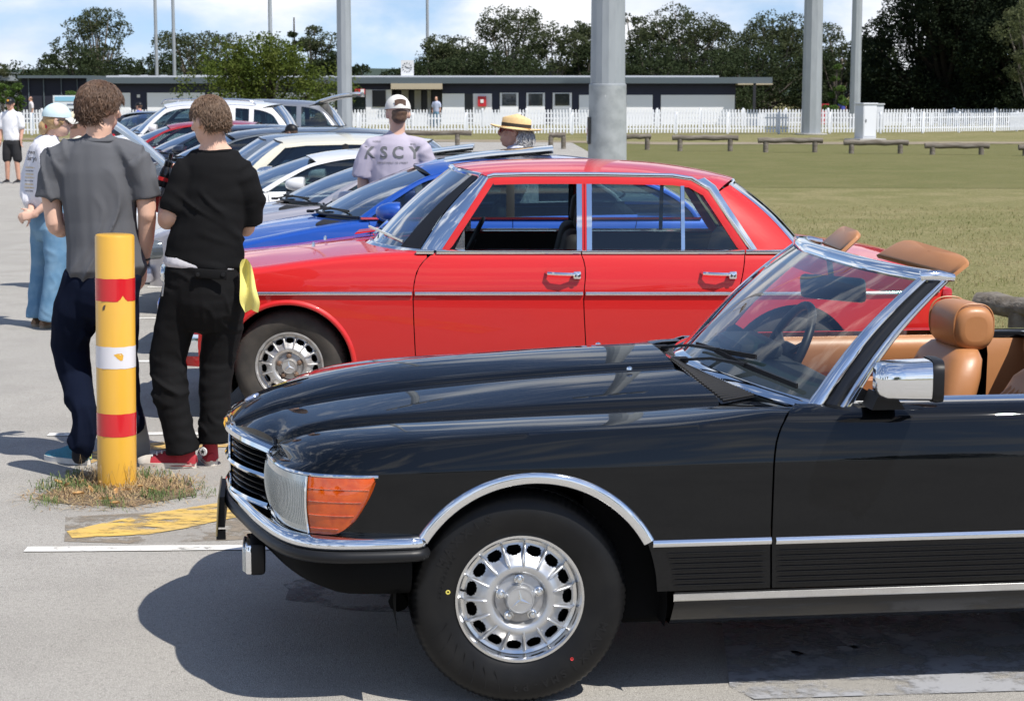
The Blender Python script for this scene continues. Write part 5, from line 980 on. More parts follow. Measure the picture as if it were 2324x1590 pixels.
def hand(mb, w, d, n, side, curl=.5, k=1.0, spread=.1):
    """w wrist, d direction of the hand, n back-of-hand normal, side towards the thumb"""
    w, d, n = Vector(w), Vector(d).normalized(), Vector(n).normalized(); s = d.cross(n).normalized()*side
    chain(mb, [w-d*.03*k, w+d*.01*k, w+d*.05*k, w+d*.088*k], [(.026*k, .019*k), (.030*k, .018*k), (.040*k, .016*k), (.037*k, .013*k)], side=s)
    for i, L in enumerate((.072, .082, .077, .060)):
        p = w+d*.085*k+s*(.028-.0185*i)*k; pts = [p-d*.015*k, p]; dd = (d+s*spread*(1.5-i)*.4).normalized(); a = 0
        for q in (.45, .32, .23): a += curl*(.9 if q == .45 else 1.05); e = dd*math.cos(a)-n*math.sin(a); p = p+e*L*q*k; pts.append(p)
        chain(mb, pts, [.0095*k, .0095*k, .0085*k, .008*k, .0065*k], n=8)
    p = w+d*.025*k+s*.028*k; e1 = (d*.6+s*.7-n*.25).normalized(); e2 = (d*.85+s*.3-n*.5*curl).normalized(); chain(mb, [p-s*.012*k, p+e1*.035*k, p+e1*.035*k+e2*.03*k, p+e1*.035*k+e2*.055*k], [.013*k, .0115*k, .010*k, .008*k], n=8)
SKIN = mat('skin', (.58, .33, .235), .5, spec=.4, var=(9, .5, (.52, .25, .17)), bump=(90, .08, .002)); SKIN2 = mat('pale_skin', (.66, .42, .31), .5, spec=.4, var=(8, .5, (.60, .33, .24)))
def head(mb, c, yaw, pitch=0, k=1.0, roll=0):
    """c head centre; yaw 0 looks along +y, positive turns to the left (-x)"""
    M = (Matrix.Rotation(yaw, 3, 'Z') @ Matrix.Rotation(pitch, 3, 'X') @ Matrix.Rotation(roll, 3, 'Y')); c = Vector(c)
    def P(x, y, z): return c+M @ Vector((x*k, y*k, z*k))
    ball(mb, P(0, -.012, .022), (.076*k, .094*k, .098*k), M); ball(mb, P(0, .022, -.045), (.058*k, .066*k, .072*k), M); ball(mb, P(0, .055, -.088), (.026*k, .024*k, .02*k), M, 10)
    chain(mb, [P(0, .083, .018), P(0, .105, -.018), P(0, .098, -.030)], [.008*k, .0135*k, .012*k], n=8); ball(mb, P(0, .078, .032), (.045*k, .016*k, .012*k), M, 10)
    ball(mb, P(0, .083, -.058), (.022*k, .012*k, .007*k), M, 8); ball(mb, P(0, .080, -.070), (.018*k, .012*k, .006*k), M, 8)
    for s in (-1, 1):
        ball(mb, P(s*.079, -.012, -.006), (.009*k, .020*k, .032*k), M @ Matrix.Rotation(s*.35, 3, 'Z'), 10); ball(mb, P(s*.048, .058, -.012), (.02*k, .018*k, .018*k), M, 8)
    return M, P
def eyes(parent, P, M, k=1.0):
    for s in (-1, 1):
        m = MB(); ball(m, P(s*.031, .076, .008)-parent.location, (.012*k, .008*k, .009*k), M, 10); e = m.build('eye', mat('eye_white', (.7, .68, .66), .2), parent); m = MB(); ball(m, P(s*.031, .083, .008)-parent.location, (.005*k, .003*k, .005*k), M, 8); m.build('iris', mat('iris', (.03, .02, .015), .1), e)
def hair_shell(mb, P, M, k=1.0, thick=.014, low=-.03, front=.05):
    ball(mb, P(0, -.018, .030), ((.078+thick)*k, (.092+thick)*k, (.094+thick)*k), M); ball(mb, P(0, -.055, low), (.066*k, .05*k, .07*k), M)
def locks(parent, P, M, n, L, wave, r0=.004, seed=1, kk=1.0, name='hair', m=None, front=.35, low=-.05, drop=.9, thick=.02, zmax=2, ear=-.05):
    rr = random.Random(seed); mb = MB()
    for i in range(n):
        while True:
            a = rr.uniform(0, 2*PI); z = rr.uniform(-.75, 1); q = math.sqrt(max(0, 1-z*z)); d = Vector((q*math.cos(a), q*math.sin(a), z))
            if d.y > front and d.z < .45: continue
            if d.z < ear and d.y > -.30: continue
            if d.z > zmax: continue
            break
        R0 = Vector((.078+thick*.6, .094+thick*.6, .096+thick*.6)); p = Vector((d.x*R0.x, d.y*R0.y-.015, d.z*R0.z+.026)); t = Vector((d.x*.7, d.y*.7-.15, -drop*(1-.45*max(d.z, 0)))); sw = Vector((rr.uniform(-1, 1), rr.uniform(-1, 1), rr.uniform(-.3, .5)))
        t = (t+sw*.45).normalized(); t = (t-d*t.dot(d)*.75).normalized(); pts = []; LL = L*rr.uniform(.6, 1.25); ph = rr.uniform(0, 6.3); side = t.cross(d).normalized()
        for j in range(6):
            u = j/5; q = p+t*LL*u+d*(thick*.75*math.sin(PI*min(u*1.1, 1))+.004)+side*math.sin(ph+u*4.5)*wave*u; e = Vector((q.x/(R0.x+.002), (q.y+.015)/(R0.y+.002), (q.z-.026)/(R0.z+.002)))
            if e.length < 1.0 and q.z > -.06: e = e.normalized(); q = Vector((e.x*R0.x, e.y*R0.y-.015, e.z*R0.z+.026))
            pts.append(P(*q)-parent.location)
        mb.tube(pts, [r0*1.1*kk, r0*1.3*kk, r0*1.2*kk, r0*kk, r0*.7*kk, r0*.2*kk], 5)
    o = mb.build(name, m, parent, ang=80); o['kind'] = 'stuff'; return o
HAIRB = mat('brown_hair', (.085, .045, .025), .5, var=(40, .9, (.16, .09, .052)), spec=.6); HAIRL = mat('light_brown_hair', (.125, .073, .042), .5, var=(45, .9, (.20, .125, .075)), spec=.6); HAIRG = mat('grey_hair', (.42, .41, .40), .5, var=(50, .8, (.62, .61, .60))); HAIRY = mat('blond_hair', (.48, .32, .15), .45, var=(40, .8, (.3, .19, .09)))
def torso(mb, spine, side): chain(mb, [p for p, a, b in spine], [(a, b) for p, a, b in spine], side=side, n=22)
def shoe(parent, heel, direc, m, sole, L=.29, name='shoe', pitch=0, hightop=False):
    """low trainer: heel on the ground, pointing along direc"""
    d = Vector((direc[0], direc[1], 0)).normalized(); s = Vector((d.y, -d.x, 0)); h = Vector(heel)-parent.location; pr = Matrix.Rotation(pitch, 3, s)
    def P(a, b, c): return h+pr @ (d*a+s*b+Vector((0, 0, c)))
    rows = []
    for u, w, hh in ((0, .026, .06), (.03, .034, .085), (.09, .036, .09), (.14, .038, .082), (.19, .045, .064), (.235, .046, .052), (.27, .036, .044), (.288, .014, .036)):
        u *= L/.29; rows.append([P(u, w*math.cos(a)*(.86 if a < PI else 1), max(.022, .022+(hh-.022)*math.sin(a)) if a <= PI else .022) for a in frange(0, PI, 11)])
    q = MB().grid(rows); q.f.append(tuple(range(11))); o = len(q.v); q.f.append(tuple(7*11+j for j in reversed(range(11)))); sh = q.build(name, m, parent, ang=60)
    so = []
    for i in range(24):
        a = 2*PI*i/24; u = .5-.5*math.cos(a); x = L*u*1.01-.002; w = pc([(0, .0), (.04, .028), (.3, .037), (.7, .050), (.92, .038), (1, 0)])(u)*(1 if math.sin(a) > 0 else -1); so.append((x, w))
    z = MB().add([P(x, w, .0) for x, w in so]+[P(x, w*1.03, .026) for x, w in so], [tuple(range(24)), tuple(reversed(range(24, 48)))]+[(i, (i+1) % 24, 24+(i+1) % 24, 24+i) for i in range(24)]); z.build('sole', sole, sh, ang=50)
    return sh, P
def cap_hat(parent, P, M, m, k=1.0, back=False, name='cap', brimmat=None, text=None):
    q = MB(); rows = []
    for i in range(9):
        a = R(-4)+i*R(94)/8; rows.append([P((.090*math.cos(a))*math.cos(t), (.108*math.cos(a))*math.sin(t)-.012, .035+.098*math.sin(a))-parent.location for t in frange(0, 2*PI*.9722, 36)])
    q.grid(rows, cv=True); c = q.build(name, m, parent, ang=60); s = -1 if back else 1; b = MB()
    top = [[P(lerp(-.075, .075, u)*(1-.25*v*v), s*(.094-.02*(2*u-1)**2*1.6+.085*v*(1-.35*(2*u-1)**2))-.012, .040-.035*v-.018*(2*u-1)**2)-parent.location for u in frange(0, 1, 13)] for v in frange(0, 1, 6)]
    b.grid(top); b.grid([[p+Vector((0, 0, -.004)) for p in r] for r in top]); b.build('peak', brimmat or m, c, ang=60); ball(MB(), (0, 0, 0), (.1, .1, .1)); return c
def brim_hat(parent, P, M, m, band, name='straw_hat', k=1.0, tilt=0, brim=.075):
    q = MB(); prof = [(.088, .028), (.090, .05), (.086, .09), (.078, .115), (.055, .124), (.02, .112), (.001, .108)]; N = 40
    def pt(r, z, t, ex=0): return P((r+ex)*.98*math.cos(t), (r+ex)*1.16*math.sin(t)-.012, z+.006*math.cos(2*t)*(1 if ex else 0)-.02*abs(math.sin(t))*(z > .1))-parent.location
    rows = [[pt(r, z, t) for t in frange(0, 2*PI*(N-1)/N, N)] for r, z in prof]; q.grid(rows, cv=True); h = q.build(name, m, parent, ang=70)
    b = MB(); b.grid([[pt(.086+e, .030+dz+.012*(e/brim)*math.cos(2*t)*-1, t, .0001) for t in frange(0, 2*PI*(N-1)/N, N)] for e, dz in ((0, 0), (brim*.4, -.006), (brim*.8, -.006), (brim, .0), (brim*1.01, -.004), (brim*.8, -.011), (brim*.4, -.011), (0, -.004))], cv=True); b.build('brim', m, h, ang=70)
    MB().grid([[pt(.0905, z, t) for t in frange(0, 2*PI*(N-1)/N, N)] for z in (.034, .058)], cv=True).build('hat_band', band, h); return h
def person(label, base, name='person', group=None): return thing(name, label, 'person', base, 0, group)
# ------------ man in the grey T-shirt, leaning against the bollard
Y0 = 9.05; A = lambda x, y, d=0: at(x, y, Y0+d)
pA = person('person in a grey T-shirt and navy track pants leaning on the bollard, back turned', A(205, 1058)*1); pA.location.z = 0
b = MB(); hM, hP = head(b, A(231, 247, .02), R(-48), R(-8), .93)
chain(b, [A(226, 285), A(224, 310), A(222, 335)], [.058, .06, .075]); torso(b, [(A(222, 335), .10, .07), (A(222, 400), .15, .10), (A(225, 520), .14, .09), (A(235, 610), .15, .10)], (1, 0, 0))
armL = [A(128, 372), A(116, 440, .02), A(124, 508, .0)]; chain(b, armL+[A(140, 522, .03)], [.058, .050, .043, .043]); chain(b, [A(126, 514), A(150, 500, .16), A(190, 480, .27)], [.044, .039, .028]); hand(b, A(190, 480, .27), (.6, .5, .3), (0, -.5, 1), 1, .5)
chain(b, [A(316, 375), A(330, 440), A(334, 492, -.01)], [.056, .049, .043]); chain(b, [A(334, 490), A(331, 545, .03), A(324, 596, .06)], [.044, .039, .027]); hand(b, A(324, 596, .06), (-.05, .2, -1), (1, -.2, 0), -1, .35)
body = fuse(b, 'body', SKIN2, pA, .0065, 4); eyes(pA, hP, hM)
GREY = mat('grey_cotton', (.105, .108, .118), .9, spec=.12, bump=(220, .25, .002))
t = MB(); torso(t, [(A(226, 314), .075, .062), (A(224, 326), .12, .085), (A(222, 350), .165, .10), (A(223, 390), .188, .115), (A(225, 440), .182, .120), (A(229, 500), .172, .118), (A(234, 555), .178, .125), (A(238, 592), .190, .138), (A(240, 610), .196, .142)], (1, .08, 0))
chain(t, [A(224, 330), A(170, 345), A(140, 362)], [.05, .068, .078]); chain(t, [A(224, 330), A(275, 345), A(304, 362)], [.05, .068, .078]); tubef(t, [A(165, 352), A(137, 368), A(122, 405, .01), A(116, 452, .0)], [.07, .084, .080, .076]); tubef(t, [A(280, 352), A(308, 370), A(324, 410), A(331, 452)], [.07, .084, .078, .070])
def wA(p):
    z = p.z; base = folds(.022, 8, 2.0, 3)(p); k = 1 if z < 1.5 else max(0, (1.62-z)/.12); hem = .003*math.sin(p.x*26+p.y*20)*max(0, min(1, (1.12-z)/.15)); return base*k+hem
shirtA = fuse(t, 'shirt', GREY, pA, .0085, 3, wA)
MB().tube([A(225, 317)+Vector((.080*math.cos(a), .067*math.sin(a)-.0, .006*math.sin(a)))-pA.location for a in frange(0, 2*PI, 33)], .010, 8, caps=False).build('collar', GREY, shirtA)
NAVY = mat('navy_fleece', (.0055, .0085, .021), .95, spec=.08, bump=(200, .2, .002))
t = MB(); torso(t, [(A(240, 590, -.0), .140, .10), (A(238, 620), .172, .122), (A(232, 660), .182, .13), (A(225, 690), .165, .12)], (1, 0, 0))
chain(t, [A(195, 630), A(172, 700, .02), A(158, 780, .10), A(170, 850, .10), A(190, 930, .0), A(194, 985, -.02), A(190, 1004, -.02), A(186, 1020, -.02)], [.112, .108, .096, .082, .066, .058, .056, .042]); chain(t, [A(262, 640), A(268, 720, .06), A(270, 810, .12), A(285, 890, .05), A(302, 960, .0)], [.11, .105, .09, .075, .055])
fuse(t, 'trousers', NAVY, pA, .0085, 4, lambda p: folds(.012, 8, 5, 11)(p)*(1.8 if p.z < .35 else 1))
TEAL = mat('teal_mesh', (.03, .17, .24), .7, var=(60, .5, (.02, .10, .15))); WSOLE = mat('white_sole', (.68, .66, .62), .6, var=(12, .6, (.5, .46, .4)))
g = A(193, 1062); g.z = 0; sh, sP = shoe(pA, g+Vector((.02, .0, 0)), (-.85, .55), TEAL, WSOLE); MB().tube([sP(0.0, .010, .03), sP(-.004, .010, .09)], .006, 6).tube([sP(0.002, -.008, .03), sP(-.002, -.008, .09)], .004, 6).build('heel_stripe', mat('lime_stripe', (.55, .65, .15), .6), sh)
sh, sP = shoe(pA, Vector((at(322, 1000, Y0+.1).x, Y0+.02, .245)), (-.15, 1), mat('grey_teal', (.08, .2, .24), .7), mat('grey_sole', (.30, .31, .31), .7), pitch=R(-68))
t = MB(); chain(t, [A(184, 1010, -.02), A(181, 1038, -.0)], [.040, .042]); fuse(t, 'sock', mat('black_sock', (.008, .008, .012), .9), pA, .012, 3)
MB().tube([A(324, 588, .055)+Vector((.031*math.cos(a), .026*math.sin(a), 0))-pA.location for a in frange(0, 2*PI, 25)], .007, 8, caps=False).build('wristband', mat('dark_band', (.02, .025, .02), .5), pA)
q = MB(); hair_shell(q, hP, hM, .93, .008, -.01); fuse(q, 'hair_base', HAIRB, pA, .008, 3, folds(.004, 60, 30, 2)); locks(pA, hP, hM, 3600, .056, .012, .0015, 3, m=HAIRB, thick=.015, front=.42)
# ------------ person in black, holding a bottle
Y0 = 8.98
pB = person('person in a black T-shirt, black trousers and red high-top shoes holding a drink bottle', (A(430, 1062).x, Y0, 0))
b = MB(); hM, hP = head(b, A(474, 278, .0), R(48), R(-14), .96); chain(b, [A(482, 305), A(485, 325), A(488, 350)], [.058, .060, .075]); torso(b, [(A(488, 350), .10, .07), (A(488, 400), .14, .10), (A(470, 600), .15, .10)], (1, 0, 0))
chain(b, [A(428, 400), A(408, 450, .0), A(390, 494, -.02)], [.056, .052, .048]); chain(b, [A(388, 492, -.02), A(380, 500, .05), A(378, 470, .20), A(376, 420, .28)], [.048, .048, .042, .030]); hand(b, A(376, 424, .27), (.05, .15, 1), (-.8, .5, 0), -1, .85, 1.0)
chain(b, [A(556, 410), A(566, 470, .05), A(556, 520, .1)], [.055, .05, .045]); chain(b, [A(556, 515, .1), A(510, 500, .3), A(470, 480, .38)], [.044, .04, .03]); hand(b, A(470, 480, .38), (-1, .1, .2), (0, 1, .3), 1, .6)
fuse(b, 'body', SKIN2, pB, .0065, 4); eyes(pB, hP, hM)
BLK = mat('black_cotton', (.0085, .0085, .0092), .9, spec=.12, bump=(220, .25, .002))
t = MB(); torso(t, [(A(487, 340), .078, .062), (A(487, 352), .125, .085), (A(485, 376), .158, .105), (A(484, 420), .162, .118), (A(476, 480), .168, .125), (A(468, 530), .175, .13), (A(463, 570), .181, .134), (A(460, 592), .184, .136)], (1, -.12, 0))
chain(t, [A(486, 350), A(450, 368), A(428, 388)], [.05, .066, .078]); chain(t, [A(486, 350), A(525, 368), A(540, 388)], [.05, .066, .078]); tubef(t, [A(448, 378), A(428, 396), A(410, 440, -.01), A(394, 484, -.02)], [.07, .084, .078, .072]); tubef(t, [A(525, 380), A(546, 402), A(561, 455, .045), A(558, 502, .085)], [.07, .084, .082, .078])
shirtB = fuse(t, 'shirt', BLK, pB, .0085, 3, lambda p: folds(.014, 5, 9, 21)(p)*(1 if p.z < 1.42 else .35)); MB().tube([A(487, 344)+Vector((.080*math.cos(a), .064*math.sin(a), .004*math.cos(a)))-pB.location for a in frange(0, 2*PI, 33)], .009, 8, caps=False).build('collar', BLK, shirtB)
t = MB(); torso(t, [(A(458, 582), .178, .128), (A(457, 601), .184, .135)], (1, -.1, 0)); fuse(t, 'undershirt', mat('white_cotton', (.72, .71, .74), .85, bump=(200, .2, .002)), pB, .011, 3)
CARGO = mat('black_canvas', (.0075, .0075, .0082), .85, spec=.15, bump=(160, .3, .002))
t = MB(); torso(t, [(A(456, 600), .176, .13), (A(460, 640), .186, .14), (A(465, 685), .180, .14), (A(465, 715), .15, .12)], (1, -.1, 0))
tubef(t, [A(418, 660), A(396, 740, .02), A(380, 815, .03), A(388, 900, .0), A(405, 980, .0), A(415, 1026, .0)], [.108, .096, .090, .082, .076, .078]); tubef(t, [A(510, 660), A(506, 740, .05), A(492, 820, .08), A(488, 900, .06), A(488, 970, .05), A(489, 1004, .05)], [.106, .096, .086, .078, .075, .078])
tr = fuse(t, 'trousers', CARGO, pB, .0085, 3, lambda p: folds(.010, 6, 11, 31)(p)*(1.5 if p.z < .5 else .8))
f = MB().rbox((0, 0, 0), (.155, .012, .045), .006, Matrix.Rotation(R(4), 3, 'Y')); f.xf(Matrix.Translation(A(478, 622, -.155)-pB.location)); f.build('pocket_flap', CARGO, tr)
for px in (449, 506): MB().lathe([(.011, .004), (.010, -.004), (.0001, -.005)], 14).xf(Matrix.Translation(A(px, 623, -.163)-pB.location)).build('button', BLACK, tr)
MB().tube([A(372, 640, -.08)-pB.location, A(368, 672, -.08)-pB.location], .004, 5).build('zip', mat('zip_metal', (.45, .45, .46), .4, .8), tr)
REDC = mat('red_canvas', (.36, .022, .035), .8, bump=(180, .3, .002)); CREAM = mat('cream_rubber', (.66, .61, .53), .6, var=(14, .5, (.5, .42, .34)))
def hightop(heel, d, tag_=False):
    sh, sP = shoe(pB, heel, d, REDC, CREAM, .285); q = MB(); dd = Vector((d[0], d[1], 0)).normalized(); base = Vector(heel)-pB.location
    rows = [[base+dd*(.045+.055*s_*math.cos(a)+off)+Vector((dd.y, -dd.x, 0))*.040*s_*math.sin(a)+Vector((0, 0, z)) for a in frange(0, 2*PI*.95, 20)] for z, s_, off in ((.03, 1, .01), (.07, .95, .012), (.11, .88, .004), (.14, .86, .002), (.142, .78, .002))]; q.grid(rows, cv=True).build('ankle_collar', REDC, sh, ang=60)
    tc_ = MB(); rows = [[sP(u, w*math.cos(a), .02+h*math.sin(a)) for a in frange(0, PI, 9)] for u, w, h in ((.215, .049, .045), (.25, .044, .036), (.275, .034, .028), (.290, .008, .02))]; tc_.grid(rows).build('toe_cap', CREAM, sh)
    lc = MB()
    for i in range(5): lc.tube([sP(.115+.024*i, -.026, .088-.008*i), sP(.122+.024*i, 0, .098-.009*i), sP(.115+.024*i, .026, .088-.008*i)], .004, 6)
    lc.build('lace', mat('white_lace', (.75, .74, .72), .8), sh); MB().tube([sP(0, -.03, .014), sP(.05, -.041, .014), sP(.14, -.041, .014), sP(.2, -.05, .014)], .002, 4).build('sole_stripe', REDC, sh); return sh, sP
g = A(446, 1068); hightop((g.x, Y0+.0, 0), (-1, .12)); sh, sP = hightop((A(477, 1060).x, Y0+.04, 0), (-.25, 1))
MB().lathe([(.0001, -.004), (.020, -.003), (.021, .002)], 24).xf(Matrix.Translation(A(461, 1024, -.028)-pB.location) @ Matrix.Rotation(R(-25), 4, 'Z')).build('round_patch', mat('patch_white', (.7, .69, .67), .7), sh)
st_ = MB(); pts = [((.013 if i % 2 == 0 else .005)*math.sin(i*PI/5), (.013 if i % 2 == 0 else .005)*math.cos(i*PI/5)) for i in range(10)]; st_.prism(pts, -.007, -.004).xf(Matrix.Translation(A(461, 1024, -.028)-pB.location) @ Matrix.Rotation(R(-25), 4, 'Z')).build('patch_star', BLACK, sh, smooth=False)
q = MB(); ball(q, hP(0, -.020, .032), (.077, .096, .090), hM); ball(q, hP(0, -.056, -.018), (.056, .046, .045), hM); fuse(q, 'hair_base', HAIRL, pB, .008, 3, folds(.002, 90, 20, 5)); locks(pB, hP, hM, 3400, .032, .0015, .0012, 9, m=HAIRL, thick=.006, front=.5, drop=.8, ear=.12)
# yellow cloth tucked into the pocket
c = MB(); rows = []
for i in range(16):
    u = i/15; cx, cy = lerp(556, 570, u), lerp(588, 702, u); w = pc([(0, .012), (.1, .026), (.5, .036), (.8, .046), (1, .030)])(u); rows.append([A(cx, cy+8*abs(v)*u, -.10)+Vector((v*w, .018*math.cos(v*3.2+u*2)+.01*math.sin(u*7), 0)) for v in frange(-1, 1, 11)])
rows = [[q+Vector((0, .010*noise.noise(Vector((q.x*30, q.z*9, 3))), 0)) for q in r] for r in rows]; c.grid(rows); c.grid([[p+Vector((0, .006, 0)) for p in r] for r in rows]); cl = c.build('cloth', mat('yellow_microfibre', (.80, .72, .22), .95, bump=(300, .4, .002)), None, ang=80); tag(cl, 'pale yellow cleaning cloth hanging from the back pocket of the black trousers', 'cloth')
# drink bottle
bt = thing('drink_bottle', 'dark sports bottle half filled with red drink, held by the person in black', 'bottle', A(369, 424, .22)); M = Matrix.Rotation(R(16), 4, 'Y')
def lat(prof, m, nm, par): return MB().lathe(prof, 28, 'Z').xf(M).build(nm, m, par)
bd = lat([(.0001, -.125), (.022, -.125), (.031, -.115), (.034, -.07), (.034, -.045)], mat('red_drink', (.55, .012, .02), .12, coat=1), 'liquid', bt); lat([(.034, -.045), (.034, -.01), (.032, .0)], mat('clear_plastic', (.62, .62, .60), .15, trans=.6), 'clear_wall', bt); lat([(.033, .0), (.034, .02), (.032, .045), (.034, .06)], mat('black_label', (.012, .012, .014), .3), 'label_band', bt); lat([(.0345, .03), (.0345, .048)], mat('red_label', (.6, .03, .03), .4), 'red_label', bt); lat([(.034, .06), (.028, .085), (.020, .10), (.021, .102), (.021, .125), (.015, .13)], SATIN, 'neck', bt); lat([(.015, .13), (.010, .135), (.009, .16), (.011, .163), (.009, .17), (.0001, .172)], SATIN, 'spout', bt)
# ------------ KSCY man behind the blue car
Y0 = 14.88; pC = person('person in lavender printed T-shirt and pale cap behind the blue coupe', (A(893, 300).x, Y0, 0))
b = MB(); hM, hP = head(b, A(902, 259), R(14), R(-6), 1.12); chain(b, [A(902, 280), A(901, 300), A(899, 318)], [.060, .060, .075]); torso(b, [(A(899, 318), .10, .07), (A(897, 370), .15, .1), (A(897, 480), .14, .1)], (1, 0, 0))
chain(b, [A(832, 340), A(825, 385), A(823, 425, -.0), A(828, 470, .05)], [.055, .05, .043, .036]); chain(b, [A(960, 340), A(966, 385, .05), A(955, 425, .12)], [.055, .05, .043]); hand(b, A(828, 470, .05), (.2, .3, -1), (-1, 0, 0), 1, .3)
chain(b, [A(875, 490), A(872, 600), A(870, 715)], [.08, .07, .05]); chain(b, [A(918, 490), A(920, 600), A(920, 715)], [.08, .07, .05]); fuse(b, 'body', SKIN2, pC, .009, 4); eyes(pC, hP, hM)
LAV = mat('lavender_cotton', (.42, .385, .465), .85, bump=(220, .2, .002)); t = MB(); torso(t, [(A(900, 306), .08, .065), (A(899, 314), .13, .085), (A(898, 328), .17, .11), (A(897, 350), .20, .13), (A(897, 400), .21, .14), (A(897, 450), .215, .14), (A(897, 490), .22, .14)], (1, 0, 0)); chain(t, [A(899, 318), A(860, 326), A(842, 334)], [.05, .062, .075]); chain(t, [A(899, 318), A(936, 326), A(954, 334)], [.05, .062, .075]); tubef(t, [A(856, 330), A(840, 342), A(828, 372), A(822, 404)], [.07, .085, .088, .088]); tubef(t, [A(940, 330), A(956, 342), A(966, 372, .02), A(968, 404, .03)], [.07, .085, .086, .085]); sC = fuse(t, 'shirt', LAV, pC, .011, 3, lambda p: folds(.014, 8, 2.0, 41)(p)*max(0, min(1, (1.50-p.z)/.16)))
INK = mat('grey_print', (.135, .14, .145), .85)
def back_print(txt, size, cx, cy, m, par, Y, bend=.14, bold=.0, space=.55, wfun=None, rot=0):
    """print on the back of a shirt: each letter projected on to the curved back"""
    ob = par; c0 = at(cx, cy, Y); mb = MB(); x = 0; inv = ob.matrix_world.inverted()
    for ch in txt:
        if ch == ' ': x += size*.45*space; continue
        v, f = text_mesh(ch, size, 0, bold); w = max(p[0] for p in v)-min(p[0] for p in v); o = x-min(p[0] for p in v)
        mb.add([(p[0]+o, 0, p[1]) for p in v], f); x += w+size*.10*space
    org = par.parent.location; pts = []
    for p in mb.v:
        lx, lz = p[0]-x/2, p[2]; rx = lx*math.cos(rot)-lz*math.sin(rot); rz = lx*math.sin(rot)+lz*math.cos(rot)
        q = Vector((c0.x+rx, Y-.5, c0.z+rz))-org; ok, loc, nor, idx = ob.ray_cast(q, Vector((0, 1, 0))); pts.append(loc+nor*.003 if ok else Vector((q.x, Y-org.y-bend, q.z)))
    mb.v = [tuple(p) for p in pts]; return mb.build('print', m, par, smooth=False)
bpy.context.view_layer.update()
back_print('K S C Y', .125, 893, 358, INK, sC, Y0, bold=.004); back_print('DEPARTMENT OF STREET', .022, 893, 371, INK, sC, Y0); back_print('WORLD', .018, 856, 323, INK, sC, Y0); back_print('SERIES', .018, 938, 329, INK, sC, Y0)
CAPW = mat('cap_stone', (.66, .65, .60), .85, bump=(200, .3, .002)); cp = cap_hat(pC, hP, hM, CAPW, brimmat=mat('cap_peak', (.45, .44, .42), .85)); q = MB(); ball(q, hP(0, -.02, .012), (.080, .098, .08), hM); ball(q, hP(0, -.055, -.03), (.06, .046, .05), hM); fuse(q, 'hair', HAIRB, pC, .009, 3)
q = MB(); rows = [[hP(u, -.116+.02*abs(u)*12*abs(u)*10, .048+v*(.045-6*u*u))-pC.location for u in frange(-.04, .04, 9)] for v in (0, .5, 1)]; q.grid(rows).build('cap_opening', HAIRB, cp)
t = MB(); torso(t, [(A(897, 480), .17, .12), (A(897, 540), .18, .13)], (1, 0, 0)); chain(t, [A(875, 530), A(872, 620), A(870, 700)], [.1, .09, .07]); chain(t, [A(918, 530), A(920, 620), A(920, 700)], [.1, .09, .07]); fuse(t, 'trousers', CARGO, pC, .015, 3)
for fx in (872, 920): shoe(pC, (A(fx, 700).x, Y0, 0), (0, 1), BLACK, WSOLE)
# ------------ straw hat man in profile
Y0 = 14.95; pD = person('person in a straw hat, red glasses and a pale patterned shirt beyond the blue roof', (A(1172, 300).x, Y0, 0)); b = MB(); hM, hP = head(b, A(1166, 299), R(84), R(6), 1.13); chain(b, [A(1175, 312), A(1180, 330), A(1184, 345)], [.062, .064, .08]); torso(b, [(A(1182, 350), .1, .08), (A(1182, 420), .14, .1)], (0, 1, 0)); chain(b, [A(1170, 500), A(1168, 600), A(1168, 712)], [.08, .07, .05]); chain(b, [A(1198, 500), A(1198, 600), A(1198, 712)], [.08, .07, .05]); fuse(b, 'body', SKIN, pD, .007, 4); eyes(pD, hP, hM)
t = MB(); torso(t, [(A(1181, 332), .085, .075), (A(1180, 342), .16, .11), (A(1180, 370), .21, .13), (A(1180, 440), .2, .14), (A(1180, 500), .2, .14)], (.35, 1, 0)); chain(t, [A(1176, 352, -.16), A(1172, 400, -.22), A(1172, 430, -.22)], [.09, .085, .08]); chain(t, [A(1184, 352, .16), A(1186, 400, .22), A(1186, 430, .22)], [.09, .085, .08]); fuse(t, 'shirt', mat('speckled_shirt', (.70, .70, .74), .85, var=(42, 1, (.38, .40, .52))), pD, .012, 3, folds(.006, 8, 4, 5)); MB().tube([A(1178, 330)+Vector((.085*math.cos(a), .08*math.sin(a), .018*math.cos(a)))-pD.location for a in frange(0, 2*PI, 25)], .014, 8, caps=False).build('collar', mat('blue_collar', (.36, .40, .56), .85), pD)
brim_hat(pD, hP, hM, mat('straw', (.78, .55, .27), .8, bump=(140, .5, .002), var=(60, .6, (.66, .44, .2))), mat('hat_band', (.03, .025, .022), .8), brim=.070)
q = MB(); ball(q, hP(0, -.05, -.015), (.080, .062, .075), hM); fuse(q, 'hair_base', HAIRG, pD, .009, 3); locks(pD, hP, hM, 500, .085, .012, .0025, 13, m=HAIRG, front=-.25, thick=.02, zmax=-.05, ear=-.5)
gl = MB()
for s in (-1, 1): gl.tube([hP(s*.033+.026*math.cos(a), .094+.0*s, .004+.019*math.sin(a))-pD.location for a in frange(0, 2*PI, 21)], .003, 6, caps=False); gl.tube([hP(s*.060, .092, .010)-pD.location, hP(s*.082, .02, .008)-pD.location, hP(s*.082, -.012, .0)-pD.location], .003, 6)
gl.build('glasses', mat('red_frame', (.45, .03, .04), .3), pD); ln = MB()
for s in (-1, 1): ln.add([hP(s*.033+.025*math.cos(a), .095, .004+.018*math.sin(a))-pD.location for a in frange(0, 2*PI*.95, 20)], [tuple(range(20))])
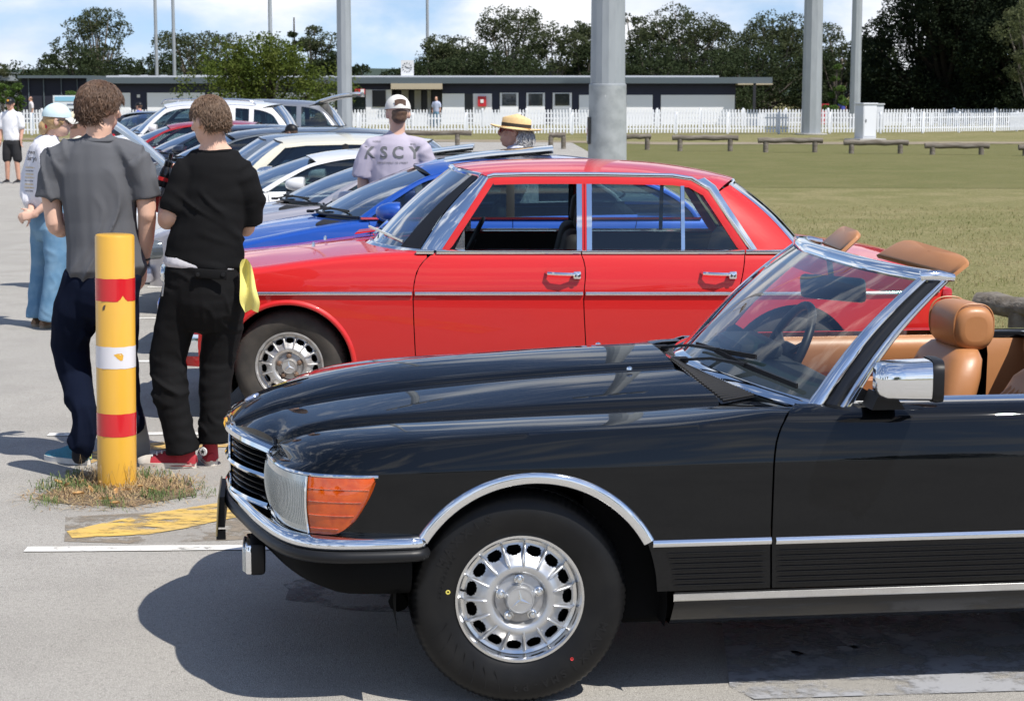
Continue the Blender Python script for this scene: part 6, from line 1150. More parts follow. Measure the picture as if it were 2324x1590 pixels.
ln.build('lens', mat('dark_lens', (.06, .01, .012), .1, coat=1), pD); t = MB(); torso(t, [(A(1182, 490), .17, .13), (A(1182, 540), .17, .13)], (0, 1, 0)); chain(t, [A(1170, 530), A(1168, 700)], [.1, .08]); chain(t, [A(1198, 530), A(1198, 700)], [.1, .08]); fuse(t, 'trousers', NAVY, pD, .016, 3)
for fx in (1168, 1198): shoe(pD, (A(fx, 700).x+.1, Y0, 0), (-1, .1), BLACK, WSOLE)
# ------------ woman in jeans, hands clasped behind her
Y0 = 14.5; pE = person('person in a pale blue cap, white printed top and wide blue jeans, hands clasped behind', (A(92, 738).x, Y0, 0)); b = MB(); hM, hP = head(b, A(132, 275), R(-78), R(-4), 1.02); chain(b, [A(124, 292), A(116, 312), A(112, 330)], [.046, .048, .065]); torso(b, [(A(112, 330), .1, .07), (A(105, 400), .12, .09), (A(110, 470), .13, .1)], (.6, -.8, 0))
chain(b, [A(100, 345, -.12), A(112, 400, -.18), A(118, 445, -.16)], [.045, .04, .036]); chain(b, [A(118, 443, -.16), A(98, 470, -.2), A(76, 488, -.22)], [.036, .032, .022]); hand(b, A(76, 488, -.22), (-1, -.1, -.15), (0, -1, .2), 1, .55, .9); chain(b, [A(85, 345, .1), A(68, 410, .1), A(70, 450, .02)], [.042, .04, .035]); chain(b, [A(70, 448, .02), A(72, 470, -.1), A(68, 484, -.2)], [.035, .03, .022]); hand(b, A(68, 482, -.2), (-.7, -.2, -.5), (-.3, -1, 0), -1, .6, .9); fuse(b, 'body', SKIN2, pE, .007, 4); eyes(pE, hP, hM)
WTE = mat('white_cotton', (.72, .71, .74), .85, bump=(200, .2, .002)); t = MB(); torso(t, [(A(118, 312), .06, .055), (A(114, 320), .115, .085), (A(108, 340), .165, .115), (A(102, 380), .17, .13), (A(98, 420), .165, .135), (A(98, 450), .165, .13), (A(102, 468), .15, .12)], (.75, -.65, 0)); chain(t, [A(100, 340, -.11), A(112, 385, -.18), A(118, 425, -.17), A(106, 452, -.18)], [.075, .072, .07, .062]); chain(t, [A(86, 345, .1), A(68, 400, .1), A(66, 440, .03), A(70, 458, -.06)], [.075, .075, .07, .06]); sE = fuse(t, 'shirt', WTE, pE, .010, 3, folds(.009, 8, 5, 51))
bpy.context.view_layer.update(); IN2 = mat('dark_print', (.05, .045, .05), .85); YL = mat('yellow_print', (.62, .42, .08), .85); back_print('own', .055, 76, 350, IN2, sE, Y0, rot=R(-3)); back_print('fairyl', .055, 76, 364, IN2, sE, Y0, rot=R(-3))
for i in range(8): back_print('mornin line song'[:13-i % 3], .020, 74, 381+7.5*i, YL if i % 3 != 1 else IN2, sE, Y0)
DENIM = mat('blue_denim', (.12, .235, .36), .85, spec=.1, var=(7, .7, (.22, .35, .47)), bump=(220, .3, .002)); t = MB(); torso(t, [(A(108, 462), .13, .11), (A(110, 490), .16, .13), (A(113, 520), .165, .14)], (.75, -.65, 0)); tubef(t, [A(98, 520, .06), A(92, 600, .10), A(86, 670, .10), A(82, 722, .08)], [.10, .074, .072, .078]); tubef(t, [A(126, 520, -.07), A(128, 600, -.09), A(120, 670, -.10), A(114, 728, -.10)], [.105, .084, .086, .094]); fuse(t, 'jeans', DENIM, pE, .011, 3, folds(.007, 8, 8, 61))
for fx, dd in ((78, .05), (104, -.06)): shoe(pE, (A(fx, 735).x-.02, Y0+dd, 0), (.4, .9), mat('tan_shoe', (.20, .12, .07), .7), mat('brown_sole', (.28, .22, .16), .7), .24)
cap_hat(pE, hP, hM, mat('pale_blue_denim', (.52, .66, .70), .85, var=(16, .6, (.62, .72, .74))), brimmat=mat('cap_brim_pale', (.55, .55, .50), .85)); q = MB(); ball(q, hP(0, -.02, .008), (.082, .098, .085), hM); ball(q, hP(0, -.098, -.045), (.045, .045, .05), hM); ball(q, hP(0, -.105, -.075), (.03, .03, .04), hM); fuse(q, 'hair', HAIRY, pE, .009, 3, folds(.004, 60, 20, 4))
MB().tube([hP(.034*math.cos(a), -.085, -.035+.034*math.sin(a))-pE.location for a in frange(0, 2*PI, 17)], .013, 7, caps=False).build('scrunchie', mat('red_satin', (.5, .02, .05), .35), pE); q = MB().grid([[hP(s, .085-abs(s)*.3, z)-pE.location for s in frange(-.07, .07, 9)] for z in (.022, -.016)]).tube([hP(.075, .07, .01)-pE.location, hP(.085, -.02, .005)-pE.location], .004, 6).tube([hP(-.075, .07, .01)-pE.location, hP(-.085, -.02, .005)-pE.location], .004, 6); q.build('sunglasses', SATIN, pE); MB().tube([A(116, 318)+Vector((.052*math.cos(a), .052*math.sin(a), .02*math.cos(a)))-pE.location for a in frange(0, 2*PI, 21)], .004, 6, caps=False).build('necklace', BLACK, pE)
# ------------ simpler figures farther away
def far_person(label, x, ytop, Y, top, leg, yaw=0, hat=None, shorts=False, h=1.72, hairm=HAIRB, sk=SKIN, armup=None, vox=.022, zoff=0):
    p0 = at(x, ytop, Y); X = p0.x; k = h/1.75; pz = 0; p = person(label, (X, Y, pz), group=None); V = lambda a, b_, c: Vector((X, Y, 0))+Matrix.Rotation(yaw, 3, 'Z') @ Vector((a*k, b_*k, c*k)); b = MB(); hM, hP = head(b, V(0, .02, 1.60), yaw, 0, k); sd = Matrix.Rotation(yaw, 3, 'Z') @ Vector((1, 0, 0))
    chain(b, [V(0, 0, 1.55), V(0, 0, 1.42)], [.058*k, .07*k]); torso(b, [(V(0, 0, 1.42), .12*k, .08*k), (V(0, 0, 1.0), .13*k, .09*k)], sd)
    for s in (-1, 1):
        if armup == s: chain(b, [V(s*.18, 0, 1.38), V(s*.40, .1, 1.38), V(s*.62, .15, 1.42)], [.05*k, .042*k, .03*k]); hand(b, V(s*.62, .15, 1.42), sd*s, (0, 0, 1), 1, .2, k)
        else: chain(b, [V(s*.19, 0, 1.38), V(s*.23, -.02, 1.12), V(s*.22, .05, .88)], [.05*k, .042*k, .03*k]); hand(b, V(s*.22, .05, .88), (0, .1, -1), (s, 0, 0), 1, .3, k)
        chain(b, [V(s*.09, 0, .85), V(s*.10, .02, .5), V(s*.12, 0, .08)], [.085*k, .06*k, .04*k])
    fuse(b, 'body', sk, p, min(vox, .012), 3); t = MB(); torso(t, [(V(0, 0, 1.47), .08*k, .06*k), (V(0, 0, 1.42), .17*k, .10*k), (V(0, 0, 1.3), .20*k, .12*k), (V(0, 0, 1.05), .18*k, .12*k), (V(0, 0, .88), .18*k, .12*k)], sd)
    for s in (-1, 1):
        if armup != s: chain(t, [V(s*.15, 0, 1.38), V(s*.20, 0, 1.30), V(s*.225, 0, 1.14)], [.08*k, .078*k, .074*k])
    fuse(t, 'shirt', top, p, vox*.8, 3, folds(.008, 8, 4, x)); t = MB(); torso(t, [(V(0, 0, .94), .165*k, .11*k), (V(0, 0, .80), .175*k, .12*k)], sd)
    for s in (-1, 1): chain(t, [V(s*.09, 0, .82), V(s*.105, .01, .6 if shorts else .5), V(s*.115, 0, .48 if shorts else .06)], [.105*k, .10*k, .095*k if shorts else .075*k]); shoe(p, V(s*.12, -.06, 0), Matrix.Rotation(yaw, 3, 'Z') @ Vector((0, 1, 0)), BLACK, mat('sole_grey', (.35, .34, .33), .7))
    fuse(t, 'shorts' if shorts else 'trousers', leg, p, vox*.8, 3); q = MB(); ball(q, hP(0, -.02, .02), (.083*k, .10*k, .09*k), hM); fuse(q, 'hair', hairm, p, .012, 2)
    if hat: hat(p, hP, hM)
    return p, hP, hM, V
WPOLO = mat('white_polo', (.78, .78, .80), .8); BSH = mat('black_shorts', (.015, .015, .017), .85)
p_, hP, hM, V = far_person('person in a white polo shirt, black shorts and black cap at the left edge', 24, 240, 38.5, WPOLO, BSH, R(170), lambda p, P, M: cap_hat(p, P, M, BLACK), True, 1.74); MB().lathe([(.0001, -.008), (.02, -.006), (.022, 0)], 14).xf(Matrix.Translation(hP(0, .10, .07)-p_.location)).build('cap_badge', mat('orange_badge', (.75, .35, .04), .7), p_)
far_person('person in a cream brimmed hat half hidden behind the grey T-shirt', 172, 262, 17.2, mat('cream_shirt', (.62, .6, .5), .85), BSH, R(-60), lambda p, P, M: brim_hat(p, P, M, mat('cream_straw', (.72, .64, .46), .8, bump=(120, .4, .002)), mat('dark_band2', (.03, .03, .03), .8), brim=.065), h=1.66, vox=.016)
far_person('person in a blue shirt and dark cap near the fence, seen past the raised bonnet', 316, 238, 52, mat('royal_blue_cotton', (.05, .10, .42), .85), BSH, R(60), lambda p, P, M: cap_hat(p, P, M, BLACK), h=1.6)
far_person('person with long hair and a black hat beyond the white off-road wagon', 721, 265, 43, mat('black_cotton', (.013, .013, .014), .8), BSH, R(30), lambda p, P, M: (brim_hat(p, P, M, BLACK, MATTE, name='black_hat', brim=.06), locks(p, P, M, 90, .24, .01, .008, 7, m=HAIRY, front=-.2, zmax=0, ear=-.6)), h=1.52, hairm=HAIRY)
far_person('bare-headed person with dark hair beside the long-haired person in black hat', 680, 262, 44, mat('pale_top', (.6, .56, .55), .85), BSH, R(-20), h=1.56, armup=1)
p_, hP, hM, V = far_person('person whose black and yellow cap shows above the cream saloon roof', 662, 292, 24.6, mat('black_cotton', (.013, .013, .014), .8), BSH, R(70), lambda p, P, M: cap_hat(p, P, M, BLACK), h=1.42); MB().rbox((0, 0, 0), (.02, .09, .05), .008).xf(Matrix.Translation(hP(.085, .01, .075)-p_.location) @ hM.to_4x4()).build('cap_patch', mat('yellow_patch', (.75, .62, .06), .7), p_)
for i, (x, Y, c, lb) in enumerate([(1911, 118, (.05, .07, .35), 'tiny distant player in blue right of the pavilion end'), (2112, 125, (.04, .06, .30), 'tiny distant player in blue beside the young tree'), (2398, 120, (.05, .07, .32), 'tiny distant player in blue under the dark trees at right'), (71, 95, (.62, .58, .60), 'tiny distant walker in a pale top at far left'), (990, 104, (.45, .50, .66), 'tiny distant figure at the pavilion counter behind the cap')]):
    far_person(lb, x, 250, Y, mat('far_top_%d' % i, c, .85), mat('far_leg', (.06, .07, .10), .85) if i < 3 else DENIM, R(40*i), h=1.7, vox=.04)
# ---------------------------------------------------------------- bollard
YEL = mat('bollard_yellow', (.72, .40, .045), .32, coat=.35, var=(6, .35, (.66, .36, .06)), bump=(5, .03, .01)); TAPR = mat('red_reflective_tape', (.60, .015, .022), .22, coat=.6, bump=(12, .15, .01)); TAPW = mat('white_reflective_tape', (.70, .69, .72), .35, coat=.3, bump=(30, .08, .005))
bol = thing('bollard', 'yellow steel bollard with red and white reflective bands standing in a weedy patch', 'bollard', (at(266, 1100, 8.57).x, 8.57, 0)); bol.rotation_euler = (0, R(1.0), 0)
BR = .0885; n_ = 1
zt_ = 1.155
pst = MB().lathe([(BR, -.1), (BR, zt_-.012), (BR-.004, zt_-.003), (BR-.012, zt_), (.0001, zt_)], 64, 'Z').build('post', YEL, bol, ang=30)
def ring(z0, z1, m, name, notch=None):
    n = 96; rr = random.Random(int(z0*100)); rows = [[], []]
    for i in range(n+1):
        a = 2*PI*i/n; j0 = z0+.002*noise.noise(Vector((math.cos(a)*3, math.sin(a)*3, z0*9))); j1 = z1+.002*noise.noise(Vector((math.cos(a)*3, math.sin(a)*3, z1*9)))
        if notch: j0 = notch(a, j0)
        for k, z in ((0, j0), (1, j1)): rows[k].append(((BR+.0012)*math.cos(a), (BR+.0012)*math.sin(a), z))
    return MB().grid(rows).build(name, m, bol, ang=60)
def nt(a, z):
    d = (a-R(304))/R(9); return z+.022*max(0, 1-abs(d))+(.006 if abs(d) < 1.6 else 0)
zz = lambda y: at(266, y, 8.57-.0).z
ring(zz(680), zz(629), TAPR, 'red_band', nt); wb = ring(zz(831), zz(782), TAPW, 'white_band'); ring(zz(984), zz(933), TAPR, 'red_band')
def patch(cx, cz, pts, m, name, par, off=.0022):
    v = [((BR+off)*math.cos(R(cx)+p[0]/BR), (BR+off)*math.sin(R(cx)+p[0]/BR), cz+p[1]) for p in pts]; return MB().add(v, [tuple(range(len(v)))]).build(name, m, par, smooth=False)
patch(292, zz(803), [(-.026, .008), (-.010, .013), (.010, .014), (.018, .004), (.014, -.018), (.006, -.020), (-.008, -.010)], YEL, 'torn_spot', bol); patch(248, zz(694), [(-.008, -.012), (.002, -.010), (.006, .004), (.008, .014), (-.002, .010), (-.009, .0)], mat('rust_scuff', (.10, .07, .05), .8), 'scuff', bol, .001)
# weedy patch: dead grass, green tufts, leaves
rr = random.Random(5); gm = MB(); gm2 = MB(); gm3 = MB()
TUFT = [(-2.19, 8.23), (-2.13, 8.57), (-2.08, 8.77), (-1.96, 8.98), (-1.74, 8.86), (-1.48, 8.67), (-1.36, 8.32), (-1.65, 8.05), (-2.0, 8.09)]
def inside(x, y, P):
    c = False; j = len(P)-1
    for i in range(len(P)):
        if (P[i][1] > y) != (P[j][1] > y) and x < (P[j][0]-P[i][0])*(y-P[i][1])/(P[j][1]-P[i][1])+P[i][0]: c = not c
        j = i
    return c
def blade(mb, x, y, L, h, a, w):
    d = Vector((math.cos(a), math.sin(a), 0)); s = Vector((-d.y, d.x, 0))*w; p = Vector((x, y, 0)); m = p+d*L*.5+Vector((0, 0, h)); e = p+d*L+Vector((0, 0, h*.35)); mb.add([p-s, p+s, m+s*.7, m-s*.7, e], [(0, 1, 2, 3), (3, 2, 4)])
k = 0
while k < 3300:
    x, y = rr.uniform(-2.35, -1.25), rr.uniform(7.95, 9.1)
    if not inside(x+rr.gauss(0, .05), y+rr.gauss(0, .04), TUFT): continue
    d = math.hypot(x+1.82, y-8.57); g = noise.noise(Vector((x*5, y*5, 1)))
    if rr.random() > 1.1-d*1.25: continue
    k += 1
    if g > .12 and rr.random() < .75: blade(gm2, x, y, rr.uniform(.02, .06), rr.uniform(.012, .045), rr.uniform(0, 6.3), rr.uniform(.0012, .0022))
    else: blade(gm if rr.random() < .6 else gm3, x, y, rr.uniform(.03, .11), rr.uniform(.004, .035 if d < .35 else .014), rr.uniform(0, 6.3), rr.uniform(.001, .0022))
for i in range(60): a = rr.uniform(0, 6.3); blade(gm, -1.82+.1*math.cos(a)+rr.gauss(0, .04), 8.57+.1*math.sin(a), rr.uniform(.03, .10), rr.uniform(.06, .14), rr.uniform(0, 6.3), .0013)
STRAWG = mat('dead_grass', (.46, .34, .17), .9, var=(4, .8, (.30, .20, .10))); GREENG = mat('green_weed', (.085, .135, .035), .8, var=(6, .6, (.14, .17, .05))); BRNG = mat('brown_grass', (.24, .15, .08), .9, var=(5, .7, (.36, .25, .14)))
weed = tag(gm.build('dead_grass', STRAWG, None, smooth=False), 'dry straw-coloured dead grass lying round the foot of the bollard', 'dry grass', kind='stuff'); tag(gm2.build('weeds', GREENG, None, smooth=False), 'short green weeds growing round the foot of the bollard', 'weeds', kind='stuff'); tag(gm3.build('leaf_litter', BRNG, None, smooth=False), 'brown leaf litter and stalks round the foot of the bollard', 'litter', kind='stuff')
for i, (x, y) in enumerate([(184, 1103), (134, 1103), (205, 1120), (262, 1125), (235, 1106), (287, 1120), (320, 1112), (240, 1140), (150, 1110), (345, 1120), (180, 1128), (262, 1150)]):
    L = MB(); s = rr.uniform(.018, .03); L.grid([[(s*u, s*.38*v*math.sin(PI*(u+1)/2), .004+.010*v*v+.006*u) for v in (-1, 0, 1)] for u in frange(-1, 1, 7)]); o = tag(L.build('fallen_leaf', mat('fallen_leaf', (.55, .33, .13), .7)), 'curled fallen leaf on the weedy patch by the bollard', 'leaf', 'fallen leaves round the bollard'); g_ = at(x, y, 8.5); t_ = H_/(H_-g_.z) if g_.z < H_ else 1; o.location = (g_.x*t_, 8.5*t_, .012); o.rotation_euler = (rr.uniform(-.3, .3), rr.uniform(-.3, .3), rr.uniform(0, 6))
dirt = sheet('soil_patch', [(x*1.0+rr.gauss(0, .01), y) for x, y in [(-2.12, 8.26), (-2.06, 8.6), (-2.0, 8.8), (-1.9, 8.9), (-1.72, 8.80), (-1.5, 8.62), (-1.42, 8.34), (-1.65, 8.10), (-1.95, 8.14)]], .003, ground_mat('soil', [(.20, .15, .10), (.26, .2, .14), (.16, .12, .08), (.12, .09, .06), (.33, .27, .19)], (6, 14, 60), (60, .8, .02)), 'structure')
# short turf blades on the near part of the field
tA, tB = MB(), MB(); rg_ = random.Random(8)
for i in range(34000):
    y = 11.5+19*rg_.random()**1.6; x = rg_.uniform(2.9, 3.2+.42*y)
    if x < pc([(8, 3.75), (12, 3.35), (20, 3.15), (38, 2.7)])(y)-.05+rg_.random()**3*.0 or noise.noise(Vector((x*1.3, y*1.3, 0))) < -.32: continue
    blade(tA if noise.noise(Vector((x*.5, y*.5, 4)))+rg_.uniform(-.4, .4) > 0 else tB, x, y, rg_.uniform(.012, .04), rg_.uniform(.012, .038), rg_.uniform(0, 6.3), rg_.uniform(.0018, .0035))
tag(tA.build('green_turf_blades', mat('turf_blade_green', (.12, .135, .042), .85, spec=.1), None, smooth=False), 'short green turf blades on the field right of the red saloon', 'grass', kind='stuff'); tag(tB.build('dry_turf_blades', mat('turf_blade_dry', (.27, .225, .11), .9, spec=.1), None, smooth=False), 'dry straw-coloured turf blades on the field right of the red saloon', 'grass', kind='stuff')
OIL = paint('oil_stain', (.13, .125, .12), .44, 2.2, dirt=(.1, .1, .1))
for cx, cy, rx, ry in ((-.4, 6.7, .4, .3), (.9, 6.5, .4, .3)): sheet('oil_stain', [(cx+rx*math.cos(a)*(1+.25*noise.noise(Vector((math.cos(a)*2, math.sin(a)*2, cx)))), cy+ry*math.sin(a)) for a in frange(0, 2*PI*.96, 26)], .0012, OIL, None, car_park)
# ---------------------------------------------------------------- poles
GALV = mat('galvanised_steel', (.36, .385, .40), .55, .35, var=(5, .6, (.29, .315, .33)), bump=(30, .12, .004), vscale=(1, 1, .25))
def pole(label, x, Y, r0, r1, hgt, group='sports field light poles', collar=None, sides=12, base=True):
    p = thing('light_pole', label, 'light pole', (at(x, 300, Y).x, Y, 0), 0, group)
    if collar:
        MB().lathe([(r0*1.12, 0), (r0*1.07, collar)], sides*4, 'Z').build('pole_base', mat('galvanised_base', (.40, .42, .42), .6, .3, var=(3, .9, (.28, .30, .30)), bump=(18, .2, .01)), p, ang=40); MB().lathe([(r0*1.075, collar-.02), (r0*1.06, collar+.02), (r0, collar+.03)], sides*4, 'Z').build('joint_ring', GALV, p)
        MB().lathe([(r0, collar), (lerp(r0, r1, .5), hgt/2), (r1, hgt)], sides, 'Z').build('shaft', GALV, p, ang=20)
    else: MB().lathe([(r0, 0), (lerp(r0, r1, .5), hgt/2), (r1, hgt)], sides, 'Z').build('shaft', GALV, p, ang=20)
    if base: MB().lathe([(r0*1.6, 0), (r0*1.6, .05), (r0, .06)], 24, 'Z').build('base_plate', mat('concrete', (.42, .41, .39), .9), p, ang=30)
    hd = MB().box((0, 0, hgt+.1), (2.4, .2, .2)).build('cross_arm', GALV, p)
    for q in (-.9, -.3, .3, .9): MB().rbox((q, -.25, hgt+.35), (.5, .3, .45), .05).build('floodlight', mat('lamp_housing', (.3, .31, .32), .5, .4), hd)
    return p
bp_ = pole('broad galvanised light pole with a joint ring and small red sign behind the red roof', 1378, 44.5, .405, .24, 26, collar=2.0, sides=16)
sg = MB().box((-.44, -.05, .95), (.06, .32, .62)).build('sign', mat('sign_black', (.02, .02, .02), .5), bp_); MB().box((-.475, -.07, .93), (.012, .26, .44)).build('sign_face', mat('sign_white', (.75, .74, .73), .5), sg); MB().lathe([(.0001, -.0), (.10, 0), (.11, .004)], 24, 'X', (-.484, -.07, .93)).build('red_disc', mat('sign_red', (.6, .02, .03), .5), sg)
MB().box((-.02, -.42, 1.75), (.12, .02, .03)).build('sticker', mat('sign_white', (.75, .74, .73)), bp_)
pole('left grey light pole rising behind the cars, beside the pavilion tree', 783, 62, .245, .17, 24, sides=10)
pole('light pole on a concrete foot in front of the white fence at right', 1840, 86, .45, .30, 30, sides=10)
pole('farther light pole behind the fence at right, left of the dark trees', 1938, 101, .29, .19, 30, sides=10)
pole('thin light pole above the pavilion left of centre, beside the clock box', 971, 150, .13, .07, 26)
pole('thin light pole at far left, left one of a close pair', 359, 135, .13, .08, 26); pole('thin light pole at far left, right one of a close pair', 399, 135, .13, .08, 26); pole('thin light pole rising above the round green tree', 617, 120, .13, .10, 26)
# ---------------------------------------------------------------- log barriers
LOG = mat('weathered_log', (.13, .11, .085), .9, var=(7, .9, (.24, .215, .18)), bump=(25, .8, .02), vscale=(.35, 2, 2))
def log_rail(x0, x1, ytop, yb, Y, label, r=.10, posts=None, Y1=None):
    a = at(x0, 300, Y); bX = at(x1, 300, Y1 or Y); o = thing('log_barrier', label, 'barrier', (a.x, Y, 0), 0, 'log barriers along the path'); Ln = bX.x-a.x; dy = (Y1 or Y)-Y; z0 = at(x0, ytop, Y).z; n = 9
    MB().tube([(Ln*i/(n-1), dy*i/(n-1), z0+.012*math.sin(i*2.1)) for i in range(n)], [r*(1+.06*math.sin(i*1.7)) for i in range(n)], 14).build('rail', LOG, o, ang=50)
    for f in posts or (.12, .88): MB().tube([(Ln*f, dy*f, -.1), (Ln*f, dy*f, z0-r*.5)], r*.95, 12).build('post', LOG, o, ang=50)
for i, (x0, x1, yt, Y, w) in enumerate([(1525, 1675, 313, 60.5, 'left of the pole at right'), (1720, 1867, 319, 59.3, 'below the right light pole'), (1915, 2061, 324, 58, 'in front of the white cabinet'), (2099, 2245, 331, 57, 'right of the white cabinet'), (2312, 2440, 335, 56, 'at the far right edge'), (1408, 1477, 310, 62, 'just right of the broad pole'), (1245, 1283, 307, 63, 'beside the straw hat'), (800, 1070, 302, 64, 'behind the printed T-shirt')]):
    log_rail(x0, x1, yt, 0, Y, 'grey log barrier on two short posts '+w, .085)
log_rail(2232, 2560, 687, 0, 14.3, 'thick weathered log barrier end close behind the black car', .082, (.30, .9), Y1=13.4)
# ---------------------------------------------------------------- cabinet
cab = thing('utility_cabinet', 'tall pale grey utility cabinet on a slab before the white fence', 'cabinet', (at(1963, 300, 76).x, 76, 0), R(28)); PG = mat('cabinet_grey', (.60, .62, .65), .5); MB().rbox((0, 0, .72), (.66, .55, 1.36), .01).build('body', PG, cab); MB().rbox((0, 0, 1.42), (.74, .63, .06), .01).build('lid', PG, cab); MB().box((0, -.28, .74), (.58, .012, 1.2)).build('door', mat('cabinet_door', (.66, .68, .71), .5), cab); MB().box((-.22, -.30, .75), (.03, .03, .12)).build('handle', BLACK, cab); MB().box((0, 0, .02), (1.3, 1.0, .05)).build('slab', mat('concrete', (.42, .41, .39), .9), cab)
cb2 = thing('utility_cabinet', 'small pale cabinet just behind the tall grey one', 'cabinet', (at(1990, 300, 96).x, 96, 0)); MB().rbox((0, 0, .65), (.5, .5, 1.25), .01).build('body', PG, cb2); MB().rbox((0, 0, 1.3), (.6, .6, .06), .01).build('lid', PG, cb2)
# ---------------------------------------------------------------- picket fences
FW = mat('white_fence_paint', (.74, .76, .80), .55)
def fence(path, hgt, step, w, label, maxn, posts=2.4, name='picket_fence'):
    P = [Vector((*p, 0)) for p in path]; L = [0]
    for a, b in zip(P, P[1:]): L.append(L[-1]+(b-a).length)
    def pos(s):
        for i in range(len(P)-1):
            if s <= L[i+1]: t = (s-L[i])/(L[i+1]-L[i]); return P[i].lerp(P[i+1], t), (P[i+1]-P[i]).normalized()
        return P[-1], (P[-1]-P[-2]).normalized()
    o = thing(name, label, 'fence', tuple(P[0]))
    pk = MB().prism([(-w/2, .06), (w/2, .06), (w/2, hgt-.05), (w/4, hgt-.01), (-w/4, hgt-.01), (-w/2, hgt-.05)], -.012, .012); N = int(L[-1]/step); me = None; rest = MB()
    for i in range(N):
        p, d = pos(i*step); a = math.atan2(d.y, d.x)
        if maxn and i < maxn:
            if me is None: ob = pk.build('picket', FW, o, smooth=False); me = ob.data
            else: ob = bpy.data.objects.new('picket', me); COL.objects.link(ob); ob.parent = o
            ob.location = p-P[0]; ob.rotation_euler = (0, 0, a)
        else:
            M = Matrix.Translation(p-P[0]) @ Matrix.Rotation(a, 4, 'Z'); rest.add([M @ Vector(v) for v in pk.v], pk.f)
    if rest.v: r = rest.build('pickets', FW, o, smooth=False); r['kind'] = 'stuff'
    for z in (.25, hgt*.78):
        q = MB()
        for a, b in zip(P, P[1:]): d = (b-a).normalized(); q.box((a+b)/2-P[0]+Vector((0, 0, z))+Vector((-d.y, d.x, 0))*.03, ((b-a).length, .035, .06), Matrix.Rotation(math.atan2(d.y, d.x), 3, 'Z'))
        q.build('rail', FW, o, smooth=False)
    pm = None
    for i in range(int(L[-1]/posts)+1):
        p, d = pos(i*posts)
        if pm is None: ob = MB().rbox((0, .05, (hgt+.06)/2), (.11, .09, hgt+.06), .012).build('post', FW, o); pm = ob.data
        else: ob = bpy.data.objects.new('post', pm); COL.objects.link(ob); ob.parent = o
        ob.location = p-P[0]; ob.rotation_euler = (0, 0, math.atan2(d.y, d.x))
    return o
fence([(-26, 84), (-10, 84.5), (0, 85.5), (10, 87), (18, 88), (24, 92), (27, 97), (29, 104)], .93, .145, .072, 'white picket fence in front, nearest to the cars, curving back at right', 300)
fence([(-40, 104), (-10, 104), (10, 105), (28, 107), (50, 110)], .98, .17, .09, 'farther white picket fence below the pavilion', 0)
# ---------------------------------------------------------------- pavilion
BY = 114.; NVY = mat('navy_wall', (.012, .015, .04), .6, var=(2, .3, (.02, .024, .05))); FASC = mat('steel_fascia', (.10, .125, .14), .5, .2); WALLW = mat('white_wall', (.82, .83, .85), .6, var=(1.5, .3, (.76, .77, .79))); ROLL = mat('roller_door', (.84, .85, .87), .55); DK = mat('dark_opening', (.012, .013, .016), .3); WIN = mat('dark_window', (.02, .028, .03), .08, coat=1)
def bx(o, name, x0, x1, y0, y1, m, dep=.2, proud=0, par=None, Y=BY):
    a, b = at(x0, y0, Y), at(x1, y1, Y); z0, z1 = max(b.z, 0), a.z; return MB().box(((a.x+b.x)/2-o.location.x, proud+dep/2-0, (z0+z1)/2), (b.x-a.x, dep, z1-z0)).build(name, m, par or o, smooth=False)
pav = thing('pavilion', 'long low navy sports pavilion with white roller doors and a grey flat roof', 'building', (at(1000, 200, BY).x, BY, 0))
L_, R_ = at(205, 200, BY).x-pav.location.x, at(1668, 200, BY).x-pav.location.x
bx(pav, 'wall', 205, 890, 188, 330, NVY, 4, .25); bx(pav, 'wall', 1003, 1668, 188, 330, NVY, 4, .25); bx(pav, 'rear_wall', 885, 1008, 188, 330, DK, 1.0, 3.2)
rf = bx(pav, 'roof', 200, 1750, 176, 190, FASC, 5.2, -.45); MB().box(((L_+R_)/2, 1.8, at(0, 176, BY).z+.05), (R_-L_-2, 4, .10)).build('roof_sheet', mat('roof_sheet', (.55, .57, .6), .5), rf); bx(pav, 'soffit', 1670, 1748, 190, 193, mat('soffit', (.42, .36, .26), .7), 5.8, -1.0); bx(pav, 'verandah_post', 1704, 1708, 190, 330, mat('post_black', (.02, .02, .025), .5), .1, -1.0)
def roller(x0, x1, yt=211):
    d = bx(pav, 'roller_door', x0, x1, yt, 330, ROLL, .1, .18)
for a, b in ((222, 297), (332, 466), (480, 600), (620, 760), (1003, 1054), (1314, 1420), (1422, 1480), (1500, 1666)): roller(a, b, 211 if a < 900 else 213 if a < 1300 else 216)
bx(pav, 'wall_panel', 829, 889, 204, 330, WALLW, .1, .18); bx(pav, 'serving_window', 844, 875, 205, 243, DK, .1, .12); bx(pav, 'entry', 801, 828, 200, 330, WIN, .1, .18); bx(pav, 'wall_panel', 1073, 1116, 213, 330, WALLW, .1, .18); bx(pav, 'doorway', 1055, 1072, 213, 330, DK, .1, .18)
hb = bx(pav, 'hose_box', 1084, 1103, 219, 242, mat('hose_red', (.50, .02, .03), .5), .25, -.02); bx(pav, 'hose_label', 1090, 1097, 226, 234, mat('sign_white', (.75, .74, .73)), .02, -.05, hb)
for a, b in ((1134, 1176), (1194, 1236), (1254, 1297)):
    w = bx(pav, 'window', a, b, 211, 330, WALLW, .12, .16); bx(pav, 'pane', a+5, b-5, 213, 240, WIN, .06, .13, w)
for a, b in ((935, 951), (965, 974), (905, 922)): bx(pav, 'inner_post', a, b, 205, 330, WALLW, .2, 2.6)
bx(pav, 'verandah_ceiling', 888, 1004, 190, 203, mat('soffit', (.42, .36, .26)), 3.4, -.6); bx(pav, 'banner', 806, 829, 202, 215, mat('hose_red', (.5, .02, .03)), .05, -.3); bx(pav, 'banner_text', 819, 827, 203, 212, mat('sign_white', (.75, .74, .73)), .02, -.32)
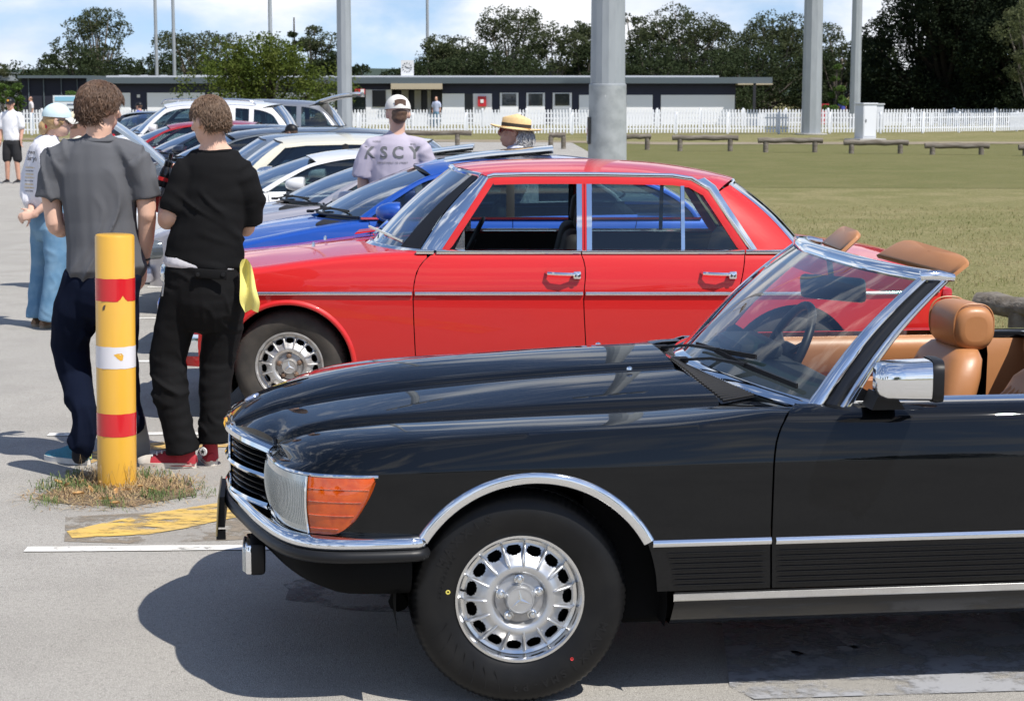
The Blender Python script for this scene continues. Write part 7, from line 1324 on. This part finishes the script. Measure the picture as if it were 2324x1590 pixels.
ck = bx(pav, 'clock_box', 909, 937, 137, 178, mat('clock_white', (.68, .69, .71), .6), .7, .2); ca, cb_ = at(909, 137, BY), at(937, 178, BY); cx, cz = (ca.x+cb_.x)/2-pav.location.x, lerp(ca.z, cb_.z, .40)
for i in range(12): a = i*PI/6; MB().box((cx+.26*math.sin(a), .185, cz+.26*math.cos(a)), (.035, .02, .07), Matrix.Rotation(a, 3, 'Y')).build('hour_mark', BLACK, ck, smooth=False)
MB().box((cx-.05, .18, cz+.03), (.20, .02, .03), Matrix.Rotation(R(35), 3, 'Y')).build('clock_hand', BLACK, ck, smooth=False); MB().box((cx+.08, .18, cz-.02), (.24, .02, .025), Matrix.Rotation(R(10), 3, 'Y')).build('clock_hand', BLACK, ck, smooth=False)
for x in (250, 300, 345, 395, 430): bx(pav, 'roof_vent', x, x+14+(x % 3)*8, 170, 177, mat('roof_sheet', (.55, .57, .6)), .6, 2.5)
bx(pav, 'poster', 309, 316, 215, 222, mat('sign_white', (.75, .74, .73)), .03, .2)
shd = thing('shed', 'dark mesh-walled practice shed at far left below the trees', 'building', (at(120, 200, 122).x, 122, 0)); bx(shd, 'wall', 48, 212, 178, 330, mat('dark_mesh', (.012, .014, .028), .8), 5, 0, Y=122.); bx(shd, 'roof', 44, 214, 172, 178, FASC, 6, -.5, Y=122.)
for x in (66, 100, 140, 176): bx(shd, 'frame_post', x, x+3, 178, 330, FASC, .1, -.1, Y=122.)
sh2 = thing('shed', 'low grey-roofed shed at the left edge beyond the small trees', 'building', (at(5, 200, 150).x, 150, 0)); bx(sh2, 'wall', -60, 55, 182, 330, mat('grey_shed', (.25, .27, .29), .7), 6, 0, Y=150.); bx(sh2, 'roof', -65, 60, 165, 184, mat('roof_sheet2', (.32, .35, .38), .5, .3), 7, -.5, Y=150.)
sgn = thing('notice_board', 'pale blue and white notice board before the navy shed', 'sign', (at(160, 230, 100).x, 100, 0)); bx(sgn, 'board', 120, 203, 217, 247, mat('board_white', (.68, .72, .76), .5), .06, 0, Y=100.); bx(sgn, 'blue_band', 124, 199, 220, 230, mat('board_blue', (.25, .52, .68), .5), .02, -.02, Y=100.); bx(sgn, 'text_line', 152, 180, 236, 239, mat('board_ink', (.1, .13, .2), .5), .02, -.02, Y=100.)
for x in (126, 196): bx(sgn, 'leg', x, x+3, 247, 330, FASC, .06, .01, Y=100.)
bn_ = thing('equipment_bin', 'red bin beside the pavilion end at right', 'bin', (at(1870, 245, 116).x, 116, 0)); bx(bn_, 'body', 1862, 1880, 238, 330, mat('hose_red', (.5, .02, .03)), .5, 0, Y=116.); bx(bn_, 'lid', 1861, 1881, 236, 238.5, mat('lid_red', (.4, .02, .03), .5), .55, -.02, Y=116.)
# ---------------------------------------------------------------- hills
hl_ = MB(); xs = frange(-2600, 2600, 60); hl_.grid([[(x, 2450, -5) for x in xs], [(x, 2500, 34+10*noise.noise(Vector((x*.0016, 2, 0)))+4*noise.noise(Vector((x*.008, 5, 0)))) for x in xs], [(x, 2700, 20) for x in xs]]); hl_.build('hills', mat('far_forest', (.035, .055, .045), .95))['kind'] = 'structure'
# ---------------------------------------------------------------- trees
def leaf_mat(name, c, c2, tr=.25):
    m = mat(name, c, .8, spec=.08, var=(.9, .9, c2)); n = m.node_tree.nodes; l = m.node_tree.links; b = n['Principled BSDF']; t = n.new('ShaderNodeBsdfTranslucent'); t.inputs[0].default_value = (*[min(1, q*1.5) for q in c], 1); x = n.new('ShaderNodeMixShader'); x.inputs[0].default_value = tr; l.new(b.outputs[0], x.inputs[1]); l.new(t.outputs[0], x.inputs[2]); l.new(x.outputs[0], n['Material Output'].inputs[0]); return m
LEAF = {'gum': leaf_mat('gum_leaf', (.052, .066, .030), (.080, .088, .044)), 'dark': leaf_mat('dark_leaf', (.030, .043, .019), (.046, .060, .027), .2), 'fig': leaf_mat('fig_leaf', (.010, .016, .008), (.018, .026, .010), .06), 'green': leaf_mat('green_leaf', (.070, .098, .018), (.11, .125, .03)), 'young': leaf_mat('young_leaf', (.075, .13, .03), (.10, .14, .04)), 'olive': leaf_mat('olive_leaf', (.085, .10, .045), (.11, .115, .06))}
BARK = mat('bark', (.16, .135, .11), .9, var=(4, .8, (.30, .27, .23)), bump=(12, .6, .03)); BARKF = mat('fig_bark', (.018, .016, .012), .95, spec=.05); BARKD = mat('dark_bark', (.06, .05, .04), .9)
def tree(label, X, Y, h, w, kind, seed, lobes=12, nleaf=520, size=.30, trunk=.3, low=.30, shape='gum', group=None, name='tree', flat=.62, z0=0):
    rr = random.Random(seed); T = thing(name, label, 'tree', (X, Y, 0), 0, group); L = []
    for i in range(lobes):
        for _ in range(30):
            a = rr.uniform(0, 2*PI); u = rr.uniform(low, 1)
            env = {'gum': pc([(0, .3), (.3, .75), (.55, 1), (.8, .85), (1, .35)]), 'round': pc([(0, .75), (.3, 1), (.6, .95), (.85, .62), (1, .2)]), 'cone': pc([(0, .9), (.3, .8), (1, .05)]), 'flat': pc([(0, .2), (.5, .6), (.8, 1), (1, .9)])}[shape]((u-low)/(1-low))
            r = w/2*env*math.sqrt(rr.uniform(.05, 1))*.82; p = Vector((r*math.cos(a), r*math.sin(a), h*u*.93))
            if all((p-q[0]).length > .55*min(w, h)/max(2.2, lobes**.42) for q in L): break
        s = rr.uniform(.75, 1.2)*w/(2.1+lobes**.40)*(.8 if shape == 'cone' else 1); p.z = min(p.z, h-s*flat*.8); L.append((p, s))
    tk = MB(); top = Vector((rr.uniform(-.03, .03)*w, 0, h*(.62 if shape != 'cone' else .95))); tr_ = trunk; path = spl([(0, 0, -.2), (rr.uniform(-.03, .03)*w, 0, h*.25), tuple(top)], 8); tk.tube(path, [lerp(tr_, tr_*.35, i/7) for i in range(8)], 9)
    for p, s in L:
        q = path[min(7, max(2, int(7*(p.z/h)*.75)))]; m = q.lerp(p, .5)+Vector((0, 0, -.06*h*rr.uniform(0, 1))); tk.tube([q, m, p+Vector((0, 0, s*.2))], [tr_*.42, tr_*.26, tr_*.10], 6)
    tk.build('trunk', BARK if kind in ('gum', 'olive') else BARKF if kind == 'fig' else BARKD, T, ang=60); c = MB(); V = []; Fc = []
    for p, s in L:
        for _ in range(nleaf):
            d = Vector((rr.gauss(0, 1), rr.gauss(0, 1), rr.gauss(0, 1))).normalized(); rad = rr.uniform(.45, 1.0)**.6*(1+.28*noise.noise(d*2.3+Vector((seed, s, 0)))); o = p+Vector((d.x*s*rad, d.y*s*rad, d.z*s*flat*rad))
            if noise.noise(o*(1.1/s)+Vector((seed*3, 0, 0))) < -.18: continue
            e = size*rr.uniform(.5, 1.15); a = Vector((rr.gauss(0, 1), rr.gauss(0, 1), rr.gauss(0, .6))).normalized(); b_ = a.cross(Vector((rr.gauss(0, 1), rr.gauss(0, 1), rr.gauss(0, 1)))).normalized(); k = len(V); V += [o-a*e*.5, o+b_*e*.28, o+a*e*.5, o-b_*e*.28]; Fc.append((k, k+1, k+2, k+3))
    cr = c.add(V, Fc).build('crown', LEAF[kind], T, smooth=False); return T
def tD(label, xc, wpx, ytop, Y, kind, seed, **kw):
    X = at(xc, 200, Y).x; h = at(xc, ytop, Y).z; w = wpx*Y/F_*1.22; kw['lobes'] = int(kw.get('lobes', 12)*1.3); kw['size'] = kw.get('size', .30)*.72; kw['nleaf'] = int(kw.get('nleaf', 500)*1.7); return tree(label, X, Y, h, w, kind, seed, **kw)
GT = 'trees behind the sports field'
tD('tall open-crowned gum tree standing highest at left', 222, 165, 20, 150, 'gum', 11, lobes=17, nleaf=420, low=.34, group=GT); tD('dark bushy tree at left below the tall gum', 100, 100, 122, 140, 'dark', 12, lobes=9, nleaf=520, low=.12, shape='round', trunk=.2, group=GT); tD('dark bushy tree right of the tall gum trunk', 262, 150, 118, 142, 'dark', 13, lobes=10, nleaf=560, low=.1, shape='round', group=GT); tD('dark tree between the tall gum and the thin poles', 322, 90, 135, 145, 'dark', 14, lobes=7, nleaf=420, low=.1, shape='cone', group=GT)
tD('flat-topped umbrella-like gum behind the pair of thin poles', 446, 170, 70, 150, 'gum', 15, lobes=15, nleaf=330, low=.50, shape='flat', group=GT); tD('low dark shrubby tree under the flat-topped gum', 440, 150, 142, 140, 'dark', 16, lobes=8, nleaf=480, low=.1, shape='round', group=GT)
tD('round bright green tree in front of the pavilion', 612, 310, 84, 98, 'green', 17, lobes=20, nleaf=720, size=.24, low=.20, shape='round', trunk=.28, group=GT, flat=.7); tD('narrow dark pine poking up behind the round green tree', 668, 50, 28, 145, 'dark', 18, lobes=9, nleaf=260, low=.3, shape='cone', trunk=.15, group=GT); tD('open gum between the round green tree and the left pole', 722, 110, 55, 140, 'gum', 19, lobes=11, nleaf=420, low=.35, group=GT)
tD('small dark tree low above the pavilion roof left of the clock box', 862, 90, 145, 135, 'dark', 20, lobes=6, nleaf=400, low=.2, shape='round', trunk=.15, group=GT); tD('broad gum right of the clock box and thin pole', 1020, 160, 82, 138, 'gum', 21, lobes=14, nleaf=520, low=.30, group=GT); tD('highest gum of the centre group with two domed crowns', 1165, 165, 14, 145, 'gum', 22, lobes=16, nleaf=480, low=.40, group=GT); tD('dense dark gum left of the broad pole', 1258, 170, 60, 140, 'gum', 23, lobes=14, nleaf=600, low=.18, shape='round', group=GT); tD('dark understorey tree behind the pavilion centre', 1130, 240, 118, 132, 'dark', 24, lobes=13, nleaf=600, low=.1, shape='round', group=GT)
tD('thin open gum just right of the broad pole', 1440, 95, 14, 145, 'gum', 25, lobes=9, nleaf=330, low=.42, group=GT); tD('broad-domed gum left of the right light pole', 1560, 190, 12, 142, 'gum', 26, lobes=17, nleaf=520, low=.32, group=GT); tD('broad gum behind the right light pole', 1745, 210, 28, 140, 'gum', 27, lobes=17, nleaf=540, low=.28, group=GT); tD('dark understorey tree behind the pavilion right half', 1480, 260, 100, 134, 'dark', 28, lobes=14, nleaf=620, low=.1, shape='round', group=GT); tD('dark understorey tree behind the pavilion end', 1720, 260, 100, 132, 'dark', 29, lobes=14, nleaf=640, low=.08, shape='round', group=GT); tD('gum between the two light poles at right', 1905, 150, 48, 140, 'gum', 30, lobes=12, nleaf=520, low=.25, group=GT); tD('dark tree under the gum between the two light poles', 1890, 190, 120, 130, 'dark', 31, lobes=11, nleaf=620, low=.06, shape='round', group=GT)
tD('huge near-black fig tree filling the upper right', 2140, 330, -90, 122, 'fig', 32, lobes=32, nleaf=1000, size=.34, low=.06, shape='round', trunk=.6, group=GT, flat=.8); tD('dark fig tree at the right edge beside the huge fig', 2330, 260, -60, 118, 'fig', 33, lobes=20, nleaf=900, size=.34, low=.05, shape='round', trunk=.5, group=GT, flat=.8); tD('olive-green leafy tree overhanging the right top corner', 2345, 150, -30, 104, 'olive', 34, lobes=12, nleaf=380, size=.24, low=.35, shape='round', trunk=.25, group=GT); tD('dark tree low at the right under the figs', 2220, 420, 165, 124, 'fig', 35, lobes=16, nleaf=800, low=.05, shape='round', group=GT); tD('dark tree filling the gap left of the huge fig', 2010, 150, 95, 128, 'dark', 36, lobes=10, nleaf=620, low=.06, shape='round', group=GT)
tD('young light green tree beside the farther light pole', 1897, 58, 138, 108, 'young', 37, lobes=7, nleaf=300, size=.18, low=.22, shape='cone', trunk=.07, group=GT); tD('small green sapling at left before the dark shed', 40, 42, 182, 100, 'young', 38, lobes=6, nleaf=220, size=.18, low=.3, shape='round', trunk=.06, group=GT); tD('small green sapling at the left edge', 5, 36, 178, 104, 'young', 39, lobes=5, nleaf=220, size=.18, low=.3, shape='round', trunk=.06, group=GT); tD('low yellow-green shrub behind the notice board', 165, 66, 203, 104, 'young', 40, lobes=6, nleaf=200, size=.18, low=.2, shape='round', trunk=.05, group=GT, name='shrub'); tD('pale gum at the left edge of the treeline', -10, 70, 118, 150, 'olive', 41, lobes=8, nleaf=380, low=.15, shape='round', group=GT)
tD('gum with a rounded crown close right of the clock box', 985, 110, 92, 136, 'gum', 92, lobes=11, nleaf=460, low=.22, shape='round', group=GT); tD('tall gum filling the treeline between the centre group and the broad pole', 1310, 120, 48, 143, 'gum', 93, lobes=11, nleaf=460, low=.3, group=GT); tD('gum low between the thin open gum and the broad-domed gum', 1490, 120, 62, 144, 'gum', 94, lobes=10, nleaf=460, low=.2, shape='round', group=GT); tD('gum joining the two broad gums left of the right light pole', 1655, 130, 50, 144, 'gum', 95, lobes=11, nleaf=460, low=.25, shape='round', group=GT)
for i, (x, w, yt, Y, kd) in enumerate([(990, 150, 130, 128, 'dark'), (1060, 150, 112, 150, 'gum'), (1330, 150, 95, 138, 'dark'), (1390, 130, 105, 132, 'dark'), (1620, 200, 118, 128, 'dark'), (1830, 160, 95, 146, 'gum'), (1960, 120, 88, 150, 'gum'), (60, 150, 135, 132, 'dark'), (170, 160, 105, 136, 'dark'), (380, 150, 118, 144, 'dark'), (520, 170, 118, 134, 'dark'), (760, 140, 118, 138, 'dark'), (830, 110, 148, 132, 'dark'), (920, 120, 150, 130, 'dark')]):
    tD('dark filler tree in the continuous treeline, %s' % ['left of centre', 'behind the clock-side gums', 'just left of the broad pole', 'hidden partly by the broad pole', 'mid right above the pavilion', 'behind the right light pole', 'beside the farther light pole', 'at far left', 'below the tall gum', 'below the thin pole pair', 'left behind the round green tree', 'right behind the round green tree', 'beside the left grey pole', 'under the clock box'][i], x, w, yt, Y, kd, 60+i, lobes=10, nleaf=520, low=.05, shape='round', group=GT)
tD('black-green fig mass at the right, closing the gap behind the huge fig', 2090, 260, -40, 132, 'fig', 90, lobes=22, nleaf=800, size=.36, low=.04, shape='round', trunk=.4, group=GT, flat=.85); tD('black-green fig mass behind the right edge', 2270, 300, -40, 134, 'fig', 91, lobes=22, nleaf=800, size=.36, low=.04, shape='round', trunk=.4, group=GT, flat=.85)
# trees across the road behind the viewer: only their reflections show
src = [o for o in bpy.data.objects if o.get('label', '').startswith(('broad gum behind the right', 'dense dark gum', 'round bright green'))]
for i, (x, y) in enumerate([(-34, -30), (-20, -36), (-6, -33), (8, -38), (20, -32), (33, -30), (46, -24), (-48, -22)]):
    o = copy_tree(src[i % 3]); o.location = (x, y, 0); o.rotation_euler = (0, 0, i*1.3); o['label'] = ['street tree on the opposite side, mirrored in chrome and paint'][0]; o['group'] = 'street trees seen only as reflections'
src = [o for o in bpy.data.objects if o.get('label', '').startswith(('broad gum behind the right', 'dense dark gum', 'dark understorey tree behind the pavilion right', 'huge near-black'))]
for i, (x, y) in enumerate([(-44, 128), (-54, 136), (-62, 124), (-70, 134), (44, 122), (52, 132), (60, 124), (70, 136)]):
    o = copy_tree(src[i % 3 if x < 0 else (i+1) % 4]); o.location = (x, y, 0); o.rotation_euler = (0, 0, i*1.7+.4); o['label'] = 'tree carrying the treeline on beyond the %s edge of the picture' % ('left' if x < 0 else 'right'); o['group'] = 'trees beyond the picture edges'
